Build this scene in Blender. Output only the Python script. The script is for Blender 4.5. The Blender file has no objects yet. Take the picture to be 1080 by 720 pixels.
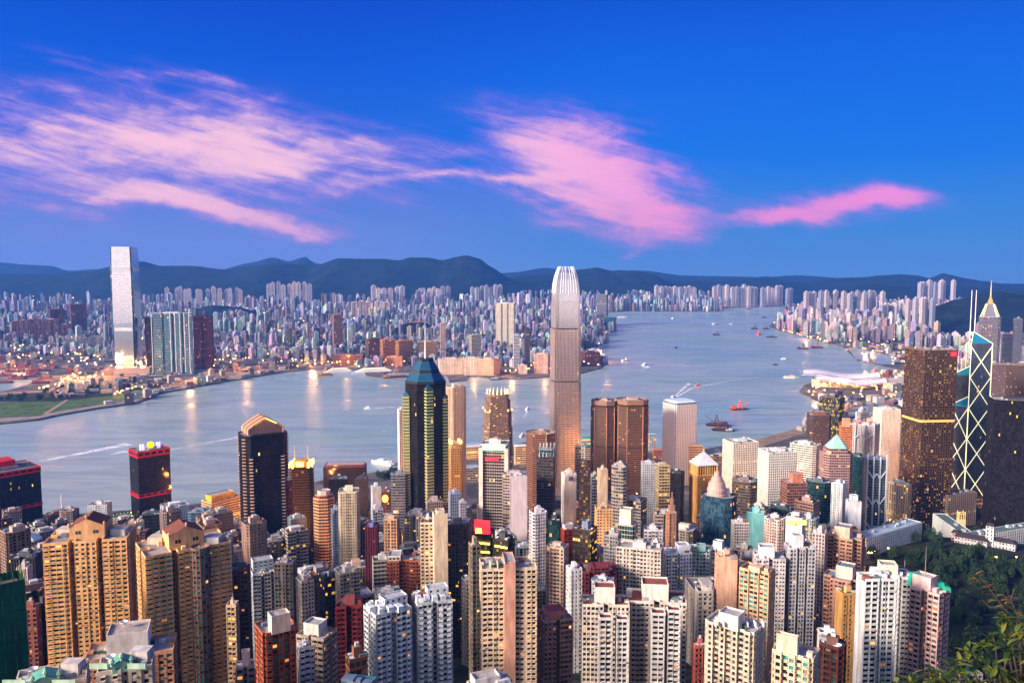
import bpy, bmesh, math, random
from mathutils import Vector, noise as mnoise
R = math.radians
S = bpy.context.scene
COL = S.collection
rnd = random.Random(7)

# ------------------------------------------------------------------ camera, world, sun, exposure
CAM_Z, FPX, PITCH = 400.0, 860.0, math.atan(75.0 / 860.0)
cam_d = bpy.data.cameras.new('camera')
cam = bpy.data.objects.new('camera', cam_d)
COL.objects.link(cam)
cam.location = (0, 0, CAM_Z)
cam.rotation_euler = (R(90) - PITCH, 0, 0)
cam_d.sensor_width = 36.0
cam_d.lens = FPX / 1080.0 * 36.0
cam_d.clip_start = 0.3
cam_d.clip_end = 60000
S.camera = cam
S.view_settings.view_transform = 'Standard'
S.view_settings.look = 'None'
S.view_settings.gamma = 1
S.view_settings.exposure = 0.94
S.view_settings.use_curve_mapping = False
S.render.engine = 'CYCLES'
cy = S.cycles
cy.use_denoising = True
try:
    cy.denoiser = 'OPENIMAGEDENOISE'
    cy.denoising_input_passes = 'RGB_ALBEDO_NORMAL'
    cy.denoising_prefilter = 'ACCURATE'
except Exception:
    pass
cy.max_bounces = 6
cy.diffuse_bounces = 2
cy.glossy_bounces = 3
cy.transmission_bounces = 2
cy.volume_bounces = 0
cy.sample_clamp_indirect = 4.0
cy.caustics_reflective = False
cy.caustics_refractive = False

SUN_EL, SUN_DIR = R(21), Vector((-0.86, -0.50, 0)).normalized()   # the glow of the west, behind the camera and to its left


def lin(r, g, b):
    f = lambda c: (c / 255 / 12.92) if c <= 10.3 else ((c / 255 + 0.055) / 1.055) ** 2.4
    return (f(r), f(g), f(b), 1.0)


class Nodes:
    """small helper to write node maths"""
    def __init__(s, tree):
        s.t = tree
        s.t.nodes.clear()

    def n(s, kind, **kw):
        x = s.t.nodes.new(kind)
        for k, v in kw.items():
            setattr(x, k, v)
        return x

    def put(s, sock, v):
        if v is None:
            return
        if hasattr(v, 'is_linked') or isinstance(v, bpy.types.NodeSocket):
            s.t.links.new(v, sock)
        else:
            sock.default_value = v

    def m(s, op, a, b=None, c=None, clamp=False):
        x = s.n('ShaderNodeMath', operation=op, use_clamp=clamp)
        for i, v in enumerate((a, b, c)):
            s.put(x.inputs[i], v)
        return x.outputs[0]

    def mr(s, v, a, b, c=0.0, d=1.0, smooth=True):
        x = s.n('ShaderNodeMapRange', interpolation_type='SMOOTHSTEP' if smooth else 'LINEAR')
        for i, q in enumerate((v, a, b, c, d)):
            s.put(x.inputs[i], q)
        return x.outputs[0]

    def mix(s, f, a, b, mode='MIX'):
        x = s.n('ShaderNodeMix', data_type='RGBA', blend_type=mode)
        s.put(x.inputs[0], f)
        s.put(x.inputs[6], a)
        s.put(x.inputs[7], b)
        return x.outputs[2]

    def noise(s, vec, scale, detail=4, rough=0.55, dist=0.0, dim='3D'):
        x = s.n('ShaderNodeTexNoise', noise_dimensions=dim)
        s.put(x.inputs['Vector'], vec)
        x.inputs['Scale'].default_value = scale
        x.inputs['Detail'].default_value = detail
        x.inputs['Roughness'].default_value = rough
        x.inputs['Distortion'].default_value = dist
        return x.outputs[0]

    def comb(s, a, b, c):
        x = s.n('ShaderNodeCombineXYZ')
        for i, v in enumerate((a, b, c)):
            s.put(x.inputs[i], v)
        return x.outputs[0]

    def sep(s, v):
        x = s.n('ShaderNodeSeparateXYZ')
        s.put(x.inputs[0], v)
        return x.outputs

    def ramp(s, f, stops):
        x = s.n('ShaderNodeValToRGB')
        s.put(x.inputs[0], f)
        e = x.color_ramp.elements
        while len(e) < len(stops):
            e.new(0.5)
        for i, (p, c) in enumerate(stops):
            e[i].position = p
            e[i].color = c
        return x.outputs[0]


def make_world():
    w = bpy.data.worlds.new('World')
    S.world = w
    w.use_nodes = True
    N = Nodes(w.node_tree)
    out = N.n('ShaderNodeOutputWorld')
    bg = N.n('ShaderNodeBackground')
    g = N.n('ShaderNodeTexCoord').outputs['Generated']
    x, y, z = N.sep(g)[0:3]
    # east: deep blue dusk sky; the west, behind the camera, still glows
    el = N.m('ARCSINE', z)
    eld = N.m('MULTIPLY', el, 180 / math.pi)
    f = N.mr(eld, 0.0, 45.0, 0, 1, smooth=False)
    left = N.ramp(f, [(0.0, lin(140, 156, 212)), (0.06, lin(112, 142, 220)), (0.16, lin(34, 112, 226)), (0.30, lin(4, 92, 222)), (0.40, lin(2, 74, 206)), (1.0, lin(6, 50, 150))])
    right = N.ramp(f, [(0.0, lin(104, 158, 212)), (0.06, lin(60, 142, 220)), (0.16, lin(4, 122, 236)), (0.30, lin(2, 104, 232)), (0.40, lin(2, 84, 216)), (1.0, lin(6, 50, 150))])
    east = N.mix(N.mr(x, -0.25, 0.15), left, right)
    west = N.ramp(f, [(0.0, (1.6, 1.0, .74, 1)), (0.2, (1.2, .92, .80, 1)), (0.5, (.70, .66, .70, 1)), (1.0, (.26, .33, .46, 1))])
    wd = N.m('ADD', N.m('MULTIPLY', x, -0.55), N.m('MULTIPLY', y, -0.83))
    base = N.mix(N.mr(wd, -0.25, 0.75), east, west)
    # clouds over the eastern sky, laid out by direction
    ys = N.m('MAXIMUM', y, 0.05)
    u = N.m('DIVIDE', x, ys)
    v = N.m('DIVIDE', z, ys)
    uv = N.comb(u, v, 0.0)
    wx = N.noise(uv, 5.0, 5, 0.55)
    wy = N.noise(N.comb(N.m('ADD', u, 7.3), v, 2.0), 5.0, 5, 0.55)
    u2 = N.m('ADD', u, N.m('MULTIPLY', N.m('SUBTRACT', wx, 0.5), 0.16))
    v2 = N.m('ADD', v, N.m('MULTIPLY', N.m('SUBTRACT', wy, 0.5), 0.085))

    def blob(px, py, rx, ry, rot, w):
        cx, cyy = (px - 540) / 860, (285 - py) / 860
        c, s_ = math.cos(R(rot)), math.sin(R(rot))
        du = N.m('SUBTRACT', u2, cx)
        dv = N.m('SUBTRACT', v2, cyy)
        a = N.m('DIVIDE', N.m('ADD', N.m('MULTIPLY', du, c), N.m('MULTIPLY', dv, s_)), rx / 860)
        b = N.m('DIVIDE', N.m('SUBTRACT', N.m('MULTIPLY', dv, c), N.m('MULTIPLY', du, s_)), ry / 860)
        d = N.m('ADD', N.m('MULTIPLY', a, a), N.m('MULTIPLY', b, b))
        e = N.m('POWER', 2.718, N.m('MULTIPLY', d, -1.0))
        return N.m('MULTIPLY', e, w)

    def total(bl):
        t = None
        for q in bl:
            e = blob(*q)
            t = e if t is None else N.m('ADD', t, e)
        return t
    big = total([(150, 140, 190, 36, -8, .85), (300, 160, 130, 36, -16, .9), (40, 175, 140, 42, 0, 0.7), (255, 220, 70, 13, -14, 1.25), (335, 240, 50, 9, -14, 0.9), (150, 92, 90, 9, -14, 0.55),
                 (410, 160, 70, 20, -12, 0.4), (150, 208, 90, 13, 4, 0.75), (240, 88, 30, 10, -25, 0.5),
                 (575, 138, 78, 30, -8, 1.3), (625, 186, 92, 34, -6, 1.3), (670, 222, 70, 26, -10, 1.2), (705, 246, 48, 16, 0, 1.0), (560, 180, 60, 5, 6, 0.7), (480, 187, 70, 4.5, 8, 0.7), (730, 188, 60, 10, -14, 0.4),
                 (872, 212, 66, 15, 4, 1.4), (930, 204, 56, 14, -6, 1.25), (805, 223, 48, 8, 5, .8), (660, 267, 12, 5, 0, 0.55), (1025, 202, 10, 3, -10, 0.4), (935, 163, 22, 3, 0, 0.3)])
    # streaks: noise drawn out along the wind
    ur = N.m('ADD', N.m('MULTIPLY', u, 0.97), N.m('MULTIPLY', v, -0.24))
    vr = N.m('ADD', N.m('MULTIPLY', v, 0.97), N.m('MULTIPLY', u, 0.24))
    st = N.noise(N.comb(N.m('MULTIPLY', ur, 4.0), N.m('MULTIPLY', vr, 20.0), 1.0), 1.0, 9, 0.60, 0.7)
    st2 = N.noise(N.comb(N.m('MULTIPLY', u2, 9.0), N.m('MULTIPLY', v2, 30.0), 4.0), 1.0, 6, 0.6, 0.4)
    sm = N.m('ADD', N.m('MULTIPLY', st, 0.6), N.m('MULTIPLY', st2, 0.4))
    wide = total([(190, 150, 270, 66, -8, .42), (60, 190, 190, 62, 0, .34), (630, 185, 140, 70, -12, .46), (880, 218, 120, 32, 4, .34), (300, 215, 160, 42, -10, .30), (220, 85, 70, 16, -14, .35), (90, 80, 60, 12, -10, .28)])
    fil = N.noise(N.comb(N.m('MULTIPLY', ur, 9.0), N.m('MULTIPLY', vr, 70.0), 2.0), 1.0, 8, 0.62, 0.6)
    sm = N.m('ADD', N.m('MULTIPLY', sm, 0.72), N.m('MULTIPLY', fil, 0.28))
    body = N.m('ADD', N.m('MULTIPLY', big, 0.85), N.m('MULTIPLY', wide, 0.75))
    edge = N.mr(body, 0.02, 0.45)
    dens = N.m('ADD', body, N.m('MULTIPLY', edge, N.m('MULTIPLY', N.m('SUBTRACT', sm, 0.525), 5.0)))
    d1 = N.m('MULTIPLY', N.mr(dens, 0.0, 1.75), edge)
    d2 = N.mr(dens, 0.35, 1.45)
    tint = N.mr(u, -0.15, 0.35)
    lilac = N.mix(tint, lin(168, 122, 224), lin(158, 108, 230))
    pink = N.mix(tint, lin(255, 200, 214), lin(248, 142, 214))
    ccol = N.mix(d2, lilac, pink)
    # the lower ones redden
    low = N.mr(v, 0.03, 0.12, 1, 0)
    ccol = N.mix(N.m('MULTIPLY', low, 0.45), ccol, lin(246, 146, 190))
    ccol = N.mix(1.0, ccol, (1.15, 1.15, 1.15, 1), 'MULTIPLY')
    cov = N.m('MULTIPLY', N.m('MULTIPLY', d1, 0.92), N.mr(y, 0.1, 0.4))
    veil = N.m('MULTIPLY', N.m('MULTIPLY', N.mr(v, 0.26, 0.05), N.mr(N.noise(N.comb(N.m('MULTIPLY', u, 2.0), N.m('MULTIPLY', v, 9.0), 9.0), 1.0, 4), 0.4, 0.75)), N.mr(u, 0.45, -0.1, 0, 0.30))
    sky = N.mix(veil, base, lin(120, 125, 214))
    sky = N.mix(cov, sky, ccol)
    ns = N.n('ShaderNodeTexSky', sky_type='NISHITA', sun_disc=False)
    ns.sun_elevation = R(4)
    ns.sun_rotation = math.atan2(SUN_DIR.x, SUN_DIR.y)
    sky = N.mix(1.0, sky, N.mix(N.mr(wd, -0.25, 0.75), (.50, .49, .505, 1), (1, 1, 1, 1)), 'MULTIPLY')
    add = N.mix(0.002, sky, ns.outputs[0], 'ADD')
    N.put(bg.inputs[0], add)
    bg.inputs[1].default_value = 1.0
    N.t.links.new(bg.outputs[0], out.inputs[0])


make_world()
sun_d = bpy.data.lights.new('sun', 'SUN')
sun = bpy.data.objects.new('sun', sun_d)
COL.objects.link(sun)
sun_d.energy = 5.0
sun_d.angle = R(16)
sun_d.color = (1.0, 0.82, 0.68)
sv = SUN_DIR * math.cos(SUN_EL) + Vector((0, 0, math.sin(SUN_EL)))
sun.rotation_euler = sv.to_track_quat('Z', 'Y').to_euler()
sun.location = sv * 3000


# ------------------------------------------------------------------ placing by sight line
CP, SP = math.cos(PITCH), math.sin(PITCH)


def ray(px, py):
    rx, ry = (px - 540) / FPX, -(py - 360) / FPX
    return Vector((rx, CP + ry * SP, -SP + ry * CP))


def at(px, py, D):
    d = ray(px, py)
    t = D / d.y
    return Vector((d.x * t, D, CAM_Z + d.z * t))


def on(px, py, z=0.0):
    d = ray(px, py)
    t = (z - CAM_Z) / d.z
    return Vector((d.x * t, d.y * t, z))


def proj(x, y, z):
    dz = z - CAM_Z
    fw = y * CP - dz * SP
    up = y * SP + dz * CP
    return 540 + FPX * x / fw, 360 - FPX * up / fw


PROFILE = [(-400, 330), (-60, 385), (0, 397.3), (6, 393), (30, 368), (100, 318), (200, 258), (300, 206), (400, 165), (500, 131), (600, 104), (700, 82), (800, 62), (900, 45), (1000, 30), (1100, 17), (1200, 8), (1290, 4.4), (1e5, 4.4)]


def ground(x, y):
    for (a, za), (b, zb) in zip(PROFILE, PROFILE[1:]):
        if y <= b:
            t = max(0, (y - a) / (b - a))
            z = za + (zb - za) * t
            break
    # the peak is a spur: it drops away to both sides
    k = max(0.0, 1 - max(0, y) / 700.0)
    z -= k * 200 * (1 - math.exp(-(x / 520.0) ** 2)) if y < 700 else 0
    if y > 400:
        z += 40 * math.exp(-((x - 520) / 250.0) ** 2 - ((y - 950) / 150.0) ** 2)      # the wooded government hill
    return max(z, 4.4)


def inside(x, y, poly):
    c = False
    j = len(poly) - 1
    for i in range(len(poly)):
        xi, yi = poly[i][0], poly[i][1]
        xj, yj = poly[j][0], poly[j][1]
        if (yi > y) != (yj > y) and x < (xj - xi) * (y - yi) / (yj - yi) + xi:
            c = not c
        j = i
    return c


# ------------------------------------------------------------------ mesh collecting
class MB:
    def __init__(s):
        s.v, s.f, s.uv, s.mi, s.col = [], [], [], [], []

    def face(s, pts, uv=None, m=0, col=None):
        i = len(s.v)
        s.v.extend(pts)
        s.f.append(tuple(range(i, i + len(pts))))
        s.uv.append(uv)
        s.mi.append(m)
        s.col.append(col)

    def box(s, x0, x1, y0, y1, z0, z1, m=0, bottom=False, col=None, uvs=None):
        p = [(x0, y0), (x1, y0), (x1, y1), (x0, y1)]
        s.prism(p, z0, z1, m, bottom, col, uvs)

    def prism(s, p, z0, z1, m=0, bottom=False, col=None, uvs=None, top=True, roofm=None, top_poly=None):
        n = len(p)
        q = top_poly or p
        i0 = len(s.v)
        s.v.extend([(a[0], a[1], z0) for a in p])
        s.v.extend([(a[0], a[1], z1) for a in q])
        for i in range(n):
            j = (i + 1) % n
            s.f.append((i0 + i, i0 + j, i0 + n + j, i0 + n + i))
            if uvs:
                L = math.hypot(p[j][0] - p[i][0], p[j][1] - p[i][1])
                nu, nv = max(1, round(L / uvs[0])), max(1, round((z1 - z0) / uvs[1]))
                o = (len(s.f) * 7) % 900
                s.uv.append([(o, o), (o + nu, o), (o + nu, o + nv), (o, o + nv)])
            else:
                s.uv.append(None)
            s.mi.append(m)
            s.col.append(col)
        if top:
            s.f.append(tuple(range(i0 + n, i0 + 2 * n)))
            s.uv.append(None)
            s.mi.append(m if roofm is None else roofm)
            s.col.append(col)
        if bottom:
            s.f.append(tuple(range(i0 + n - 1, i0 - 1, -1)))
            s.uv.append(None)
            s.mi.append(m)
            s.col.append(col)

    def tube(s, pts, r, n=6, m=0, r1=None, cap=True):
        """a tapering round bar along points"""
        rings = []
        K = len(pts)
        for k, p in enumerate(pts):
            p = Vector(p)
            d = (Vector(pts[min(k + 1, K - 1)]) - Vector(pts[max(k - 1, 0)])).normalized()
            a = d.orthogonal().normalized()
            b = d.cross(a)
            rr = r + ((r1 if r1 is not None else r) - r) * k / max(1, K - 1)
            i0 = len(s.v)
            for q in range(n):
                t = 2 * math.pi * q / n
                s.v.append(tuple(p + (a * math.cos(t) + b * math.sin(t)) * rr))
            rings.append(i0)
        for a0, b0 in zip(rings, rings[1:]):
            for q in range(n):
                s.f.append((a0 + q, a0 + (q + 1) % n, b0 + (q + 1) % n, b0 + q))
                s.uv.append(None); s.mi.append(m); s.col.append(None)
        if cap:
            for i0, rev in ((rings[0], True), (rings[-1], False)):
                q = list(range(i0, i0 + n))
                s.f.append(tuple(reversed(q)) if rev else tuple(q))
                s.uv.append(None); s.mi.append(m); s.col.append(None)

    def lathe(s, prof, cx=0, cy_=0, n=16, m=0):
        rings = []
        for (r, z) in prof:
            i0 = len(s.v)
            for q in range(n):
                t = 2 * math.pi * q / n
                s.v.append((cx + r * math.cos(t), cy_ + r * math.sin(t), z))
            rings.append(i0)
        for a0, b0 in zip(rings, rings[1:]):
            for q in range(n):
                s.f.append((a0 + q, a0 + (q + 1) % n, b0 + (q + 1) % n, b0 + q))
                s.uv.append(None); s.mi.append(m); s.col.append(None)
        s.f.append(tuple(range(rings[-1], rings[-1] + n)))
        s.uv.append(None); s.mi.append(m); s.col.append(None)

    def build(s, name, mats, parent=None, color=None, smooth=False, loc=None):
        me = bpy.data.meshes.new(name)
        me.from_pydata([tuple(q) for q in s.v], [], s.f)
        for mt in (mats if isinstance(mats, (list, tuple)) else [mats]):
            me.materials.append(mt)
        if any(s.mi):
            me.polygons.foreach_set('material_index', s.mi)
        if any(q is not None for q in s.uv):
            ul = me.uv_layers.new(name='UVMap')
            flat = []
            for fc, q in zip(s.f, s.uv):
                if q is None:
                    flat.extend([0.0, 0.0] * len(fc))
                else:
                    for a in q:
                        flat.extend((a[0], a[1]))
            ul.data.foreach_set('uv', flat)
        if any(q is not None for q in s.col) or getattr(mats, 'name', '') in ('painted_render', 'facade_cladding', 'facade_metal'):
            ca = me.color_attributes.new('paint', 'FLOAT_COLOR', 'CORNER')
            flat = []
            for fc, q in zip(s.f, s.col):
                q = q or (1, 1, 1, 1)
                flat.extend(list(q) * len(fc))
            ca.data.foreach_set('color', flat)
        if smooth:
            me.polygons.foreach_set('use_smooth', [True] * len(s.f))
        me.update()
        o = bpy.data.objects.new(name, me)
        COL.objects.link(o)
        if parent is not None:
            o.parent = parent
        if color is not None:
            o.color = color
        if loc is not None:
            o.location = loc
        return o


def tag(o, label=None, cat=None, group=None, kind=None):
    if label:
        o['label'] = label
    if cat:
        o['category'] = cat
    if group:
        o['group'] = group
    if kind:
        o['kind'] = kind
    return o


def empty(name, loc, rz=0.0, label=None, cat=None, group=None):
    o = bpy.data.objects.new(name, None)
    COL.objects.link(o)
    o.location = loc
    o.rotation_euler = (0, 0, rz)
    o.empty_display_size = 1
    return tag(o, label, cat, group)


def copy_thing(o, loc, rz=0.0, sc=1.0, label=None):
    r = o.copy()
    COL.objects.link(r)
    r.location = loc
    r.rotation_euler = (0, 0, rz)
    r.scale = (sc, sc, sc) if not isinstance(sc, (tuple, list)) else sc
    if label:
        r['label'] = label
    for ch in o.children:
        c = ch.copy()
        COL.objects.link(c)
        c.parent = r
        for g in ch.children:
            d = g.copy()
            COL.objects.link(d)
            d.parent = c
    return r


# ------------------------------------------------------------------ materials
MATS = {}


def material(name):
    m = bpy.data.materials.new(name)
    m.use_nodes = True
    N = Nodes(m.node_tree)
    out = N.n('ShaderNodeOutputMaterial')
    b = N.n('ShaderNodeBsdfPrincipled')
    N.t.links.new(b.outputs[0], out.inputs[0])
    return m, N, b


def paint(name, color=None, rough=0.8, metal=0.0, var=0.25, scale=0.12, emit=None, spec=0.3, bump=0.0):
    """plain weathered surface; colour from the object unless given"""
    if name in MATS:
        return MATS[name]
    m, N, b = material(name)
    pos = N.n('ShaderNodeTexCoord').outputs['Object']
    if color is None:
        base = N.n('ShaderNodeObjectInfo').outputs['Color']
    else:
        base = color
    x, y, z = N.sep(pos)[0:3]
    n1 = N.noise(N.comb(N.m('MULTIPLY', x, 1.0), y, N.m('MULTIPLY', z, 0.22)), scale * 3, 4, 0.6)
    n2 = N.noise(pos, scale * 0.35, 3, 0.5)
    k = N.m('ADD', N.m('MULTIPLY', n1, 0.6), N.m('MULTIPLY', n2, 0.4))
    k = N.mr(k, 0.32, 0.68, 1 - var, 1 + var * 0.5)
    col = N.mix(1.0, base, N.comb(k, k, k), 'MULTIPLY')
    N.put(b.inputs['Base Color'], col)
    b.inputs['Roughness'].default_value = rough
    b.inputs['Metallic'].default_value = metal
    b.inputs['Specular IOR Level'].default_value = spec
    if emit:
        b.inputs['Emission Color'].default_value = (*emit[0][:3], 1)
        b.inputs['Emission Strength'].default_value = emit[1]
    MATS[name] = m
    return m


def glass(name, dark=(0.012, 0.014, 0.017, 1), alt=(0.03, 0.07, 0.07, 1), alt_p=0.25, curtain=(0.22, 0.18, 0.15, 1), curt_p=0.16, lit_p=0.05, lit=(1.0, 0.42, 0.10, 1), lit_e=1.3,
          floor_p=0.0, metal=0.0, rough=0.12, spec=.4, dots=0.0, dot_r=0.22, dot_e=4.0, mull=0.0, mull_c=(0.3, 0.3, 0.3, 1)):
    """one pane per unit of UV; every pane gets its own look"""
    if name in MATS:
        return MATS[name]
    m, N, b = material(name)
    uv = N.n('ShaderNodeUVMap').outputs[0]
    rndo = N.n('ShaderNodeObjectInfo').outputs['Random']
    u, v = N.sep(uv)[0:2]
    fu, fv = N.m('FLOOR', u), N.m('FLOOR', v)

    def wn(a, b_, k):
        x = N.n('ShaderNodeTexWhiteNoise', noise_dimensions='4D')
        N.put(x.inputs['Vector'], N.comb(a, b_, k))
        N.put(x.inputs['W'], rndo)
        return x.outputs[0]
    r1, r2, r3 = wn(fu, fv, 1.0), wn(fu, fv, 2.0), wn(fu, fv, 3.0)
    col = N.mix(N.m('LESS_THAN', r1, alt_p), dark, alt)
    col = N.mix(N.m('MULTIPLY', N.m('LESS_THAN', r2, curt_p), N.m('ADD', 0.3, N.m('MULTIPLY', r3, 0.7))), col, curtain)
    litm = N.m('LESS_THAN', r3, lit_p)
    if floor_p > 0:
        rf = wn(7.0, fv, 5.0)
        fl = N.m('MULTIPLY', N.m('LESS_THAN', rf, floor_p), N.m('LESS_THAN', r2, 0.7))
        litm = N.m('MAXIMUM', litm, fl)
    em = N.m('MULTIPLY', litm, N.m('MULTIPLY', N.m('ADD', 0.18, N.m('MULTIPLY', r1, r1)), lit_e))
    fru, frv = N.m('FRACT', u), N.m('FRACT', v)
    ru = N.m('SUBTRACT', fru, 0.5)
    rv = N.m('SUBTRACT', frv, 0.5)
    if dots > 0:
        d = N.m('SQRT', N.m('ADD', N.m('MULTIPLY', ru, ru), N.m('MULTIPLY', rv, rv)))
        dm = N.m('MULTIPLY', N.m('LESS_THAN', d, dot_r), N.m('LESS_THAN', r2, dots))
        em = N.m('ADD', N.m('MULTIPLY', em, 0.4), N.m('MULTIPLY', N.m('MULTIPLY', dm, N.m('ADD', r1, 0.3)), dot_e))
    if mull > 0:
        mm = N.m('MAXIMUM', N.m('GREATER_THAN', N.m('ABSOLUTE', ru), 0.5 - mull), N.m('GREATER_THAN', N.m('ABSOLUTE', rv), 0.5 - mull * 1.3))
        col = N.mix(mm, col, mull_c)
        em = N.m('MULTIPLY', em, N.m('SUBTRACT', 1.0, mm))
    N.put(b.inputs['Base Color'], col)
    b.inputs['Roughness'].default_value = rough
    b.inputs['Specular IOR Level'].default_value = spec
    b.inputs['Metallic'].default_value = metal
    b.inputs['Emission Color'].default_value = lit
    N.put(b.inputs['Emission Strength'], em)
    # panes are never quite flat
    bp = N.n('ShaderNodeBump')
    bp.inputs['Strength'].default_value = 0.10
    bp.inputs['Distance'].default_value = 0.4
    N.put(bp.inputs['Height'], r1)
    MATS[name] = m
    return m


def far_facade():
    m, N, b = material('far_facade')
    uv = N.n('ShaderNodeUVMap').outputs[0]
    att = N.n('ShaderNodeAttribute', attribute_name='paint').outputs['Color']
    u, v = N.sep(uv)[0:2]
    fu, fv = N.m('FLOOR', u), N.m('FLOOR', v)
    x = N.n('ShaderNodeTexWhiteNoise', noise_dimensions='3D')
    N.put(x.inputs['Vector'], N.comb(fu, fv, 1.0))
    r1 = x.outputs[0]
    ru = N.m('ABSOLUTE', N.m('SUBTRACT', N.m('FRACT', u), 0.5))
    rv = N.m('ABSOLUTE', N.m('SUBTRACT', N.m('FRACT', v), 0.5))
    win = N.m('MULTIPLY', N.m('LESS_THAN', ru, 0.34), N.m('LESS_THAN', rv, 0.26))
    win = N.m('MULTIPLY', win, N.m('GREATER_THAN', N.m('ADD', u, v), 0.001))
    col = N.mix(N.m('MULTIPLY', win, 0.8), att, (0.04, 0.05, 0.07, 1))
    N.put(b.inputs['Base Color'], col)
    N.put(b.inputs['Roughness'], N.mr(win, 0, 1, 0.8, 0.25))
    b.inputs['Emission Color'].default_value = (1.0, 0.48, 0.14, 1)
    N.put(b.inputs['Emission Strength'], N.m('MULTIPLY', N.m('MULTIPLY', win, N.m('LESS_THAN', r1, 0.02)), 2.0))
    MATS['far_facade'] = m
    return m


def toned(name, rough, var, metal=0.0):
    m = paint(name, None, rough, metal=metal, var=var)
    N = Nodes.__new__(Nodes)
    N.t = m.node_tree
    b = [q for q in m.node_tree.nodes if q.type == 'BSDF_PRINCIPLED'][0]
    src = b.inputs['Base Color'].links[0].from_socket
    att = N.n('ShaderNodeAttribute', attribute_name='paint').outputs['Color']
    # rain streaks under the sills, patches of newer paint
    pos = N.n('ShaderNodeTexCoord').outputs['Object']
    x, y, z = N.sep(pos)[0:3]
    st = N.noise(N.comb(N.m('MULTIPLY', x, .9), N.m('MULTIPLY', y, .9), N.m('MULTIPLY', z, .035)), 1.0, 5, .7)
    k = N.mr(st, .42, .70, 1.0, .80)
    col = N.mix(1.0, N.mix(1.0, src, att, 'MULTIPLY'), N.comb(k, N.m('MULTIPLY', k, .985), N.m('MULTIPLY', k, .96)), 'MULTIPLY')
    N.put(b.inputs['Base Color'], col)
    return m


TONED = toned('painted_render', .85, .36)
TONEDP = toned('facade_cladding', .5, .14)
TONEDS = toned('facade_metal', .32, .08, .75)
WALL = paint('weathered_wall', None, 0.85, var=0.38)
PLAIN = paint('smooth_cladding', None, 0.5, var=0.16)
SHEEN = paint('metal_cladding', None, 0.32, metal=0.75, var=0.08)
ROOF = paint('roof_screed', None, 0.9, var=0.45, scale=0.25)
FAR = far_facade()
G_RES = glass('flat_windows', spec=.3, lit_p=0.032, lit_e=1.0, lit=(1.0, .40, .10, 1))
G_TEAL = glass('teal_flat_windows', alt=(0.03, 0.26, 0.24, 1), alt_p=0.5, lit_p=0.016)
G_OFF = glass('office_windows', spec=.25, dark=(0.018, 0.022, 0.028, 1), alt=(0.04, 0.05, 0.06, 1), alt_p=0.4, curt_p=0.08, lit_p=0.012, lit=(1.0, 0.62, 0.16, 1), lit_e=1.0, floor_p=0.02, rough=0.08)
G_LITOFF = glass('busy_office_windows', dark=(0.03, 0.03, 0.03, 1), alt=(0.06, 0.06, 0.05, 1), lit_p=0.07, lit=(1.0, 0.50, 0.08, 1), lit_e=1.2, floor_p=0.07, rough=0.1)
G_BLUE = glass('blue_curtain_wall', dark=(0.03, 0.07, 0.12, 1), alt=(0.06, 0.16, 0.24, 1), alt_p=0.5, curt_p=0.04, lit_p=0.02, metal=0.45, rough=0.08)
G_DARK = glass('black_curtain_wall', spec=.16, dark=(0.012, 0.010, 0.010, 1), alt=(0.024, 0.020, 0.020, 1), alt_p=0.4, curt_p=0.0, lit_p=0.006, lit=(1, 0.6, 0.1, 1), rough=0.07, mull=0.04, mull_c=(0.03, 0.03, 0.03, 1))
G_GREEN = glass('green_curtain_wall', dark=(0.008, 0.035, 0.035, 1), alt=(0.015, 0.07, 0.07, 1), alt_p=0.4, curt_p=0.02, lit_p=0.015, rough=0.07, metal=0.2)
G_BRONZE = glass('bronze_windows', dark=(0.035, 0.020, 0.014, 1), alt=(0.07, 0.038, 0.024, 1), alt_p=0.45, curt_p=0.0, lit_p=0.015, lit=(1, 0.42, 0.08, 1), rough=0.18, metal=0.3)
G_MIRROR = glass('mirror_curtain_wall', dark=(0.50, 0.60, 0.70, 1), alt=(0.58, 0.68, 0.77, 1), alt_p=0.5, curt_p=0.0, lit_p=0.0, rough=0.16, metal=0.9, mull=0.05, mull_c=(0.30, 0.36, 0.42, 1))
G_SILVER = glass('silver_curtain_wall', dark=(0.52, 0.46, 0.46, 1), alt=(0.62, 0.54, 0.52, 1), alt_p=0.5, curt_p=0.0, lit_p=0.006, lit=(1, 0.5, 0.12, 1), lit_e=0.8, rough=0.18, metal=0.75)
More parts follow.
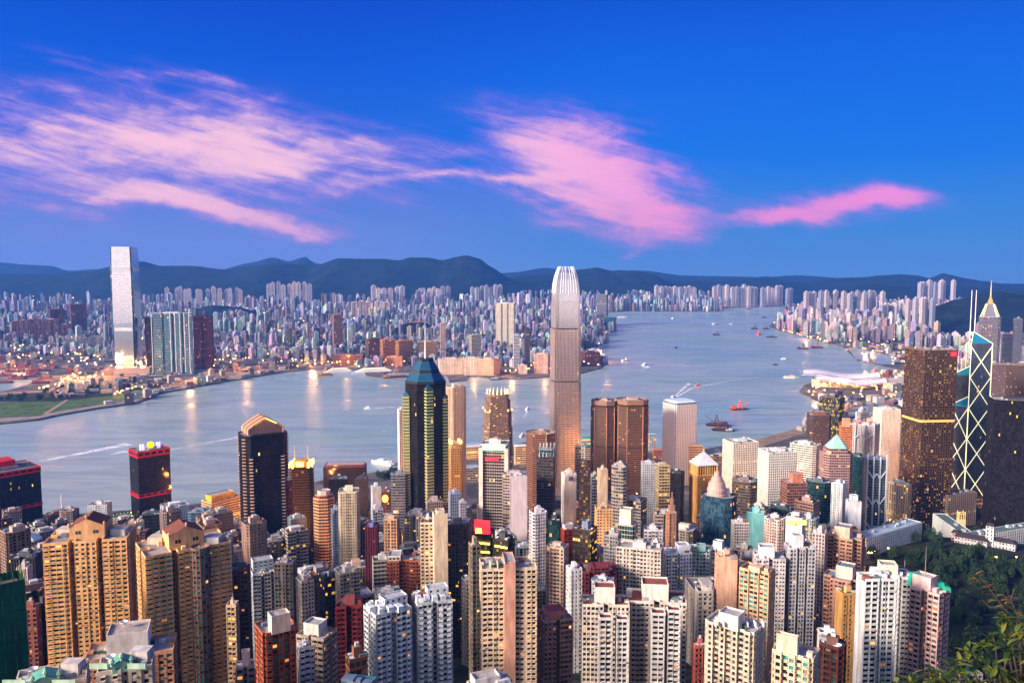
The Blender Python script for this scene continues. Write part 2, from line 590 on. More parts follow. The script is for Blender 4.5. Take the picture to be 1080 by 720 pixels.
# ------------------------------------------------------------------ water, land, hills
def water():
    m, N, b = material('harbour_water')
    pos = N.n('ShaderNodeTexCoord').outputs['Object']
    x, y, z = N.sep(pos)[0:3]
    big = N.noise(pos, .0016, 4, .55)
    col = N.mix(N.mr(big, .35, .65), (.27, .385, .37, 1), (.37, .42, .405, 1))
    pt = N.noise(N.comb(N.m('MULTIPLY', x, .0035), N.m('MULTIPLY', y, .016), 7.0), 1.0, 7, .68, 1.5)
    col = N.mix(N.mr(pt, .40, .64), col, N.mix(1.0, col, (.74, .78, .82, 1), 'MULTIPLY'))
    N.put(b.inputs['Base Color'], col)
    # calm slicks between ruffled patches
    slick = N.noise(N.comb(N.m('MULTIPLY', x, .0011), N.m('MULTIPLY', y, .0042), 3.0), 1.0, 5, .6, 1.2)
    N.put(b.inputs['Roughness'], N.mr(slick, 0.35, .65, .22, .42))
    b.inputs['IOR'].default_value = 1.26
    b.inputs['Specular IOR Level'].default_value = .5
    w1 = N.noise(N.comb(N.m('MULTIPLY', x, .035), N.m('MULTIPLY', y, .075), 0.0), 1.0, 5, .65, .4)
    w2 = N.noise(N.comb(N.m('MULTIPLY', x, .006), N.m('MULTIPLY', y, .02), 5.0), 1.0, 4, .6, .8)
    bp = N.n('ShaderNodeBump')
    bp.inputs['Strength'].default_value = .5
    bp.inputs['Distance'].default_value = 3.0
    N.put(bp.inputs['Height'], N.m('ADD', N.m('MULTIPLY', w1, .5), N.m('MULTIPLY', w2, .8)))
    N.put(b.inputs['Normal'], bp.outputs[0])
    return m


WATER = water()
mb = MB()
mb.face([(-9000, -1000, 0), (9000, -1000, 0), (12000, 15500, 0), (-12000, 15500, 0)])
tag(mb.build('harbour_water', WATER), kind='structure')


def ground_mat(name, a, b_, sc, rough=.95, c=None):
    m, N, b = material(name)
    pos = N.n('ShaderNodeTexCoord').outputs['Object']
    n1 = N.noise(pos, sc, 6, .65)
    n2 = N.noise(pos, sc * 6, 4, .6)
    col = N.mix(N.mr(N.m('ADD', N.m('MULTIPLY', n1, .6), N.m('MULTIPLY', n2, .4)), .38, .62), a, b_)
    if c:
        col = N.mix(N.mr(N.noise(pos, sc * 2.3, 3, .5), .55, .7), col, c)
    N.put(b.inputs['Base Color'], col)
    b.inputs['Roughness'].default_value = rough
    b.inputs['Specular IOR Level'].default_value = .15
    return m


CITYG = ground_mat('city_ground', (.05, .05, .055, 1), (.16, .14, .13, 1), .012, c=(.24, .20, .17, 1))
YARD = ground_mat('bare_earth', (.22, .14, .09, 1), (.34, .24, .16, 1), .02, c=(.30, .27, .24, 1))
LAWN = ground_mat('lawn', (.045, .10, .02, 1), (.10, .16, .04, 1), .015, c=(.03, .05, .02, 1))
HILL = ground_mat('wooded_hill', (.002, .005, .006, 1), (.010, .022, .018, 1), .006, c=(.022, .026, .022, 1))
SLOPE = ground_mat('slope_soil', (.012, .022, .012, 1), (.03, .04, .02, 1), .03, c=(.10, .09, .075, 1))
STREET = ground_mat('asphalt', (.04, .04, .042, 1), (.065, .062, .06, 1), .05)

KOW = [on(x, y, 4) for x, y in ((-420, 520), (-120, 459), (0, 446), (40, 442), (62, 437), (100, 430.5), (140, 425), (156, 420), (168, 414), (200, 408.5), (235, 402), (265, 397), (300, 391.5), (330, 389), (350, 390), (384, 389), (386, 396), (404, 397.5), (407, 392), (470, 392),
                                (474, 402), (492, 400.5), (494, 396), (520, 399), (545, 399), (577, 397), (612, 393), (633, 387.5), (641, 382), (630, 379), (612, 374), (612, 371), (640, 361), (642, 358.5), (626, 357), (634, 353), (650, 348), (650, 344.5), (630, 341), (612, 340), (596, 334.5), (608, 329.5),
                                (660, 328), (762, 328.5), (763, 324.5), (800, 322), (850, 321.5), (980, 320.5), (1200, 320))]
KOWP = [(p.x, p.y) for p in KOW] + [(8200, 15000), (-9000, 15000), (-9000, 1500)]
HKI = [on(x, y, 4) for x, y in ((-500, 590), (-120, 556), (0, 548), (60, 543), (130, 538), (205, 531), (250, 525), (340, 506), (392, 498), (430, 492), (480, 480), (505, 471), (545, 468), (578, 461), (615, 463), (640, 468), (690, 475), (722, 477), (760, 470), (800, 463), (832, 454),
                                (850, 448), (869, 439), (880, 427), (858, 420), (843, 413), (848, 406), (864, 401), (884, 398), (926, 393), (948, 389), (930, 385), (904, 379.5), (889, 365), (874, 362), (850, 355), (822, 348), (811, 344.5), (814, 341), (824, 336), (838, 329), (852, 323.5), (900, 322.2), (1000, 321.6), (1200, 321.2))]
HKIP = [(p.x, p.y) for p in HKI] + [(6000, 1000), (1500, 1000), (-1500, 1000)]


def land(name, poly, z, mat, wall=True):
    m = MB()
    m.face([(x, y, z) for x, y in poly])
    if wall:
        n = len(poly)
        for i in range(n):
            A, B = poly[i], poly[(i + 1) % n]
            m.face([(*A, -3), (*B, -3), (*B, z), (*A, z)])
    o = m.build(name, mat)
    return tag(o, kind='structure')


def ccw(p):
    a = sum(p[i - 1][0] * p[i][1] - p[i][0] * p[i - 1][1] for i in range(len(p)))
    return p if a > 0 else list(reversed(p))


land('far_shore_ground', ccw(KOWP), 3.9, CITYG)
land('near_shore_ground', ccw(HKIP), 4.0, CITYG)


def patch(name, pts, z, mat, kind='structure'):
    m = MB()
    m.face([tuple(on(x, y, z)) for x, y in pts])
    f = m.f[0]
    p = [m.v[i] for i in f]
    if sum(p[i - 1][0] * p[i][1] - p[i][0] * p[i - 1][1] for i in range(len(p))) < 0:
        m.f[0] = tuple(reversed(f))
    return tag(m.build(name, mat), kind=kind)


# the promontory across the water: park, bare yards, sheltered basin and roads
patch('waterfront_lawn', [(0, 440), (0, 425), (30, 424), (62, 423), (120, 417), (150, 410), (158, 412), (150, 419), (100, 427), (62, 433), (40, 438)], 4.3, LAWN)
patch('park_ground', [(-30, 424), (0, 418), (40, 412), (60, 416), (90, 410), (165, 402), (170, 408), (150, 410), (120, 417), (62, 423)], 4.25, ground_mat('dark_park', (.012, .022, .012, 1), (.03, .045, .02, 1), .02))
patch('bare_yard', [(56, 420), (62, 408), (72, 398), (112, 392), (128, 396), (126, 402), (100, 408), (70, 416)], 4.35, YARD)
patch('bare_yard', [(165, 410), (200, 398), (262, 386), (300, 384), (330, 382), (330, 387), (262, 395), (200, 406.5)], 4.35, YARD)
patch('sheltered_basin_water', [(-60, 420), (-60, 388), (8, 388), (12, 392), (40, 393), (42, 398), (30, 405), (10, 411), (-20, 416)], 4.3, WATER)
patch('shore_promenade', [(0, 444.6), (0, 441), (40, 438.5), (62, 433.6), (100, 427.6), (140, 421), (160, 414), (200, 407), (200, 408), (168, 413.2), (156, 419), (140, 424), (100, 429.6), (62, 436), (40, 441)], 4.5, ground_mat('paving', (.24, .21, .19, 1), (.36, .30, .26, 1), .05))
for pts in ([(0, 414), (50, 411), (82, 398), (84, 399), (52, 413), (0, 416)], [(70, 404), (150, 396), (250, 388), (250, 389.3), (150, 397.6), (70, 406)], [(100, 396), (112, 385), (114, 385), (106, 396)], [(45, 436), (70, 421), (72, 422), (49, 437)], [(118, 416), (148, 404), (150, 405), (121, 417)]):
    patch('road', pts, 4.6, ground_mat('sand_road', (.3, .2, .13, 1), (.38, .26, .18, 1), .05))
# construction foreshore and reclaimed land on the near side
patch('bare_yard', [(762, 470), (800, 463), (832, 454), (850, 448), (868, 441), (872, 446), (850, 456), (800, 472), (770, 478)], 4.35, YARD)
patch('bare_yard', [(884, 397), (926, 392.6), (946, 389), (960, 392), (958, 402), (900, 404)], 4.35, YARD)
patch('bare_yard', [(816, 345), (850, 353), (874, 360.5), (900, 368), (950, 376), (948, 381), (906, 377), (892, 364)], 4.35, YARD)
patch('sheltered_basin_water', [(902, 378), (894, 366), (905, 366.5), (945, 377), (940, 384), (930, 384)], 4.4, WATER)
patch('inner_basin_water', [(890, 439), (900, 429), (936, 426), (946, 432), (930, 439)], 4.4, WATER)

# slope on the near side, from the waterfront flat up to the look-out
mb = MB()
xs = [-1600 + 25 * i for i in range(121)]
ys = [-400, -200, -100, -50, -20, -8, 0, 3, 6, 12, 20, 30, 45, 60, 80, 100, 125, 150, 175, 200] + [225 + 25 * i for i in range(44)]
for j in range(len(ys)):
    for i in range(len(xs)):
        q = ground(xs[i], ys[j])
        if q > 6 and ys[j] > 40:
            q += 3.0 * mnoise.noise(Vector((xs[i] * .02, ys[j] * .02, 0)))
        mb.v.append((xs[i], ys[j], max(q, 4.4)))
for j in range(len(ys) - 1):
    for i in range(len(xs) - 1):
        a_ = j * len(xs) + i
        mb.f.append((a_, a_ + 1, a_ + len(xs) + 1, a_ + len(xs)))
        mb.uv.append(None); mb.mi.append(0); mb.col.append(None)
tag(mb.build('hillside_terrain', SLOPE, smooth=True), kind='structure')


def ridge(name, prof, D, depth, back, seed, mat=HILL, rough=.12, base=10, nv=36):
    """a range of hills whose crest is seen along PROF at distance D"""
    pts = [at(x, y, D) for x, y in prof]
    nx = 260
    m = MB()
    x0, x1 = pts[0].x, pts[-1].x
    rows = nv
    for j in range(rows + 1):
        t = j / rows
        for i in range(nx + 1):
            x = x0 + (x1 - x0) * i / nx
            for a_, b_ in zip(pts, pts[1:]):
                if x <= b_.x + 1e-6:
                    f = (x - a_.x) / (b_.x - a_.x)
                    f = f * f * (3 - 2 * f) * .5 + f * .5
                    h = a_.z + (b_.z - a_.z) * f
                    break
            crest = .72
            y = D - depth + (depth + back) * t * (1 if True else 1)
            yc = D
            if y <= yc:
                s_ = (y - (D - depth)) / depth
                e_ = s_ ** 1.25
            else:
                s_ = 1 - (y - yc) / back
                e_ = max(0, s_) ** 1.1
            sc = 1 / 900.0
            nz = mnoise.fractal(Vector((x * sc, y * sc * .8, seed)), 0.9, 2.1, 5)
            rg = abs(mnoise.noise(Vector((x * sc * 1.3, y * sc * .5, seed + 5))))
            amp = (1 - e_ ** 3) * e_
            fine = mnoise.noise(Vector((x / 130.0, y / 130.0, seed))) * 7
            z = base + (h - base) * e_ + (nz * .55 - rg * .8) * rough * h * amp * 3.4 + fine * min(1, e_ * 3) * .7
            m.v.append((x, y, z))
    for j in range(rows):
        for i in range(nx):
            a_ = j * (nx + 1) + i
            m.f.append((a_, a_ + 1, a_ + nx + 2, a_ + nx + 1))
            m.uv.append(None); m.mi.append(0); m.col.append(None)
    return tag(m.build(name, mat, smooth=True), kind='structure')


ridge('hills', [(-260, 300), (-60, 296), (0, 289), (50, 289), (90, 286), (118, 281), (150, 275), (170, 280), (205, 280), (240, 284), (262, 281), (297, 277), (330, 280), (358, 272), (400, 272.5), (422, 274), (432, 271), (452, 271), (466, 274), (480, 270.5), (492, 268.5), (505, 272), (518, 281), (535, 292), (560, 302), (600, 312)], 9600, 1900, 1500, 2.0)
ridge('distant_hills', [(-300, 282), (-40, 277), (0, 276), (30, 279), (56, 280), (72, 285), (110, 283), (150, 287), (230, 285), (262, 277), (288, 271), (305, 275), (322, 270), (332, 277), (370, 282), (480, 290), (540, 287), (575, 282), (610, 286), (680, 285), (720, 290), (760, 291), (800, 292), (840, 290), (900, 294)], 14300, 2500, 800, 9.0)
ridge('hills', [(505, 312), (530, 296), (548, 290), (570, 289), (590, 290), (610, 283.5), (628, 281), (645, 284.5), (670, 284.5), (690, 289), (705, 297), (730, 306)], 10300, 1400, 1200, 4.0)
ridge('hills', [(660, 306), (690, 296), (730, 296), (760, 297), (790, 293), (808, 291), (830, 296), (850, 298), (880, 293), (910, 292), (930, 290), (950, 289), (966, 290), (980, 293), (994, 287.5), (1003, 290), (1018, 293), (1035, 296), (1060, 299), (1100, 299), (1250, 296)], 11300, 1700, 1500, 6.0)
ridge('hills', [(860, 313), (890, 303), (920, 299), (940, 301), (965, 303), (1000, 301), (1040, 304), (1150, 304)], 9300, 900, 900, 12.0, base=6)
ridge('wooded_hill', [(930, 350), (955, 341), (975, 332), (990, 321), (1010, 314), (1035, 308), (1055, 306), (1075, 310), (1100, 308), (1160, 300), (1300, 292)], 5600, 1500, 900, 15.0, base=6)
KNOLLS = []
for (xa, xb, yt, D) in ((405, 470, 340, 4700), (180, 285, 322.5, 6200)):
    c0, c1 = at(xa, yt, D), at(xb, yt, D)
    m = MB()
    W_ = (c1.x - c0.x) / 2
    n_ = 26
    for j in range(n_ + 1):
        for i in range(n_ + 1):
            u_, v_ = i / n_ * 2 - 1, j / n_ * 2 - 1
            r_ = max(0, 1 - u_ * u_) * max(0, 1 - v_ * v_)
            x, y = c0.x + W_ * (u_ + 1), D + v_ * W_ * .6
            m.v.append((x, y, 3 + (c0.z - 3) * (r_ ** .7) * (1 + .2 * mnoise.noise(Vector((x * .01, y * .01, 1)))) + 2 * mnoise.noise(Vector((x * .05, y * .05, 2)))))
    for j in range(n_):
        for i in range(n_):
            a_ = j * (n_ + 1) + i
            m.f.append((a_, a_ + 1, a_ + n_ + 2, a_ + n_ + 1))
            m.uv.append(None); m.mi.append(0); m.col.append(None)
    tag(m.build('wooded_hill', HILL, smooth=True), kind='structure')
    KNOLLS.append((c0.x - 20, c1.x + 20, D - W_ * .75, D + W_ * .5))

# the air over the harbour
HAZE_ON = True
if HAZE_ON:
    mb = MB()
    mb.box(-13000, 13000, -1200, 16000, -4, 760, bottom=True)
    hm = bpy.data.materials.new('haze')
    hm.use_nodes = True
    N = Nodes(hm.node_tree)
    out = N.n('ShaderNodeOutputMaterial')
    pv = N.n('ShaderNodeVolumePrincipled')
    pv.inputs['Color'].default_value = (.07, .30, 1.0, 1)
    pv.inputs['Density'].default_value = 4.2e-5
    pv.inputs['Anisotropy'].default_value = 0.1
    N.t.links.new(pv.outputs[0], out.inputs['Volume'])
    tag(mb.build('haze', hm), kind='stuff')
# ------------------------------------------------------------------ plans (unit outlines, counter-clockwise)
def p_rect(a=1.0):
    return [(-.5, -.5 * a), (.5, -.5 * a), (.5, .5 * a), (-.5, .5 * a)]


def p_chamfer(a=1.0, c=0.12):
    h = .5 * a
    return [(-.5 + c, -h), (.5 - c, -h), (.5, -h + c), (.5, h - c), (.5 - c, h), (-.5 + c, h), (-.5, h - c), (-.5, -h + c)]


def p_round(n=20, a=1.0):
    return [(.5 * math.cos(2 * math.pi * i / n + .1), .5 * a * math.sin(2 * math.pi * i / n + .1)) for i in range(n)]


def p_cross(k=0.2, a=1.0):
    """cruciform flats with re-entrant corners"""
    h = .5 * a
    return [(-.5 + k, -h), (.5 - k, -h), (.5 - k, -h + k * a), (.5, -h + k * a), (.5, h - k * a), (.5 - k, h - k * a), (.5 - k, h), (-.5 + k, h), (-.5 + k, h - k * a), (-.5, h - k * a), (-.5, -h + k * a), (-.5 + k, -h + k * a)]


def p_notch(n=1, w=0.08, d=0.14, a=1.0, both=True):
    """slab with n light wells cut into its front (and back)"""
    h = .5 * a
    pts = [(-.5, -h)]
    for i in range(n):
        c = -.5 + (i + 1) / (n + 1)
        pts += [(c - w / 2, -h), (c - w / 2, -h + d), (c + w / 2, -h + d), (c + w / 2, -h)]
    pts += [(.5, -h)]
    pts += [(.5, -.07 * a), (.5 - d * .6, -.07 * a), (.5 - d * .6, .07 * a), (.5, .07 * a)]
    pts += [(.5, h)]
    if both:
        for i in range(n):
            c = .5 - (i + 1) / (n + 1)
            pts += [(c + w / 2, h), (c + w / 2, h - d), (c - w / 2, h - d), (c - w / 2, h)]
    pts += [(-.5, h)]
    pts += [(-.5, .07 * a), (-.5 + d * .6, .07 * a), (-.5 + d * .6, -.07 * a), (-.5, -.07 * a)]
    return pts


def p_step(n=3, s=0.09, a=1.0):
    """front stepping back to the right, a saw-tooth of bays"""
    h = .5 * a
    pts = []
    for i in range(n):
        x0, x1 = -.5 + i / n, -.5 + (i + 1) / n
        pts += [(x0, -h + s * i), (x1, -h + s * i)]
    return pts + [(.5, h), (-.5, h)]


def p_bay(n=4, d=0.06, a=1.0):
    """flat front with n shallow projecting bays"""
    h = .5 * a
    pts = [(-.5, -h)]
    for i in range(n):
        c = -.5 + (i + .5) / n
        w = .5 / n
        pts += [(c - w / 2, -h), (c - w / 2, -h - d), (c + w / 2, -h - d), (c + w / 2, -h)]
    return pts + [(.5, -h), (.5, h), (-.5, h)]


def rot2(p, a):
    c, s_ = math.cos(a), math.sin(a)
    return [(x * c - y * s_, x * s_ + y * c) for x, y in p]


def scl(p, k, ky=None):
    ky = k if ky is None else ky
    return [(x * k, y * ky) for x, y in p]


def inset(poly, d):
    """move every side of a counter-clockwise outline inwards by d"""
    n = len(poly)
    out = []
    for i in range(n):
        (x0, y0), (x1, y1), (x2, y2) = poly[i - 1], poly[i], poly[(i + 1) % n]
        a = Vector((x1 - x0, y1 - y0)).normalized()
        b = Vector((x2 - x1, y2 - y1)).normalized()
        na, nb = Vector((-a.y, a.x)), Vector((-b.y, b.x))
        k = 1 + na.dot(nb)
        m = (na + nb) / max(k, 0.25)
        out.append((x1 + m.x * d, y1 + m.y * d))
    return out


# ------------------------------------------------------------------ facades with real reveals
ST = {
    'flats':   dict(fh=3.0, bay=2.6, sp=.41, pw=(.40, .14), dep=.55, glass=G_RES, wall=TONED),
    'flats_b': dict(fh=3.0, bay=3.2, sp=.38, pw=(.30, .12), dep=.9, glass=G_RES, wall=TONED),
    'teal':    dict(fh=3.0, bay=2.6, sp=.42, pw=(.36, .14), dep=.5, glass=G_TEAL, wall=TONED),
    'ribbon':  dict(fh=2.9, bay=3.4, sp=.50, pw=(.10, .36), dep=.7, glass=G_TEAL, wall=TONED),
    'punch':   dict(fh=3.0, bay=3.4, sp=.55, pw=(.62,), dep=.35, glass=G_RES, wall=TONED),
    'ribs':    dict(fh=3.0, bay=2.4, sp=.5, pw=(.55,), dep=.8, glass=G_RES, wall=TONED, proud=.45),
    'band':    dict(fh=3.6, bay=3.0, sp=.46, pw=(.08,), dep=.5, glass=G_OFF, wall=TONEDP, proud=-.2),
    'band_y':  dict(fh=3.6, bay=3.0, sp=.40, pw=(.08,), dep=.4, glass=G_LITOFF, wall=TONEDP, proud=-.2),
    'grid':    dict(fh=3.7, bay=3.3, sp=.34, pw=(.34,), dep=.7, glass=G_OFF, wall=TONEDP),
    'vert':    dict(fh=3.6, bay=2.4, sp=.36, pw=(.42,), dep=.5, glass=G_OFF, wall=TONEDP, proud=.5),
    'black':   dict(fh=4.0, bay=1.8, sp=.10, pw=(.06,), dep=.12, glass=G_DARK, wall=TONEDP, proud=.05),
    'blue':    dict(fh=3.8, bay=2.0, sp=.14, pw=(.08,), dep=.12, glass=G_BLUE, wall=TONEDP, proud=.06),
    'green':   dict(fh=3.8, bay=2.2, sp=.16, pw=(.07,), dep=.12, glass=G_GREEN, wall=TONEDP, proud=.06),
    'bronze':  dict(fh=3.6, bay=2.4, sp=.34, pw=(.14,), dep=.3, glass=G_BRONZE, wall=TONEDP, proud=-.1),
    'silver':  dict(fh=4.2, bay=2.4, sp=.14, pw=(.30,), dep=.3, glass=G_SILVER, wall=TONEDS, proud=.5),
}


FSEED = [0]


def facade(W, G, poly, z0, z1, st, blank=(), gm=0, fine=None):
    """walls into W (spandrels and piers standing proud), panes into G; painted walls vary from bay to bay"""
    n = len(poly)
    d = st['dep']
    inn = inset(poly, d)
    fh, bay, sp = st['fh'], st['bay'], st['sp']
    nf = max(1, round((z1 - z0) / fh))
    fh = (z1 - z0) / nf
    pr = st.get('proud', .06)
    FSEED[0] += 1
    rr = random.Random(FSEED[0] * 77 + n)
    flats = st['wall'] is TONED
    fine = flats if fine is None else fine
    t_sp, t_pi, t_nt = (rr.choice(((1, .80), (.82, 1), (1, .93), (.9, .68), (1, 1), (.74, 1))) + (rr.choice((.7, .82, .95)),)) if flats else (1, .97, .95)
    g = lambda t: (t, t, t, 1)
    for i in range(n):
        A, B = poly[i], poly[(i + 1) % n]
        a, b = inn[i], inn[(i + 1) % n]
        L = math.hypot(B[0] - A[0], B[1] - A[1])
        if L < 0.2:
            continue
        tx, ty = (B[0] - A[0]) / L, (B[1] - A[1]) / L
        nx, ny = ty, -tx
        if i in blank or L < 1.3:
            W.face([(A[0], A[1], z0), (B[0], B[1], z0), (B[0], B[1], z1), (A[0], A[1], z1)], col=g(t_sp if L > 1.3 else t_nt))
            continue
        nb = max(1, round(L / bay))
        uo, vo = (i * 41) % 400, (i * 17) % 100
        G.face([(a[0], a[1], z0), (b[0], b[1], z0), (b[0], b[1], z1), (a[0], a[1], z1)], [(uo, vo), (uo + nb, vo), (uo + nb, vo + nf), (uo, vo + nf)], gm)
        h = sp * fh
        ts = t_sp * (t_nt if L < 5 and n > 8 else 1)
        for k in range(nf + 1):
            lo, hi = max(z0, z0 + k * fh - h * .3), min(z1, z0 + k * fh + h * .7)
            c_ = g(ts * (.86 if flats and k % 10 == 9 else 1))
            W.face([(A[0], A[1], lo), (B[0], B[1], lo), (B[0], B[1], hi), (A[0], A[1], hi)], col=c_)
            if k < nf:
                W.face([(A[0], A[1], hi), (B[0], B[1], hi), (b[0], b[1], hi), (a[0], a[1], hi)], col=c_)
            if k > 0:
                W.face([(B[0], B[1], lo), (A[0], A[1], lo), (a[0], a[1], lo), (b[0], b[1], lo)], col=c_)
        pw = st['pw']
        if pw[0] <= 0:
            continue
        sym = [rr.choice((.05, .14, .24, .4, .6, .85)) for _ in range(nb // 2 + 1)]
        half = []
        for j in range(nb + 1):
            w = pw[j % len(pw)]
            if flats and 0 < j < nb and nb > 2:
                w = .45 * w + .55 * sym[min(j, nb - j)]
            w *= L / nb
            s0, s1 = max(0, j * L / nb - w / 2), min(L, j * L / nb + w / 2)
            half.append((s0, s1))
            if s1 - s0 < .03:
                continue
            P = [(A[0] + tx * s + nx * pr, A[1] + ty * s + ny * pr) for s in (s0, s1)]
            Q = [(A[0] + tx * s - nx * d, A[1] + ty * s - ny * d) for s in (s0, s1)]
            c_ = g(t_pi)
            W.face([(*P[0], z0), (*P[1], z0), (*P[1], z1), (*P[0], z1)], col=c_)
            if s0 > 0:
                W.face([(*Q[0], z0), (*P[0], z0), (*P[0], z1), (*Q[0], z1)], col=c_)
            if s1 < L:
                W.face([(*P[1], z0), (*Q[1], z0), (*Q[1], z1), (*P[1], z1)], col=c_)
        if fine and z1 - z0 > 12:
            for j in range(nb):
                s0, s1 = half[j][1], half[j + 1][0]
                if s1 - s0 < .5:
                    continue
                q = rr.random()
                high = q < .28           # kitchens and bathrooms: a higher sill
                bay_out = .28 < q < .5   # bay window: a thin box of sill and head standing out
                for k in range(nf):
                    zb = z0 + k * fh + h * .7
                    if high:
                        W.face([(A[0] + tx * s0 - nx * .05, A[1] + ty * s0 - ny * .05, zb), (A[0] + tx * s1 - nx * .05, A[1] + ty * s1 - ny * .05, zb), (A[0] + tx * s1 - nx * .05, A[1] + ty * s1 - ny * .05, zb + .55), (A[0] + tx * s0 - nx * .05, A[1] + ty * s0 - ny * .05, zb + .55)], col=g(ts * .93))
                    elif bay_out:
                        for zz, hh in ((zb - .16, .14), (zb + fh - h - .02, .14)):
                            if zz + hh > z1:
                                continue
                            q_ = [(A[0] + tx * s + nx * o, A[1] + ty * s + ny * o) for s, o in ((s0, 0), (s0, .55), (s1, .55), (s1, 0))]
                            for e0, e1 in ((0, 1), (1, 2), (2, 3)):
                                W.face([(*q_[e0], zz), (*q_[e1], zz), (*q_[e1], zz + hh), (*q_[e0], zz + hh)], col=g(ts))
                            W.face([(*v_, zz + hh) for v_ in q_], col=g(ts))
                    if rr.random() < .20:
                        s = s0 + (s1 - s0) * rr.uniform(.1, .7)
                        q_ = [(A[0] + tx * v_ + nx * o, A[1] + ty * v_ + ny * o) for v_, o in ((s, .05), (s, .5), (s + .8, .5), (s + .8, .05))]
                        t_ = rr.choice((.45, .7, .9, .25))
                        for e0, e1 in ((0, 1), (1, 2), (2, 3)):
                            W.face([(*q_[e0], zb - .65), (*q_[e1], zb - .65), (*q_[e1], zb - .1), (*q_[e0], zb - .1)], col=g(t_))
                        W.face([(*v_, zb - .1) for v_ in q_], col=g(t_))
                    elif rr.random() < .05:
                        # washing on a rack below the window
                        s = s0 + (s1 - s0) * .15
                        c3 = rr.choice(((1, .5, .4, 1), (.5, .7, 1, 1), (1, 1, 1, 1), (.9, .8, .3, 1)))
                        P0, P1 = (A[0] + tx * s + nx * .7, A[1] + ty * s + ny * .7), (A[0] + tx * (s + 1.3) + nx * .7, A[1] + ty * (s + 1.3) + ny * .7)
                        W.face([(*P0, zb - 1.0), (*P1, zb - 1.0), (*P1, zb), (*P0, zb)], col=c3)
            # a drain pipe or two
            if L > 6:
                for s in (rr.uniform(.5, L - .5),):
                    q_ = [(A[0] + tx * v_ + nx * o, A[1] + ty * v_ + ny * o) for v_, o in ((s, .08), (s, .3), (s + .25, .3), (s + .25, .08))]
                    for e0, e1 in ((0, 1), (1, 2), (2, 3)):
                        W.face([(*q_[e0], z0), (*q_[e1], z0), (*q_[e1], z1), (*q_[e0], z1)], col=g(.5))


def parapet(W, poly, z, h=1.3, t=.35):
    q = inset(poly, t)
    n = len(poly)
    for i in range(n):
        j = (i + 1) % n
        A, B, a, b = poly[i], poly[j], q[i], q[j]
        for f_ in ([(*A, z), (*B, z), (*B, z + h), (*A, z + h)], [(*A, z + h), (*B, z + h), (*b, z + h), (*a, z + h)], [(*b, z), (*a, z), (*a, z + h), (*b, z + h)]):
            W.face(f_, col=(1, 1, 1, 1))


def roof_cap(poly, z, name, parent, color, t=.35):
    m = MB()
    m.face([(x, y, z) for x, y in inset(poly, t)])
    return m.build(name, ROOF, parent, color)


def small_box(name, parent, x, y, w, d, z, h, color, mat=None, rz=0):
    m = MB()
    m.prism([(p[0] + x, p[1] + y) for p in rot2([(-w / 2, -d / 2), (w / 2, -d / 2), (w / 2, d / 2), (-w / 2, d / 2)], rz)], z, z + h)
    return m.build(name, mat or WALL, parent, color)


def dish(parent, x, y, z, r, color=(.75, .75, .75, 1)):
    m = MB()
    m.lathe([(r * .12, z), (r * .12, z + r * .5), (r * .5, z + r * .65), (r * .85, z + r * .95), (r, z + r * 1.3), (r * .93, z + r * 1.3), (r * .5, z + r * .8)], x, y, 14)
    return m.build('satellite_dish', PLAIN, parent, color, smooth=False)


TOPS = []      # footprints already taken


def C(r, g, b, k=1.0):
    c = lin(r, g, b)
    return (c[0] * k, c[1] * k, c[2] * k, 1)


def extent(poly):
    xs = [p[0] for p in poly]
    return max(xs) - min(xs), (max(xs) + min(xs)) / 2


def footprint(x0, x1, yt, D, plan, rot):
    """centre, outline (world-aligned) and roof height of a building whose outline spans x0..x1 on the photograph at distance D"""
    xm = (x0 + x1) / 2
    A = at(xm, yt, D)
    view = math.atan2(A.x, A.y)
    q = rot2(plan, R(rot) - view)
    # lateral direction of the sight line
    lx, ly = math.cos(-view), math.sin(-view)
    e = [p[0] * lx + p[1] * ly for p in q]
    wid = (at(x1, yt, D).x - at(x0, yt, D).x) * math.cos(view)
    k = wid / (max(e) - min(e))
    off = (max(e) + min(e)) / 2 * k
    return (A.x - lx * off, A.y - ly * off), scl(q, k), A.z


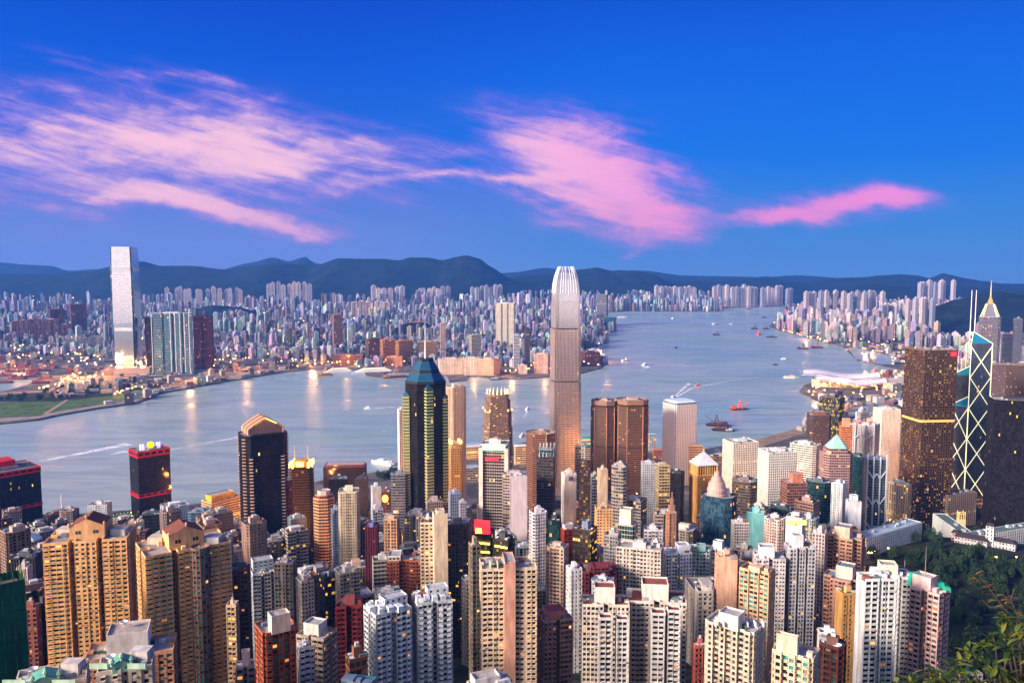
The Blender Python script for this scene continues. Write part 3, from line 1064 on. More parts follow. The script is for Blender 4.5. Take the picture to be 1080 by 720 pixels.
def roofscape(e, poly, z, color, seed, dens=1.0, house=True):
    """lift house, tanks, coolers and plant on a roof"""
    r = random.Random(seed)
    xs = [p[0] for p in poly]
    ys = [p[1] for p in poly]
    cx, cyy = sum(xs) / len(xs), sum(ys) / len(ys)
    w, d = max(xs) - min(xs), max(ys) - min(ys)
    # lay things out along the longest wall
    li = max(range(len(poly)), key=lambda i: math.hypot(poly[i][0] - poly[i - 1][0], poly[i][1] - poly[i - 1][1]))
    ang = math.atan2(poly[li][1] - poly[li - 1][1], poly[li][0] - poly[li - 1][0])
    m = min(w, d)
    pale = tuple(min(.8, c * 1.05 + .04) for c in color[:3]) + (1,)
    if house:
        hh = r.uniform(3, 5.5)
        small_box('lift_house', e, cx, cyy, m * r.uniform(.32, .45), m * r.uniform(.24, .34), z, hh, pale, rz=ang)
        if r.random() < .6:
            small_box('water_tank', e, cx + m * .02, cyy, m * .17, m * .17, z + hh, 1.6, (.5, .5, .48, 1), rz=ang)
    k = int(r.randint(5, 8) * dens)
    safe = inset(poly, 1.2)
    for i in range(k):
        for _ in range(6):
            x, y = cx + r.uniform(-.46, .46) * w, cyy + r.uniform(-.46, .46) * d
            if inside(x, y, safe) and (not house or math.hypot(x - cx, y - cyy) > m * .26):
                break
        else:
            continue
        q = r.random()
        if q < .34:
            small_box('air_conditioner', e, x, y, r.uniform(1.4, 3), r.uniform(1.2, 2.4), z, r.uniform(1.0, 1.8), (.55, .56, .56, 1), rz=ang)
        elif q < .52:
            small_box('stair_head', e, x, y, r.uniform(2, 3.6), r.uniform(2, 3), z, r.uniform(2.2, 3), pale, rz=ang)
        elif q < .68:
            small_box('roof_shed', e, x, y, r.uniform(3, 5), r.uniform(2, 4), z, r.uniform(1.8, 2.6), r.choice([(.12, .18, .16, 1), (.28, .10, .07, 1), (.35, .35, .36, 1), (.16, .22, .3, 1)]), rz=ang)
        elif q < .80:
            mm = MB()
            mm.tube([(x, y, z), (x, y, z + r.uniform(4, 8))], .12, 4)
            mm.build('aerial', PLAIN, e, (.4, .4, .4, 1))
        elif q < .90:
            small_box('planter', e, x, y, r.uniform(1.5, 4), r.uniform(.8, 1.6), z, r.uniform(.8, 1.5), (.05, .09, .03, 1), rz=ang)
        else:
            dish(e, x, y, z, r.uniform(.9, 1.8))


def tower(name, label, cat, x0, x1, yt, D, plan, rot, style, color, group=None, blank=(), roof=None, house=True, tiers=(), dens=1.0, short=None, z1=None, gl=None, crown=None, base=True):
    """one building: walls, glazing, roof and what stands on it. tiers = [(scale, height, style or None, dx, dy)] stacked on the roof"""
    (cx, cyy), poly, zt = footprint(x0, x1, yt, D, plan, rot)
    if z1 is not None:
        zt = z1
    tier_h = sum(t[1] for t in tiers)
    zr = zt - tier_h - 1.3
    zb = ground(cx, cyy) - 3
    if zr - zb < 6:
        zb = zr - 12
    e = empty(name, (cx, cyy, zb), 0, label, cat, group)
    st = dict(ST[style]) if isinstance(style, str) else style
    if gl:
        st['glass'] = gl
    W, G = MB(), MB()
    facade(W, G, poly, 0, zr - zb, st, blank)
    parapet(W, poly, zr - zb)
    W.build('wall', st['wall'], e, color)
    if G.f:
        G.build('glazing', st['glass'], e)
    rc = roof or (.40, .38, .37, 1)
    roof_cap(poly, zr - zb, 'roof', e, rc)
    z = zr - zb
    p = poly
    for t in tiers:
        k, h, sty = t[0], t[1], t[2]
        tcol = t[3] if len(t) > 3 and t[3] else color
        ox, oy = (t[4], t[5]) if len(t) > 5 else (0, 0)
        kx, kyy = k if isinstance(k, tuple) else (k, k)
        c_x, c_y = sum(q[0] for q in p) / len(p), sum(q[1] for q in p) / len(p)
        bw = extent(p)[0]
        base_p = rot2(p_rect(), R(rot) - math.atan2(cx, cyy)) if isinstance(k, tuple) else None
        if base_p:
            base_p = rot2(scl(p_rect(), bw * kx, bw * kyy), R(rot) - math.atan2(cx, cyy))
            p2 = [(q[0] + c_x + ox * bw, q[1] + c_y + oy * bw) for q in base_p]
        else:
            p2 = [((q[0] - c_x) * k + c_x + ox * bw, (q[1] - c_y) * k + c_y + oy * bw) for q in p]
        if sty:
            W, G = MB(), MB()
            s2 = dict(ST[sty])
            facade(W, G, p2, z, z + h, s2)
            parapet(W, p2, z + h, .8)
            u = W.build('upper_storey', s2['wall'], e, tcol)
            if G.f:
                G.build('glazing', s2['glass'], u)
            roof_cap(p2, z + h, 'roof', u, rc)
        else:
            W = MB()
            W.prism(p2, z, z + h, top=False)
            parapet(W, p2, z + h, .9, .3)
            u = W.build('penthouse', WALL, e, tcol)
            roof_cap(p2, z + h, 'roof', u, rc, .3)
        z += h
        p = p2
    if house is not None:
        roofscape(e, p if not tiers else poly, z if not tiers else zr - zb, color, hash_(label), dens, house and not tiers)
    rad = max(math.hypot(*q) for q in poly)
    TOPS.append((cx, cyy, rad, label, short, zt, (x0 + x1) / 2, yt, D))
    e['_z'] = zr - zb
    return e, poly, zr - zb, (cx, cyy, zb)


def hash_(s_):
    h = 7
    for c in s_:
        h = (h * 131 + ord(c)) % 1000003
    return h


def pyramid(e, poly, z, h, color, name='pyramid_roof', mat=None, k=0.02):
    cx, cyy = sum(p[0] for p in poly) / len(poly), sum(p[1] for p in poly) / len(poly)
    m = MB()
    m.prism(poly, z, z + h, top_poly=[((x - cx) * k + cx, (y - cyy) * k + cyy) for x, y in poly])
    return m.build(name, mat or PLAIN, e, color)


def balconies(e, poly, z0, z1, sides, color, fh=3.0, w=2.2, gap=3.4, out=1.2):
    """a front and slab standing out from the given walls at every floor; the hundred highest are parts of their own"""
    m = MB()
    m.prism([(-w / 2, -out), (w / 2, -out), (w / 2, .1), (-w / 2, .1)], 0, 1.15, bottom=True)
    first_, rest_ = None, MB()
    spots_ = []
    for i in sides:
        A, B = poly[i], poly[(i + 1) % len(poly)]
        L = math.hypot(B[0] - A[0], B[1] - A[1])
        if L < w:
            continue
        tx, ty = (B[0] - A[0]) / L, (B[1] - A[1]) / L
        n = max(1, int(L / (w + gap)))
        for k in range(int((z1 - z0) / fh)):
            for j in range(n):
                s = (j + .5) * L / n
                spots_.append((z0 + k * fh, A[0] + tx * s, A[1] + ty * s, math.atan2(ty, tx)))
    spots_.sort(reverse=True)
    for k, (z, x, y, a) in enumerate(spots_):
        if k == 0:
            first_ = m.build('balcony', WALL, e, color)
            o = first_
        elif k < 100:
            o = first_.copy()
            COL.objects.link(o)
            o.parent = e
        else:
            q = [(c[0] + x, c[1] + y) for c in rot2([(-w / 2, -out), (w / 2, -out), (w / 2, .1), (-w / 2, .1)], a)]
            rest_.prism(q, z, z + 1.15, bottom=True)
            continue
        o.location = (x, y, z)
        o.rotation_euler = (0, 0, a)
    if rest_.f:
        tag(rest_.build('lower_balconies', WALL, e, color), kind='stuff')


EMITS = {}


def glow(name, color, strength):
    if name not in EMITS:
        EMITS[name] = paint(name, (*color, 1), 0.5, emit=(color, strength), var=0.0)
    return EMITS[name]


WARM = glow('warm_lamp', (1.0, 0.46, 0.12), 9.0)
GOLD = glow('gold_floodlit_lamp', (1.0, 0.58, 0.10), 3.0)
YELLOWL = glow('yellow_lamp', (1.0, 0.75, 0.08), 2.6)
REDL = glow('red_lamp', (1.0, 0.02, 0.03), 1.6)
GREENL = glow('green_lamp', (0.25, 1.0, 0.45), 2.2)
WHITEL = glow('white_lamp', (1.0, 0.93, 0.78), 2.5)
TUBEL = glow('white_tube_light', (0.95, 0.90, 0.55), 0.5)
BLUEL = glow('blue_lamp', (0.15, 0.25, 1.0), 1.2)
# ------------------------------------------------------------------ colours of walls
WHITE, CREAM, IVORY, PALEGREY = C(226, 224, 222), C(232, 214, 192), C(222, 200, 174), C(190, 192, 198)
TAN, ORANGE, PINK, MAUVE = C(208, 152, 96), C(198, 122, 72), C(214, 178, 168), C(150, 120, 118)
BROWN, DKBROWN, GREY, DKGREY = C(120, 86, 70), C(62, 46, 40), C(134, 134, 138), C(66, 66, 70)
PALEBLUE, LILAC, REDBR, MAROON = C(176, 194, 214), C(190, 180, 196), C(150, 56, 38), C(118, 38, 44)
BLACK, GOLDEN, SAND, GREENW = C(24, 24, 26), C(222, 168, 84), C(210, 184, 150), C(16, 92, 62)
TEAL = C(110, 170, 175)
OFF, FLAT = 'office_tower', 'apartment_tower'


# ------------------------------------------------------------------ the front row of flats on the slope
def pediment(e, poly, z, w, d, h, color, rcol, ang, cx=0, cyy=0):
    """gabled rooftop house with a ridge running back and urns at the corners"""
    m = MB()
    b = [(q[0] + cx, q[1] + cyy) for q in rot2([(-w / 2, -d / 2), (w / 2, -d / 2), (w / 2, d / 2), (-w / 2, d / 2)], ang)]
    m.prism(b, z, z + h, top=False)
    f0, f1 = Vector((*b[0], z + h)), Vector((*b[1], z + h))
    r0, r1 = Vector((*b[3], z + h)), Vector((*b[2], z + h))
    pf, pb = (f0 + f1) / 2 + Vector((0, 0, h * .55)), (r0 + r1) / 2 + Vector((0, 0, h * .55))
    m.face([tuple(f0), tuple(f1), tuple(pf)])
    m.face([tuple(r1), tuple(r0), tuple(pb)])
    g = m.build('gable_house', WALL, e, color)
    m = MB()
    up = Vector((0, 0, .15))
    m.face([tuple(q + up) for q in (f1, r1, pb, pf)])
    m.face([tuple(q + up) for q in (r0, f0, pf, pb)])
    m.build('gable_roof', ROOF, g, rcol)
    for q in (f0, f1, pf):
        m = MB()
        m.lathe([(.5, q.z), (.5, q.z + .8), (.9, q.z + 1.4), (.7, q.z + 2.2), (.1, q.z + 2.7)], q.x, q.y, 8)
        m.build('finial', WALL, g, color)
    m = MB()
    a = rot2([(0, -1)], ang)[0]
    for s_ in (-.25, .25):
        c = f0 + (f1 - f0) * (.5 + s_)
        t = (f1 - f0).normalized()
        for k in (-1, 1):
            p0, p1 = c + t * (k * .15), c + t * (k * (w * .07 + .15))
            if k < 0:
                p0, p1 = p1, p0
            o = Vector((a[0] * .05, a[1] * .05, 0))
            m.face([tuple(p0 + o - Vector((0, 0, h * .55))), tuple(p1 + o - Vector((0, 0, h * .55))), tuple(p1 + o - Vector((0, 0, h * .3))), tuple(p0 + o - Vector((0, 0, h * .3)))])
    m.build('window', G_RES, g)


for (x0, x1, yt, D, lab, sh, rt) in ((46, 146, 562, 500, 'leftmost of two tan orange flats with pediment roofs and deep light wells', 'left tan flats', -14),
                                     (143, 244, 571, 480, 'tan orange flats with pediment roof, right of its darker twin, lit bays at one side', 'right tan flats', 12)):
    e, p, z, c = tower(FLAT, lab, 'building', x0, x1, yt, D, p_notch(2, .07, .16, .62), rt, 'ribbon', C(242, 188, 128), 'tan flats with pediment roofs', roof=C(150, 140, 140), house=False, short=sh)
    pediment(e, p, z, 20, 18, 8.5, C(222, 170, 118), C(120, 72, 58), R(rt) - math.atan2(c[0], c[1]), 0, 0)
    small_box('lift_house', e, -17, 3, 9, 8, z, 4, C(200, 180, 160))
    small_box('lift_house', e, 17, 3, 9, 8, z, 4, C(200, 196, 196))
# round bay of glass on the right twin
(ecx, ecy), _, ez = footprint(200, 222, 574, 470, p_round(14), 0)
W, G = MB(), MB()
eb = empty(FLAT, (ecx, ecy, ground(ecx, ecy) - 3), 0, 'round bronze glass bay tower joined to the tan flats', 'building')
zz = ez - eb.location.z
rb = scl(p_round(14), 11)
facade(W, G, rb, 0, zz - 2, ST['teal'])
parapet(W, rb, zz - 2)
W.build('wall', TONED, eb, C(128, 100, 84))
G.build('glazing', G_TEAL, eb)
roof_cap(rb, zz - 2, 'roof', eb, C(150, 140, 140))

e, p, z, c = tower(FLAT, 'pinkish brown flats with white curved penthouse and rooftop dish, below tan flats', 'building', 88, 188, 660, 345, p_notch(2, .1, .10, .5), -8, 'ribbon', C(206, 150, 112), house=False, roof=C(176, 160, 150), tiers=(((.42, .34), 9, None, C(226, 214, 204), -.02, 0),), short='curved penthouse flats')
dish(e, -3.5, 1, z + 9.8, 1.8)
dish(e, 9, -5, z, 1.4)
for i in range(5):
    small_box('planter', e, -14 + i * 2.2, -4.2 + .6 * (i % 2), 1.6, 1.0, z, .9, (.05, .10, .04, 1))

for (x0, x1, yt, D, lab) in ((102, 164, 690, 262, 'cream flats with mint green gable and lattice parapet, right of its lower twin'), (14, 96, 704, 270, 'cream flats with mint green gable at bottom left corner of the view')):
    e, p, z, c = tower(FLAT, lab, 'building', x0, x1, yt + 6, D, p_notch(1, .12, .1, .7), -6, 'punch', C(226, 206, 186), 'cream flats with mint green gables', house=False, roof=C(170, 160, 156), dens=1.4)
    w = extent(p)[0]
    pediment(e, p, z, w * .3, w * .3, 2.6, C(150, 196, 170), C(96, 160, 140), -math.atan2(c[0], c[1]), 0, -w * .15)
    for s_ in (-1, 1):
        small_box('lattice_parapet', e, s_ * w * .32, -w * .30, w * .30, .4, z + 1.35, 1.8, C(170, 200, 176))
    dish(e, -w * .3, w * .08, z, 1.7)
    small_box('lift_house', e, w * .2, w * .15, 6, 5, z, 4, C(214, 206, 200))

# tower wrapped in green netting
(cx, cyy), p, zt = footprint(-26, 23, 610, 420, p_rect(.8), 8)
zb = ground(cx, cyy)
e = empty(FLAT, (cx, cyy, zb), 0, 'tower under construction wrapped in dark green netting at the left edge', 'building')
m = MB()
m.prism(p, 0, zt - zb - 4)
m.build('wall', WALL, e, C(110, 100, 92))
m = MB()
q = inset(p, -1.0)
for k in range(12):
    a, b = k * (zt - zb) / 12, (k + 1) * (zt - zb) / 12 - .25
    m.prism(inset(p, -1.0 - .25 * (k % 2)), a, b, top=False)
m.build('netting', paint('netting', None, .95, var=.5, scale=.2), e, GREENW)
for i in range(4):
    for t in (0, .25, .5, .75):
        A, B = q[i], q[(i + 1) % 4]
        x, y = A[0] + (B[0] - A[0]) * t, A[1] + (B[1] - A[1]) * t
        m = MB()
        m.tube([(x, y, 0), (x, y, zt - zb + 3.0 + 2 * ((i + t * 4) % 2))], .25, 5)
        m.build('scaffold_pole', PLAIN, e, C(70, 110, 60))

# white twin flats in the centre foreground
for (x0, x1, yt, D, lab, r_) in ((383, 434, 628, 430, 'left white flats of the foreground pair, stepped terraces and washing on the roof', 24), (434, 477, 618, 440, 'right white flats of the foreground pair, raised frames on the roof', 12)):
    e, p, z, c = tower(FLAT, lab, 'building', x0, x1, yt, D, p_notch(1, .12, .14, .8), r_, 'flats_b', C(216, 220, 226), 'pair of white foreground flats', roof=C(186, 188, 192), dens=2.0, tiers=(((.5, .3), 5.5, 'punch', C(214, 220, 226), .1, .12),), short='white foreground flats')
    w = extent(p)[0]
    for k in range(4):
        small_box('terrace_wall', e, -w * .3 + k * w * .19, -w * .2 + .04 * w * (k % 2), w * .12, w * .16, z, 3.4, C(208, 216, 224), rz=R(r_) - math.atan2(c[0], c[1]))
    balconies(e, p, 0, z, (0, 4), C(222, 226, 230), w=2.0, gap=2.2, out=.9)
    dish(e, -w * .32, -w * .1, z + 3.4, 1.3)

# white complex right of centre: penthouse towers with pairs of flats standing before them
for (x0, x1, yt, D, lab, sh) in ((613, 664, 625, 462, 'cream white flats with tall penthouse box, left of its twin', 'left penthouse flats'), (660, 724, 621, 470, 'cream white flats with tall penthouse box, right of its twin', 'right penthouse flats')):
    e, p, z, c = tower(FLAT, lab, 'building', x0, x1, yt - 10, D, p_notch(1, .1, .12, .55), 4, 'flats', C(226, 212, 200), 'cream white flats with penthouse boxes', roof=C(150, 84, 70), dens=1.5, tiers=(((.42, .34), 9.5, None, C(230, 214, 202), -.02, 0),), short=sh)
for (x0, x1, yt, D, lab) in ((631, 646, 648, 436, 'slender pale flats with red roof terrace, first of the four before the penthouse boxes'), (649, 663, 650, 436, 'slender pale flats, second of the four before the penthouse boxes'),
                             (686, 702, 643, 440, 'slender pale flats, third of the four before the penthouse boxes'), (703, 718, 640, 440, 'slender pale flats, fourth of the four before the penthouse boxes')):
    tower(FLAT, lab, 'building', x0, x1, yt, D, p_rect(1.0), 6, 'flats_b', C(218, 214, 214), 'slender pale flats in pairs', roof=C(140, 66, 54), house=None)

e, p, z, c = tower(FLAT, 'broad cream flats with balconies and bright penthouse, right of centre foreground', 'building', 744, 808, 640, 405, p_bay(4, .05, .6), -22, 'flats_b', C(230, 216, 196), dens=1.6, tiers=(((.34, .3), 7, None, C(226, 214, 206), .04, .05),), short='broad cream flats')
balconies(e, p, 0, z, (1, 3, 5), C(232, 218, 200), w=2.4, gap=1.6)
for i in range(7):
    small_box('roof_frame', e, -12 + i * 4, -6.5, .5, 4, z + 1.3, 2.6, C(224, 222, 222))
e, p, z, c = tower(FLAT, 'cream slab flats with teal glass corners and thin blank spine wall on top', 'building', 815, 866, 664, 335, p_bay(3, .08, .7), -14, 'teal', C(224, 196, 170), dens=1.2, tiers=(((.42, .14), 8, None, C(228, 198, 172), -.1, .06),), short='spine wall flats')
balconies(e, p, 0, z, (1, 5, 9), C(222, 214, 206), w=2.6, gap=1.4, out=1.5)
tower(FLAT, 'dark red brown flats with white curved roof edge beside the spine wall flats', 'building', 864, 893, 676, 385, p_chamfer(.9, .2), -10, 'flats_b', C(82, 40, 34), roof=C(150, 170, 172))
e, p, z, c = tower(FLAT, 'tall white flats with blank gable wall and dark balconies, roof garden on top', 'building', 903, 946, 606, 425, p_notch(1, .07, .12, .62), 26, 'flats_b', C(230, 232, 234), blank=(13, 14, 15, 16, 17, 18, 19), roof=C(120, 80, 60), dens=1.5, short='tall white gable flats')
for i in range(8):
    small_box('planter', e, -6 + 1.7 * (i % 4), -3 + 2 * (i // 4), 1.5, 1.2, z, 1.3, (.05, .11, .03, 1))
tower(FLAT, 'white flats with cream lift house, behind the gable flats', 'building', 917, 964, 592, 460, p_notch(2, .06, .12, .7), 14, 'flats_b', C(226, 226, 228), dens=1.5, tiers=(((.4, .36), 6, None, C(230, 214, 188), -.1, 0),))
e, p, z, c = tower(FLAT, 'pink flats with turquoise roof awnings and a thin mast', 'building', 960, 1003, 606, 440, p_notch(1, .2, .22, .8), -24, 'flats', C(218, 182, 178), roof=C(190, 170, 170), house=False, tiers=(((.5, .4), 7, None, C(216, 184, 180), -.1, .1),), short='pink turquoise flats')
w = extent(p)[0]
for (x, y, a, b, h) in ((-.30, .28, .3, .2, 7.5), (.28, .05, .22, .2, 4.0), (.40, -.12, .16, .16, 2.5)):
    m = MB()
    bx = [(x * w - a * w / 2, y * w - b * w / 2), (x * w + a * w / 2, y * w - b * w / 2), (x * w + a * w / 2, y * w + b * w / 2), (x * w - a * w / 2, y * w + b * w / 2)]
    m.prism(bx, z, z + h, top_poly=[((q[0] - x * w) * .8 + x * w, (q[1] - y * w) * .8 + y * w) for q in bx])
    m.build('awning_roof', PLAIN, e, C(40, 176, 146))
m = MB()
m.tube([(-2, 2, z + 7), (-2, 2, z + 24)], .22, 6, r1=.08)
m.build('mast', PLAIN, e, C(150, 140, 120))

# ------------------------------------------------------------------ table of towers: x0, x1, roof line, distance, plan, turn, style, colour, label, extras
T = []
A_ = T.append
A_((FLAT, 505, 566, 586, 450, p_notch(1, .17, .08, .6), 6, 'flats_b', C(232, 206, 176), 'tall cream flats with pinkish blank spine and framed roof terrace', dict(tiers=(((.18, .5), 3.5, None, C(200, 150, 128), .02, 0),), dens=1.6, short='cream spine flats')))
A_((FLAT, 492, 548, 712, 285, p_notch(1, .16, .12, .8), 20, 'flats_b', C(212, 208, 204), 'pale grey flats roof with sunken terraces at the bottom edge', dict(dens=2.5, tiers=(((.5, .3), 3.5, None, C(216, 206, 196), -.15, .1),))))
A_((FLAT, 565, 604, 640, 470, p_notch(1, .12, .2, .9), 18, 'flats', C(178, 140, 138), 'dusky pink flats with dark red trimmed roof and two lamps', dict(roof=C(170, 90, 84), tiers=(((.5, .5), 4, None, C(196, 120, 112), 0, 0),), short='dusky pink flats')))
A_((FLAT, 597, 614, 597, 560, p_rect(1.1), 22, 'flats', C(224, 222, 224), 'slim white flats with magenta side wall', dict()))
A_((FLAT, 312, 356, 654, 400, p_notch(1, .1, .12, .8), -34, 'flats_b', C(180, 158, 138), 'beige brown flats with planted balconies and white penthouse', dict(dens=1.5, tiers=(((.45, .4), 5.5, None, C(206, 200, 192), -.05, .05),))))
A_((FLAT, 268, 313, 640, 415, p_bay(3, .08, .8), 16, 'teal', C(176, 92, 62), 'brick red flats with cream roof billboard box and teal glass', dict(tiers=(((.42, .3), 9, None, C(232, 206, 180), 0, 0),), short='brick red teal flats')))
A_((FLAT, 313, 333, 678, 395, p_rect(.9), 10, 'flats', C(196, 186, 200), 'low lilac flats with orange lit windows', dict(gl=G_LITOFF)))
A_((FLAT, 312, 331, 609, 560, p_rect(1.2), 20, 'flats', C(224, 206, 184), 'thin cream flats with arched roof frame', dict()))
A_((FLAT, 354, 384, 634, 500, p_notch(1, .2, .12, .9), -6, 'flats_b', C(120, 34, 34), 'dark red flats with tall black window strips', dict(gl=G_OFF, roof=C(130, 50, 46), short='dark red flats')))
A_((FLAT, 364, 388, 690, 330, p_rect(.8), 16, 'bronze', C(120, 74, 48), 'small block with floodlit orange roof beside the white foreground pair', dict(gl=G_LITOFF, roof=C(220, 140, 50))))
A_((FLAT, 360, 398, 716, 300, p_rect(.6), -24, 'blue', C(60, 120, 140), 'low block with teal blue roof at the bottom edge', dict(roof=C(40, 140, 165), house=False, dens=.6)))
A_((FLAT, 443, 459, 548, 620, p_rect(1.2), -6, 'flats_b', C(228, 204, 176), 'left wing of cream slab tower with orange lit rooms', dict(gl=G_LITOFF)))
A_((FLAT, 456, 472, 536, 612, p_rect(.8), 8, 'flats', C(232, 206, 174), 'tall blank cream slab tower between two lower wings', dict(blank=(0, 1, 3), tiers=(((.5, .5), 3, None),), short='blank cream slab')))
A_((FLAT, 470, 497, 548, 630, p_bay(3, .06, .8), -10, 'teal', C(108, 96, 96), 'dark grey wing of the cream slab tower with lit top floors', dict(gl=G_LITOFF)))
A_((FLAT, 408, 446, 582, 640, p_notch(1, .3, .1, .6), -4, 'flats', C(172, 98, 74), 'brick red flats with smooth centre strip and white crown', dict(tiers=(((.35, .5), 4, 'punch', C(220, 214, 210), -.28, 0),), short='brick red strip flats')))
A_((FLAT, 494, 507, 572, 490, p_rect(1.3), 20, 'teal', C(150, 130, 110), 'narrow flats of green glass beside the cream spine flats', dict(gl=G_TEAL)))
A_((FLAT, 498, 522, 560, 640, p_rect(1.0), -18, 'green', C(26, 36, 34), 'dark green building with yellow lit terraces under red sign', dict(gl=G_LITOFF)))
A_((FLAT, 520, 541, 566, 600, p_rect(1.0), -18, 'flats', C(60, 52, 46), 'dark flats with yellow striped scaffold beside the cream spine flats', dict(gl=G_LITOFF)))
A_((FLAT, 242, 264, 597, 500, p_notch(1, .1, .12, .9), -10, 'flats', C(122, 92, 78), 'brown flats with white roof edge, right of the tan pair', dict(roof=C(210, 210, 214))))
A_((FLAT, 262, 297, 588, 600, p_notch(2, .09, .14, .8), 10, 'flats', C(214, 218, 224), 'white flats with pale blue penthouse box', dict(tiers=(((.55, .34), 8, 'punch', C(196, 206, 218), -.1, .05),), short='pale blue penthouse flats')))
A_((FLAT, 289, 313, 590, 590, p_rect(.9), -14, 'teal', C(134, 120, 112), 'grey brown flats with teal windows and railed white roof', dict(roof=C(206, 208, 208))))
A_((FLAT, 235, 246, 568, 560, p_rect(1.0), -30, 'blue', C(110, 130, 150), 'narrow blue glass flats behind the right tan flats', dict()))
A_((FLAT, 238, 252, 635, 470, p_rect(1.2), -16, 'flats_b', C(226, 190, 150), 'slim floodlit cream flats with white ring on the roof', dict(gl=G_LITOFF)))
A_((FLAT, 248, 268, 684, 380, p_notch(1, .2, .2, .8), 0, 'flats', C(176, 150, 148), 'low pinkish flats with square lift tower below the brown flats', dict(tiers=(((.36, .3), 7, None, C(196, 170, 168), .05, 0),))))
A_((FLAT, 696, 730, 572, 640, p_notch(1, .1, .14, .7), 20, 'flats', C(226, 226, 232), 'white flats with blue grey spine, left block of the white row', dict(tiers=(((.4, .35), 6, None, C(222, 224, 232), .22, 0),), dens=1.4, short='white row flats')))
A_((FLAT, 728, 750, 571, 650, p_bay(3, .06, .7), 4, 'teal', C(196, 204, 204), 'grey green glazed flats, middle block of the white row', dict(tiers=(((.4, .4), 4, None, C(120, 160, 160), 0, 0),))))
A_((FLAT, 748, 768, 569, 650, p_notch(1, .12, .14, .8), -18, 'flats', C(224, 220, 220), 'white flats with tilted roof house, right block of the white row', dict(tiers=(((.45, .4), 6, None),))))
A_((FLAT, 754, 778, 584, 520, p_rect(.8), 14, 'flats', C(222, 176, 148), 'pinkish flats with blank wall and green terraces', dict(roof=C(70, 90, 60), blank=(0,), short='pinkish blank flats')))
A_((FLAT, 771, 797, 592, 530, p_notch(1, .1, .1, .8), -20, 'flats', C(214, 160, 122), 'peach flats with slatted lift tower', dict(tiers=(((.62, .55), 10, 'ribs', C(214, 150, 116), 0, 0),), short='peach slatted flats')))
A_((FLAT, 780, 818, 598, 490, p_step(3, .06, .7), -22, 'teal', C(212, 172, 138), 'peach flats stepping down in planted terraces with teal glass', dict(roof=C(150, 90, 60), gl=G_TEAL)))
A_((FLAT, 733, 752, 620, 520, p_rect(.9), 14, 'flats_b', C(200, 190, 182), 'grey white flats with planted roof left of the broad cream flats', dict(roof=C(60, 74, 50))))
A_((FLAT, 730, 746, 678, 440, p_rect(.8), 18, 'flats', C(168, 84, 76), 'small red brick flats beside the broad cream flats', dict()))
A_((FLAT, 794, 829, 574, 600, p_notch(1, .14, .16, .8), 10, 'flats', C(206, 200, 204), 'grey white flats with tall white lift house near the right foreground', dict(tiers=(((.45, .4), 8, None, C(228, 220, 222), -.1, 0),), dens=1.5)))
A_((FLAT, 827, 861, 562, 600, p_notch(2, .1, .16, .7), 20, 'flats', C(198, 198, 206), 'twin winged grey flats with pale end wall and white lift house', dict(tiers=(((.36, .4), 9, None, C(226, 218, 218), -.12, 0),), blank=(17, 18, 19), short='twin winged grey flats')))
A_((FLAT, 857, 873, 560, 640, p_rect(1.0), -12, 'flats', C(196, 178, 176), 'pinkish grey flats squeezed beside the twin winged flats', dict()))
A_((FLAT, 873, 913, 553, 650, p_cross(.22, .9), -12, 'flats', C(196, 146, 122), 'upper of two salmon pink cruciform flats with square lift house', dict(roof=C(120, 150, 170), tiers=(((.4, .4), 8, None, C(222, 176, 152), -.08, 0),), short='upper salmon flats')))
A_((FLAT, 869, 912, 594, 560, p_cross(.22, .9), -12, 'flats', C(184, 136, 118), 'lower of two salmon pink cruciform flats with square lift house', dict(roof=C(110, 140, 150), tiers=(((.4, .4), 8, None, C(220, 184, 166), .05, 0),), short='lower salmon flats')))
A_((FLAT, 881, 907, 622, 500, p_rect(.8), 30, 'punch', C(196, 148, 88), 'golden brown flats with floodlit roof left of the gable flats', dict(blank=(3,), roof=C(190, 160, 90))))
A_((FLAT, 862, 882, 664, 400, p_rect(.7), 12, 'punch', C(222, 222, 220), 'small white house with green roof and yellow awning', dict(roof=C(52, 84, 62))))
A_((FLAT, 650, 700, 574, 610, p_rect(.5), -8, 'flats', C(205, 190, 180), 'low cream block with busy roof before the black glass tower', dict(dens=2)))
A_((FLAT, 610, 652, 590, 600, p_bay(4, .07, .7), 10, 'flats', C(116, 46, 56), 'maroon flats with gabled roof terraces in the centre', dict(roof=C(130, 50, 60), dens=2, tiers=(((.4, .4), 5, 'flats', C(116, 46, 56), 0, 0),), short='maroon flats')))
A_((FLAT, 624, 648, 610, 540, p_rect(.8), -14, 'punch', C(214, 214, 218), 'white roof house with dome before the maroon flats', dict()))
A_((FLAT, 576, 600, 574, 620, p_rect(.8), -20, 'flats_b', C(200, 168, 150), 'cream and red flats with white fins in the centre', dict(gl=G_RES)))
A_((FLAT, 541, 566, 594, 580, p_rect(.9), 10, 'ribs', C(186, 150, 146), 'rose pink ribbed flats behind the cream spine flats', dict()))
A_((FLAT, 558, 577, 538, 720, p_chamfer(.9, .15), 20, 'flats', C(222, 214, 220), 'lilac white flats with rounded top in the centre', dict(short='lilac white flats')))
A_((FLAT, 577, 592, 546, 720, p_rect(.9), -10, 'green', C(40, 40, 42), 'dark glass block with cluttered roof in the centre', dict()))
A_((FLAT, 589, 608, 551, 715, p_rect(1.1), 24, 'punch', C(150, 54, 32), 'rust red flats with stepped roof in the centre', dict(tiers=(((.55, .5), 4, None, C(190, 180, 178), 0, 0),), short='rust red flats')))
A_((OFF, 604, 630, 548, 690, p_rect(.9), -24, 'bronze', C(70, 44, 34), 'dark building with orange lit lobby wall and cream edge', dict(gl=G_LITOFF, tiers=(((.25, .25), 6, None, C(120, 130, 150), .05, 0),))))
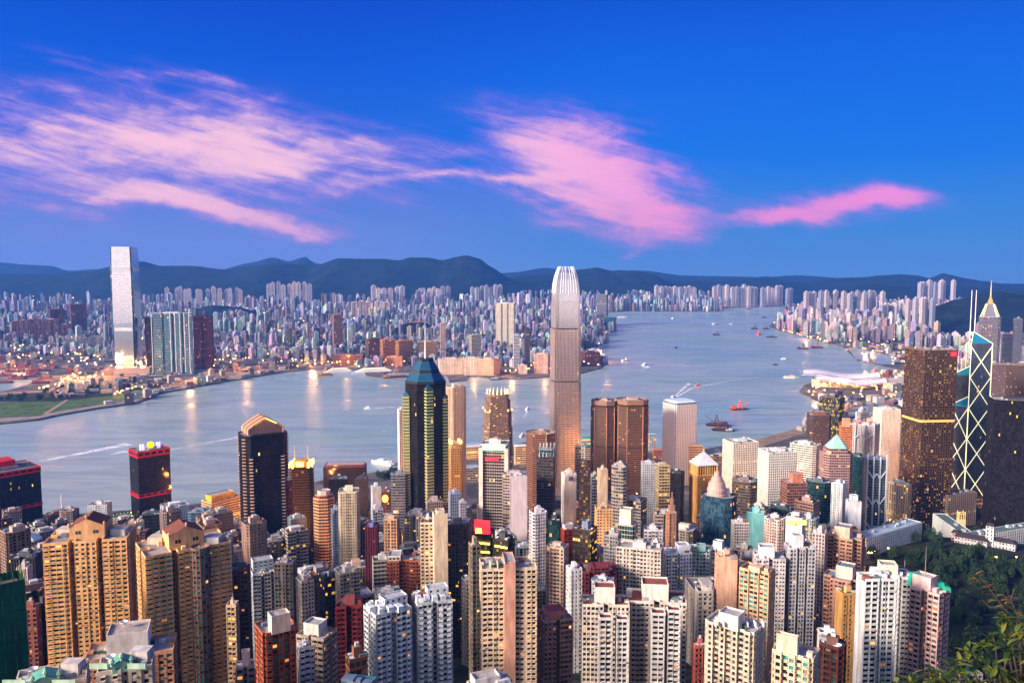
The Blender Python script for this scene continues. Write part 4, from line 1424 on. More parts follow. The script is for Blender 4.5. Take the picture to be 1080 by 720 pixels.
A_((FLAT, 637, 655, 562, 660, p_rect(.9), -14, 'flats', C(150, 146, 150), 'grey flats with white roof vents left of the black glass tower', dict()))
A_((OFF, 652, 673, 535, 690, p_chamfer(.9, .12), -14, 'green', C(190, 180, 172), 'dark green glass tower with floodlit white frame on top', dict(tiers=(((.55, .5), 13, None, C(236, 214, 176), -.08, 0),), short='floodlit frame tower')))
A_((OFF, 627, 646, 534, 800, p_rect(.9), 8, 'punch', C(206, 166, 120), 'tan stone tower with green glass sides', dict(gl=G_GREEN)))
A_((OFF, 630, 641, 494, 880, p_rect(1.2), 14, 'punch', C(212, 184, 156), 'slim blank beige tower before the twin bronze towers', dict(blank=(0,), short='slim beige tower')))
A_((OFF, 645, 663, 490, 860, p_chamfer(.9, .18), -14, 'band_y', C(150, 142, 140), 'grey striped tower with rounded corner and yellow lit floors', dict(short='grey striped tower')))
A_((OFF, 676, 692, 487, 1050, p_rect(.9), 10, 'flats', C(206, 208, 214), 'white slim block with dark window columns right of bronze towers', dict()))
A_((OFF, 692, 707, 489, 950, p_rect(1.0), 16, 'band_y', C(190, 170, 130), 'tower with bright yellow floors and white roof lattice', dict()))
A_((OFF, 704, 722, 497, 1000, p_rect(.9), -14, 'black', C(20, 20, 22), 'black office block with flat pale roof', dict(roof=C(150, 150, 152))))
A_((OFF, 702, 716, 518, 760, p_chamfer(1, .2), 10, 'punch', C(150, 110, 92), 'old brown stone block with stepped pointed spire', dict(tiers=((.6, 7, None), (.5, 6, None), (.4, 6, None)))))
A_((OFF, 678, 699, 556, 690, p_rect(.8), 6, 'flats_b', C(206, 200, 200), 'white flats with round emblem on centre strip', dict(short='round emblem flats')))
A_((OFF, 685, 699, 572, 630, p_rect(.9), -20, 'band_y', C(196, 200, 196), 'small block with yellow green lit floors', dict(gl=glass('bright_floors', lit=(1, .85, .3, 1), lit_p=.75, lit_e=1.0))))
A_((FLAT, 667, 688, 578, 650, p_rect(.8), 16, 'ribs', C(206, 210, 212), 'white block with sloping slatted front before the emblem flats', dict()))
A_((OFF, 592, 608, 498, 880, p_rect(.9), 18, 'punch', C(222, 212, 204), 'plain white tower with blue square emblem at its top', dict(blank=(0,), short='plain white tower')))
A_((OFF, 611, 624, 487, 950, p_rect(1.0), -8, 'bronze', C(70, 40, 20), 'gold lit glass tower with dark frame at the foot of the tallest skyscraper', dict(gl=G_LITOFF, short='gold lit tower')))
A_((OFF, 623, 631, 500, 900, p_rect(1.0), 6, 'band', C(210, 208, 206), 'thin white striped block beside the gold lit tower', dict()))
A_((OFF, 606, 613, 470, 1020, p_rect(1.0), 6, 'band', C(110, 96, 90), 'narrow dark block at the foot of the tallest skyscraper', dict()))
A_((OFF, 566, 586, 472, 980, p_rect(.9), -10, 'band', C(76, 64, 58), 'dark framed tower with steel roof struts and pointed mast', dict(tiers=(((.7, .6), 8, 'green', C(140, 150, 150), 0, 0),), short='steel strut tower')))
A_((OFF, 555, 586, 455, 1340, p_chamfer(.9, .26), -4, 'bronze', C(150, 108, 88), 'octagonal copper banded office tower left of the tallest skyscraper', dict(roof=C(150, 120, 100), dens=2, short='copper octagon')))
A_((OFF, 530, 556, 498, 950, p_rect(.8), -16, 'band', C(176, 156, 150), 'pinkish grey office block with flat roof and dark bands', dict(short='pinkish grey block')))
A_((OFF, 538, 556, 500, 840, p_rect(.8), 4, 'vert', C(206, 190, 196), 'lilac office slab with blank centre strip', dict(blank=(0,))))
A_((OFF, 507, 538, 466, 1000, p_rect(.9), -8, 'green', C(222, 206, 196), 'dark glass tower with white side fins below a green lit band', dict(gl=G_DARK, short='green band tower')))
A_((OFF, 472, 488, 466, 1170, p_chamfer(.9, .12), 10, 'vert', C(226, 178, 112), 'floodlit cream tower with arched crown and gilded balconies', dict(tiers=((.8, 6, 'vert', C(236, 190, 120)),), short='gilded crown tower')))
A_((OFF, 470, 491, 407, 1330, p_chamfer(.9, .2), 20, 'vert', C(222, 192, 168), 'slim tall cream tower right of the blue pyramid skyscraper', dict(short='slim cream tower')))
A_((OFF, 419, 428, 431, 1240, p_rect(1.0), 16, 'vert', C(232, 208, 192), 'slim white slab just left of the blue pyramid skyscraper', dict(blank=(3,))))
A_((OFF, 473, 486, 518, 900, p_rect(1), 12, 'vert', C(160, 168, 190), 'blue grey block with thin roof vents right of the pyramid skyscraper', dict()))
A_((OFF, 484, 492, 528, 840, p_rect(1), 12, 'flats', C(190, 184, 196), 'lilac grey block with white lift tower', dict()))
A_((OFF, 412, 431, 498, 1060, p_chamfer(.9, .14), -6, 'band', C(122, 120, 128), 'grey banded tower with blue roof machinery', dict(roof=C(120, 140, 170))))
A_((OFF, 391, 402, 512, 1000, p_rect(1.0), 10, 'punch', C(196, 210, 224), 'pale blue blank slab tower', dict(blank=(0,), short='pale blue slab')))
A_((OFF, 402, 412, 517, 960, p_rect(1.0), -10, 'flats', C(110, 70, 52), 'dark tower carrying a glowing orange round sign', dict(short='orange sign tower')))
A_((OFF, 374, 388, 503, 1080, p_rect(1), -8, 'ribs', C(126, 118, 116), 'grey ribbed tower with tufted roof', dict()))
A_((FLAT, 357, 379, 516, 800, p_chamfer(.9, .1), -4, 'ribs', C(236, 216, 184), 'tall ivory ribbed tower with dark centre slot and lit left edge', dict(short='ivory ribbed tower')))
A_((FLAT, 349, 358, 536, 840, p_rect(1.0), 10, 'flats', C(150, 168, 196), 'blue grey narrow slab left of the ivory ribbed tower', dict()))
A_((FLAT, 385, 399, 549, 730, p_rect(.9), -6, 'ribs', C(104, 44, 60), 'burgundy flats with a pale blue central strip', dict(tiers=(((.3, .9), 3, None, C(120, 130, 200), 0, 0),), short='burgundy flats')))
A_((FLAT, 405, 421, 545, 730, p_rect(.9), -12, 'flats_b', C(206, 160, 124), 'cream flats with blue side and red roof clutter', dict(roof=C(170, 110, 90))))
A_((FLAT, 391, 404, 535, 850, p_rect(.9), 10, 'flats', C(196, 196, 200), 'white grey flats with rounded balconies behind the burgundy flats', dict()))
A_((OFF, 330, 353, 516, 900, p_chamfer(.9, .28), -6, 'band', C(206, 152, 110), 'octagonal tower of dark glass and copper ribs with white dome cap', dict(gl=G_DARK, tiers=((.8, 4, 'band', C(206, 130, 86)), (.75, 4, None, C(214, 190, 172))), short='copper ribbed octagon')))
A_((OFF, 347, 368, 503, 1120, p_rect(.8), -8, 'black', C(40, 42, 46), 'black block with white roof machines left of centre', dict(roof=C(190, 196, 204), dens=2)))
A_((OFF, 341, 387, 488, 1330, p_rect(.4), -6, 'black', C(60, 34, 32), 'wide dark brown office block on the near shore', dict(tiers=(((.9, .25), 4, 'vert', C(150, 96, 90), 0, 0),), dens=2, short='wide dark brown block')))
A_((OFF, 305, 331, 490, 1060, p_chamfer(.9, .14), -6, 'bronze', C(96, 66, 36), 'bronze glass tower with golden lit crown and twin spires', dict(gl=G_LITOFF if False else G_BRONZE, house=None, short='twin spire gold crown tower')))
A_((OFF, 300, 308, 508, 1000, p_rect(1.0), -6, 'flats', C(120, 50, 44), 'narrow red brown block between two dark towers', dict()))
A_((OFF, 251, 303, 455, 1000, p_chamfer(.75, .13), 14, 'black', C(34, 36, 42), 'tall black tower with arched copper crown and ribbed corners', dict(house=None, short='arched crown black tower')))
A_((OFF, 212, 256, 519, 1150, p_rect(.55), 32, 'band', C(222, 178, 118), 'gold floodlit hotel slab with dark window bands by the water', dict(tiers=(((.7, .3), 8, None, C(230, 170, 60), -.05, 0),), dens=2, short='gold lit hotel')))
A_((OFF, 198, 224, 537, 1080, p_chamfer(.8, .2), -14, 'blue', C(120, 140, 160), 'dark glass block with white fins left of the gold hotel', dict()))
A_((OFF, 169, 199, 531, 1090, p_notch(1, .25, .12, .7), 10, 'vert', C(214, 220, 230), 'white tower with black glass slots right of the red trimmed tower', dict(gl=G_DARK, short='white slotted tower')))
A_((OFF, 150, 171, 540, 1000, p_rect(.8), -10, 'black', C(70, 80, 90), 'dark glass block with roof pipes behind the tan flats', dict(dens=2)))
A_((OFF, 142, 152, 549, 950, p_rect(.8), 10, 'punch', C(224, 202, 176), 'plain cream slab between tan flats and dark glass block', dict(blank=(0, 3))))
A_((OFF, 92, 118, 530, 1180, p_rect(.8), -18, 'punch', C(218, 220, 222), 'white block with steel roof racks by the water', dict(dens=2)))
A_((OFF, 48, 73, 540, 1120, p_rect(.8), 14, 'flats', C(128, 100, 90), 'brown block with rooftop water tanks and a white mast', dict(gl=G_OFF, short='brown mast block')))
A_((OFF, 12, 45, 568, 800, p_chamfer(.8, .25), -4, 'green', C(196, 186, 196), 'grey tower with white pyramid roof and green glass centre', dict(house=None, short='white pyramid tower')))
A_((FLAT, -6, 13, 574, 760, p_rect(.9), -14, 'flats', C(170, 126, 112), 'reddish flats cut by the left edge of the view', dict(roof=C(206, 206, 210))))
A_((FLAT, 17, 34, 596, 640, p_rect(1.0), -24, 'ribs', C(226, 206, 190), 'slim white flats with orange side wall at left', dict()))
A_((FLAT, 22, 43, 638, 520, p_rect(.9), -20, 'flats', C(160, 100, 90), 'pinkish brown flats beside the green netting', dict()))
A_((FLAT, 38, 53, 634, 530, p_rect(1.0), 30, 'black', C(24, 22, 24), 'black sided flats with pale roof left of the tan flats', dict(roof=C(206, 200, 200))))
A_((OFF, 0, 12, 545, 900, p_rect(.9), 10, 'flats', C(150, 120, 112), 'brown waterfront flats behind the left edge', dict()))
# right half
A_((OFF, 727, 757, 498, 1000, p_rect(.9), 26, 'punch', C(226, 166, 88), 'golden stone tower with pyramid roof and gilt finial', dict(house=None, short='golden pyramid tower')))
A_((OFF, 739, 777, 521, 850, p_chamfer(.7, .16), -22, 'blue', C(40, 60, 80), 'dark blue glass tower topped by a ringed dome', dict(house=None, short='ringed dome tower')))
A_((OFF, 772, 799, 505, 1000, p_chamfer(.9, .2), -8, 'band_y', C(110, 92, 84), 'brown grey block with yellow lit bands and white plant floor', dict(roof=C(220, 220, 220), dens=2)))
A_((OFF, 762, 800, 464, 1330, p_rect(.8), 30, 'grid', C(232, 226, 216), 'white grid office block, left of its nearer twin', dict(dens=2.5, short='left white grid block')))
A_((OFF, 799, 841, 474, 1210, p_rect(.8), 28, 'grid', C(232, 228, 222), 'white grid office block, nearer and right of its twin', dict(dens=2.5, short='right white grid block')))
A_((OFF, 833, 866, 467, 1330, p_chamfer(.7, .1), -20, 'band', C(226, 214, 200), 'white banded office block behind the grid blocks', dict(dens=2)))
A_((OFF, 823, 852, 498, 1000, p_rect(.9), 24, 'bronze', C(150, 100, 86), 'brown banded block with pink lift house', dict(gl=G_OFF, tiers=(((.5, .4), 10, None, C(196, 120, 92), .1, 0),), short='pink lift house block')))
A_((OFF, 838, 865, 527, 900, p_rect(.8), -24, 'band', C(146, 108, 96), 'lower brown banded block with skylit roof', dict(roof=C(60, 74, 74))))
A_((OFF, 850, 878, 506, 1060, p_chamfer(.7, .2), -10, 'green', C(60, 72, 78), 'dark green grey glass block behind the brown banded blocks', dict()))
A_((OFF, 864, 900, 476, 1130, p_chamfer(.8, .16), 18, 'band', C(178, 140, 136), 'mauve stone tower with mint pyramid roof', dict(house=None, short='mint pyramid tower')))
A_((OFF, 851, 877, 433, 1560, p_chamfer(.9, .12), 14, 'band', C(86, 66, 62), 'dark brown tower with lit roof terrace near the shore', dict(tiers=(((.5, .5), 6, None, C(120, 80, 60), 0, 0),), short='dark brown shore tower')))
A_((OFF, 864, 891, 418, 1640, p_rect(.8), -18, 'black', C(70, 56, 30), 'black and gold lit tower with yellow bands and red sign', dict(gl=glass('gold_bands', dark=(.02, .02, .015, 1), lit=(1, .62, .06, 1), lit_p=.06, floor_p=.22, lit_e=.8), short='gold banded tower')))
A_((OFF, 885, 900, 441, 1330, p_rect(.9), 14, 'band', C(214, 130, 80), 'orange and lilac tower with blue outline', dict(tiers=(((.5, .6), 12, None, C(220, 150, 110), 0, 0),))))
A_((OFF, 894, 928, 446, 1380, p_rect(.7), -16, 'vert', C(196, 190, 196), 'grey office tower hung with steel braces under a red lit roof', dict(dens=2, short='red roofed braced tower')))
A_((OFF, 921, 950, 430, 1480, p_rect(.9), 30, 'vert', C(228, 216, 206), 'white vertically ribbed office block beside the bronze cube tower', dict(dens=2, short='white ribbed block')))
A_((OFF, 909, 936, 482, 1160, p_rect(.8), 18, 'blue', C(120, 136, 160), 'steel blue tower with diagonal hanger braces', dict(gl=G_OFF, house=None, short='steel braced tower')))
A_((OFF, 896, 912, 480, 1200, p_rect(.9), -10, 'green', C(30, 60, 54), 'dark green tower with yellow lit roof edge', dict()))
A_((OFF, 877, 893, 508, 960, p_rect(1.0), -18, 'ribs', C(200, 204, 212), 'white grey slim slab before the steel braced tower', dict()))
A_((OFF, 892, 909, 521, 930, p_rect(.9), 20, 'punch', C(206, 210, 218), 'pale blank office slab with square vent frame', dict(blank=(0, 3), tiers=(((.5, .5), 7, None),))))
A_((OFF, 936, 958, 442, 1600, p_rect(.6), -6, 'band', C(110, 112, 108), 'grey green government block behind the bronze cube tower', dict()))
A_((OFF, 1033, 1061, 383, 1620, p_rect(.8), 14, 'band', C(120, 96, 98), 'mauve grey tower behind the white braced skyscraper', dict(short='mauve grey tower')))
A_((OFF, 1041, 1098, 420, 1180, p_rect(.7), 14, 'black', C(18, 16, 18), 'big black office tower at the right edge', dict(dens=2, short='big black tower')))
A_((OFF, 1056, 1100, 384, 1720, p_rect(.7), 8, 'vert', C(96, 78, 74), 'dark brown tower with pale fins at the right edge', dict(gl=G_BRONZE)))
A_((OFF, 1069, 1079, 336, 2300, p_rect(1), 10, 'vert', C(96, 96, 112), 'slim dark slab with blue lit strip at the right edge', dict(gl=G_BLUE)))
A_((OFF, 1056, 1068, 352, 2350, p_rect(1), 10, 'band', C(220, 220, 226), 'white slab block right of the gold mast skyscraper', dict()))
A_((OFF, 787, 808, 538, 850, p_rect(.8), -8, 'punch', C(110, 176, 180), 'turquoise blank block with dark roof tanks', dict(blank=(0, 1), short='turquoise block')))
A_((OFF, 771, 790, 549, 800, p_rect(.8), 18, 'flats', C(216, 210, 208), 'white cluttered block left of the turquoise block', dict(dens=2)))
A_((OFF, 806, 829, 545, 800, p_chamfer(.8, .2), -12, 'flats', C(214, 190, 182), 'pinkish white block with gabled dormer right of turquoise block', dict(dens=1.6)))
A_((OFF, 829, 850, 543, 760, p_rect(.9), -14, 'punch', C(216, 212, 210), 'white block carrying a glowing yellow billboard', dict(blank=(0,), short='yellow billboard block')))
A_((OFF, 811, 840, 534, 930, p_rect(.7), -20, 'green', C(60, 70, 72), 'dark glass block with white lattice roof', dict(dens=2)))

BYLAB = {}
for (nm, x0, x1, yt, D, plan, rt, sty, colr, lab, kw) in T:
    BYLAB[lab] = tower(nm, lab, 'building', x0, x1, yt, D, plan, rt, sty, colr, **kw)

e, p, z, c = [v for k_, v in BYLAB.items() if 'pinkish blank spine' in k_][0]
w = extent(p)[0]
a = R(6) - math.atan2(c[0], c[1])
f = rot2([(0, -w * .27)], a)[0]
small_box('spine_wall', e, f[0], f[1], w * .19, w * .16, 0, z + 3.5, C(206, 152, 128), rz=a)
for k in range(3):
    f = rot2([(-w * .32 + k * w * .12, -w * .22)], a)[0]
    small_box('terrace_frame', e, f[0], f[1], .5, 5, z + 1.3, 3.4, C(226, 206, 180), rz=a)


def by(s_):
    for k, v in BYLAB.items():
        if s_ in k:
            return v
# ------------------------------------------------------------------ crowns of the named towers
def crown_bits():
    # tall black tower: copper barrel crown with gable front, ribs at the corners
    e, p, z, c = by('arched copper crown')
    w = extent(p)[0]
    a = R(14) - math.atan2(c[0], c[1])
    m = MB()
    n = 7
    prof = [(x_ * w, h_ * w) for x_, h_ in ((.36, 0), (.36, .10), (.22, .20), (0, .32), (-.22, .20), (-.36, .10), (-.36, 0))]
    F = [(*rot2([(x, -w * .24)], a)[0], z + 1.5 + h) for x, h in prof]
    B = [(*rot2([(x, w * .24)], a)[0], z + 1.5 + h) for x, h in prof]
    m.face(F)
    m.face(list(reversed(B)))
    for i in range(n - 1):
        m.face([F[i + 1], F[i], B[i], B[i + 1]])
    cr = m.build('arched_crown', PLAIN, e, C(150, 112, 98))
    for s_ in (-1, 0, 1):
        m = MB()
        for i in range(n - 1):
            q0, q1 = Vector(F[i]), Vector(F[i + 1])
            off = Vector((*rot2([(0, w * .24 * (s_ + 1) - .8)], a)[0], .5))
            m.tube([tuple(q0 + off), tuple(q1 + off)], 1.1, 5)
        m.build('crown_rib', PLAIN, cr, C(236, 186, 130))
    m = MB()
    for i in range(2, 4):
        m.tube([tuple(Vector(F[i]) + Vector((*rot2([(0, -1.0)], a)[0], .2))), tuple(Vector(F[i + 1]) + Vector((*rot2([(0, -1.0)], a)[0], .2)))], .8, 5)
    m.build('crown_light', GOLD, cr)
    # ribbed corner shafts
    for i in (0, 1, 2, 3, 6, 7):
        q = p[i]
        m = MB()
        for k in range(int(z / 4)):
            if i in (0, 1) and k > int(z / 4) * .86:
                continue
            m.box(q[0] * .96 - 2.2, q[0] * .96 + 2.2, q[1] * .96 - 2.2, q[1] * .96 + 2.2, k * 4, k * 4 + 1.1, bottom=True)
        m.build('corner_balcony', PLAIN, e, C(196, 156, 132))
    # bronze tower with golden crown
    e, p, z, c = by('twin spires')
    w = extent(p)[0]
    for k in range(8):
        x, y = p[k][0] * .93, p[k][1] * .93
        m = MB()
        m.prism([(x - 1.4, y - 1.4), (x + 1.4, y - 1.4), (x + 1.4, y + 1.4), (x - 1.4, y + 1.4)], z, z + 5 + 2 * (k % 2))
        m.build('crown_lamp', GOLD, e)
    small_box('crown_house', e, 0, 0, w * .5, w * .45, z, 9, C(206, 150, 80))
    small_box('crown_light', e, 0, -w * .27, w * .3, .6, z + 1, 6, C(255, 255, 255), mat=GOLD)
    for s_ in (-1, 1):
        m = MB()
        m.tube([(s_ * w * .27, 0, z), (s_ * w * .27, 0, z + 12), (s_ * w * .27, 0, z + 27)], .9, 6, r1=.25)
        m.build('spire', PLAIN, e, C(236, 206, 150))
    # white pyramid, golden pyramid, mint pyramid, dome
    e, p, z, c = by('white pyramid roof')
    pyramid(e, inset(p, .5), z + 1.4, 9, C(226, 232, 228))
    e, p, z, c = by('golden stone tower')
    q = inset(p, 1.0)
    m, G = MB(), MB()
    facade(m, G, q, z, z + 13, dict(ST['ribs'], sp=.12, fh=13, bay=3.2))
    u = m.build('belfry', TONEDP, e, C(224, 168, 96))
    G.build('glazing', G_DARK, u)
    pyramid(e, inset(p, -.8), z + 13, 15, C(206, 206, 212))
    m = MB()
    m.lathe([(.9, z + 27.5), (1.6, z + 29), (.8, z + 30.5), (.25, z + 31), (.1, z + 34)], 0, 0, 8)
    m.build('finial', PLAIN, e, C(226, 170, 70))
    e, p, z, c = by('mint pyramid')
    u_p = scl(p, .8)
    W, G = MB(), MB()
    facade(W, G, u_p, z, z + 8, ST['band'])
    u = W.build('upper_storey', TONEDP, e, C(178, 140, 136))
    G.build('glazing', G_OFF, u)
    pyramid(e, scl(p, .72), z + 8, 18, C(150, 200, 184))
    m = MB()
    m.tube([(0, 0, z + 25), (0, 0, z + 34)], .35, 5, r1=.1)
    m.build('finial', PLAIN, e, C(200, 180, 120))
    e, p, z, c = by('ringed dome')
    w = extent(p)[0]
    m = MB()
    ox = -w * .06
    pr = []
    for k in range(5):
        r0 = w * (.29, .285, .25, .17, .09)[k]
        pr += [(r0, z + k * 5.2), (r0, z + k * 5.2 + 3.0), (r0 * .9, z + k * 5.2 + 3.1), (r0 * .88, z + k * 5.2 + 5.1)]
    m.lathe(pr, ox, 0, 20)
    m.build('ringed_dome', PLAIN, e, C(190, 160, 150))
    m = MB()
    m.tube([(ox, 0, z + 25), (ox, 0, z + 36)], .5, 5, r1=.15)
    m.build('finial', PLAIN, e, C(210, 180, 120))
    small_box('roof_annex', e, w * .2, w * .02, w * .24, w * .22, z, 7, C(214, 200, 196))
    # green lit band and red sign on the dark glass tower
    e, p, z, c = by('green lit band')
    w = extent(p)[0]
    a = R(-8) - math.atan2(c[0], c[1])
    f = rot2([(0, -w * .46)], a)[0]
    small_box('lit_band', e, f[0], f[1], w * .78, 1.0, z - 5, 7, C(255, 255, 255), mat=GREENL, rz=a)
    f = rot2([(-w * .05, -w * .47)], a)[0]
    small_box('red_sign', e, f[0], f[1], w * .42, .8, z - 18, 4, C(255, 60, 60), mat=REDL, rz=a)
    for s_ in (-1, 1):
        f = rot2([(s_ * w * .44, -w * .46)], a)[0]
        small_box('side_fin', e, f[0], f[1], w * .13, 2.4, 0, z - 3, C(230, 206, 192), rz=a)
    # floodlit frame
    e, p, z, c = by('floodlit white frame')
    w = extent(p)[0]
    a = R(-14) - math.atan2(c[0], c[1])
    f = rot2([(-w * .12, -w * .28)], a)[0]
    small_box('floodlight', e, f[0], f[1], w * .36, .5, z + 1.5, 5.5, C(255, 240, 210), mat=WHITEL, rz=a)
    # orange round sign
    e, p, z, c = by('orange round sign')
    a = R(-10) - math.atan2(c[0], c[1])
    w = extent(p)[0]
    m = MB()
    f = rot2([(0, -w * .54)], a)[0]
    k = 12
    ring = [rot2([(math.cos(2 * math.pi * i / k) * 3.6, 0)], a)[0] + (math.sin(2 * math.pi * i / k) * 4.4,) for i in range(k)]
    for dy, rev in ((0, False), (1.0, True)):
        o = rot2([(0, -dy)], a)[0]
        q = [(f[0] + r_[0] + o[0], f[1] + r_[1] + o[1], z - 7 + r_[2]) for r_ in ring]
        m.face(q if rev else list(reversed(q)))
    m.build('round_sign', glow('orange_sign', (1.0, .30, .03), 4.5), e)
    # yellow billboard
    e, p, z, c = by('glowing yellow billboard')
    w = extent(p)[0]
    f = rot2([(0, -w * .47)], -.3)[0]
    for s_ in (-.26, .26):
        small_box('billboard', e, f[0] + s_ * w, f[1], w * .4, .7, z - 5, 4.2, C(255, 210, 60), mat=YELLOWL)
    # blue emblem, round emblem
    e, p, z, c = by('blue square emblem')
    w = extent(p)[0]
    a = R(18) - math.atan2(c[0], c[1])
    f = rot2([(0, -w * .46)], a)[0]
    small_box('emblem', e, f[0], f[1], w * .3, .5, z - 6, 4.5, C(60, 76, 120), rz=a)
    # red roofs, yellow bands and lit strips
    e, p, z, c = by('red sign')
    w = extent(p)[0]
    small_box('red_sign', e, w * .12, -w * .3, w * .36, 1.2, z + 1, 5.5, C(255, 80, 80), mat=REDL)
    small_box('gold_sign', e, -w * .2, -w * .2, w * .3, 1.0, z + 1, 4, C(255, 200, 60), mat=YELLOWL)
    e, p, z, c = by('red lit roof')
    w = extent(p)[0]
    for k in range(4):
        small_box('red_roof_lamp', e, -w * .3 + k * w * .17, -w * .1 + (k % 2) * 3, w * .13, w * .12, z + .5, 3.2, C(255, 90, 70), mat=REDL if k % 2 else glow('orange_roof', (1, .16, .05), 1.3))
    for lab, hh in (('red lit roof', 34), ('diagonal hanger braces', 38)):
        e, p, z, c = by(lab)
        w = extent(p)[0]
        a = (R(-16) if 'red' in lab else R(18)) - math.atan2(c[0], c[1])
        dd = .7 if 'red' in lab else .8
        for k in range(int(z / hh)):
            z0 = k * hh + 12
            m = MB()
            for (u0, u1) in ((-.5, -.17), (.5, .17), (-.17, -.02), (.17, .02)):
                r0 = abs(u0) > .4
                za, zb_ = (z0 + hh * .34, z0) if r0 else (z0, z0 + hh * .2)
                A, B = rot2([(u0 * w * .86, -dd * w * .5 - .4)], a)[0], rot2([(u1 * w * .86, -dd * w * .5 - .4)], a)[0]
                m.tube([(*A, za), (*B, zb_)], 1.0, 5)
            m.build('hanger_brace', PLAIN, e, C(190, 196, 206))
        for s_ in (-.5, -.17, .17, .5):
            A = rot2([(s_ * w * .86, -dd * w * .5 - .5)], a)[0]
            m = MB()
            m.tube([(*A, 0), (*A, z + (9 if abs(s_) > .4 else 5))], 1.1, 6)
            m.build('mast', PLAIN, e, C(180, 188, 200))
        for s_ in (-.3, .1, .35):
            m = MB()
            A = rot2([(s_ * w, 0)], a)[0]
            m.tube([(*A, z), (*A, z + 6), (A[0] + 8, A[1] - 4, z + 13)], .6, 5)
            m.build('roof_crane', PLAIN, e, C(180, 186, 196))
    # steel struts
    e, p, z, c = by('steel roof struts')
    w = extent(p)[0]
    for k in range(5):
        m = MB()
        x = -w * .36 + k * w * .18
        m.tube([(x, -w * .4, z), (x + w * .06, 0, z + 15), (x, w * .35, z)], .7, 5)
        m.build('roof_strut', PLAIN, e, C(190, 200, 206))
    m = MB()
    m.tube([(0, 0, z), (0, 0, z + 26)], .7, 6, r1=.2)
    m.build('mast', PLAIN, e, C(220, 180, 120))
    e, p, z, c = by('arched crown and gilded')
    for q in scl(p, .8):
        m = MB()
        m.lathe([(1.2, z + 6), (1.2, z + 9), (.2, z + 11)], q[0], q[1], 6)
        m.build('crown_lamp', GOLD, e)
    e, p, z, c = by('brown block with rooftop')
    m = MB()
    m.tube([(2, 8, z), (2, 8, z + 24)], 1.0, 6, r1=.7)
    m.build('mast', PLAIN, e, C(226, 226, 230))
    e, p, z, c = by('rust red')
    e, p, z, c = by('white penthouse box') if by('white penthouse box') else (None,) * 4
    e, p, z, c = by('gold floodlit hotel')
    for k in range(5):
        m = MB()
        m.lathe([(2.6, z + 1), (2.6, z + 5), (1.6, z + 7), (.3, z + 8)], -14 + k * 6, -4 + k * 4, 10)
        m.build('roof_drum', PLAIN, e, C(230, 170, 70))
    e, p, z, c = by('dark green building with yellow')
    w = extent(p)[0]
    a = R(-18) - math.atan2(c[0], c[1])
    f = rot2([(0, -w * .2)], a)[0]
    small_box('red_sign', e, f[0], f[1], w * .7, 1.6, z + 2.5, 9, C(255, 60, 60), mat=REDL, rz=a)
    for k in range(4):
        f = rot2([(w * .05, -w * .52)], a)[0]
        small_box('lit_terrace', e, f[0], f[1], w * .8, .6, z - 6 - k * 7, 1.3, C(255, 230, 60), mat=YELLOWL, rz=a)
    e, p, z, c = by('yellow striped scaffold')
    w = extent(p)[0]
    for k in range(4):
        small_box('lit_terrace', e, -w * .1, -w * .56, w * .7, .6, z - 4 - k * 9, 1.2, C(255, 230, 60), mat=YELLOWL, rz=-.5)


crown_bits()


def sight(px, yt, D):
    """base point on the ground, height and turn towards the camera of a thing whose top is seen at px, yt"""
    a = at(px, yt, D)
    g = ground(a.x, a.y)
    return Vector((a.x, a.y, g - 2)), a.z - g + 2, -math.atan2(a.x, a.y)


def take(loc, r, label, short, px, yt):
    TOPS.append((loc.x, loc.y, r, label, short, 0, px, yt, loc.y))


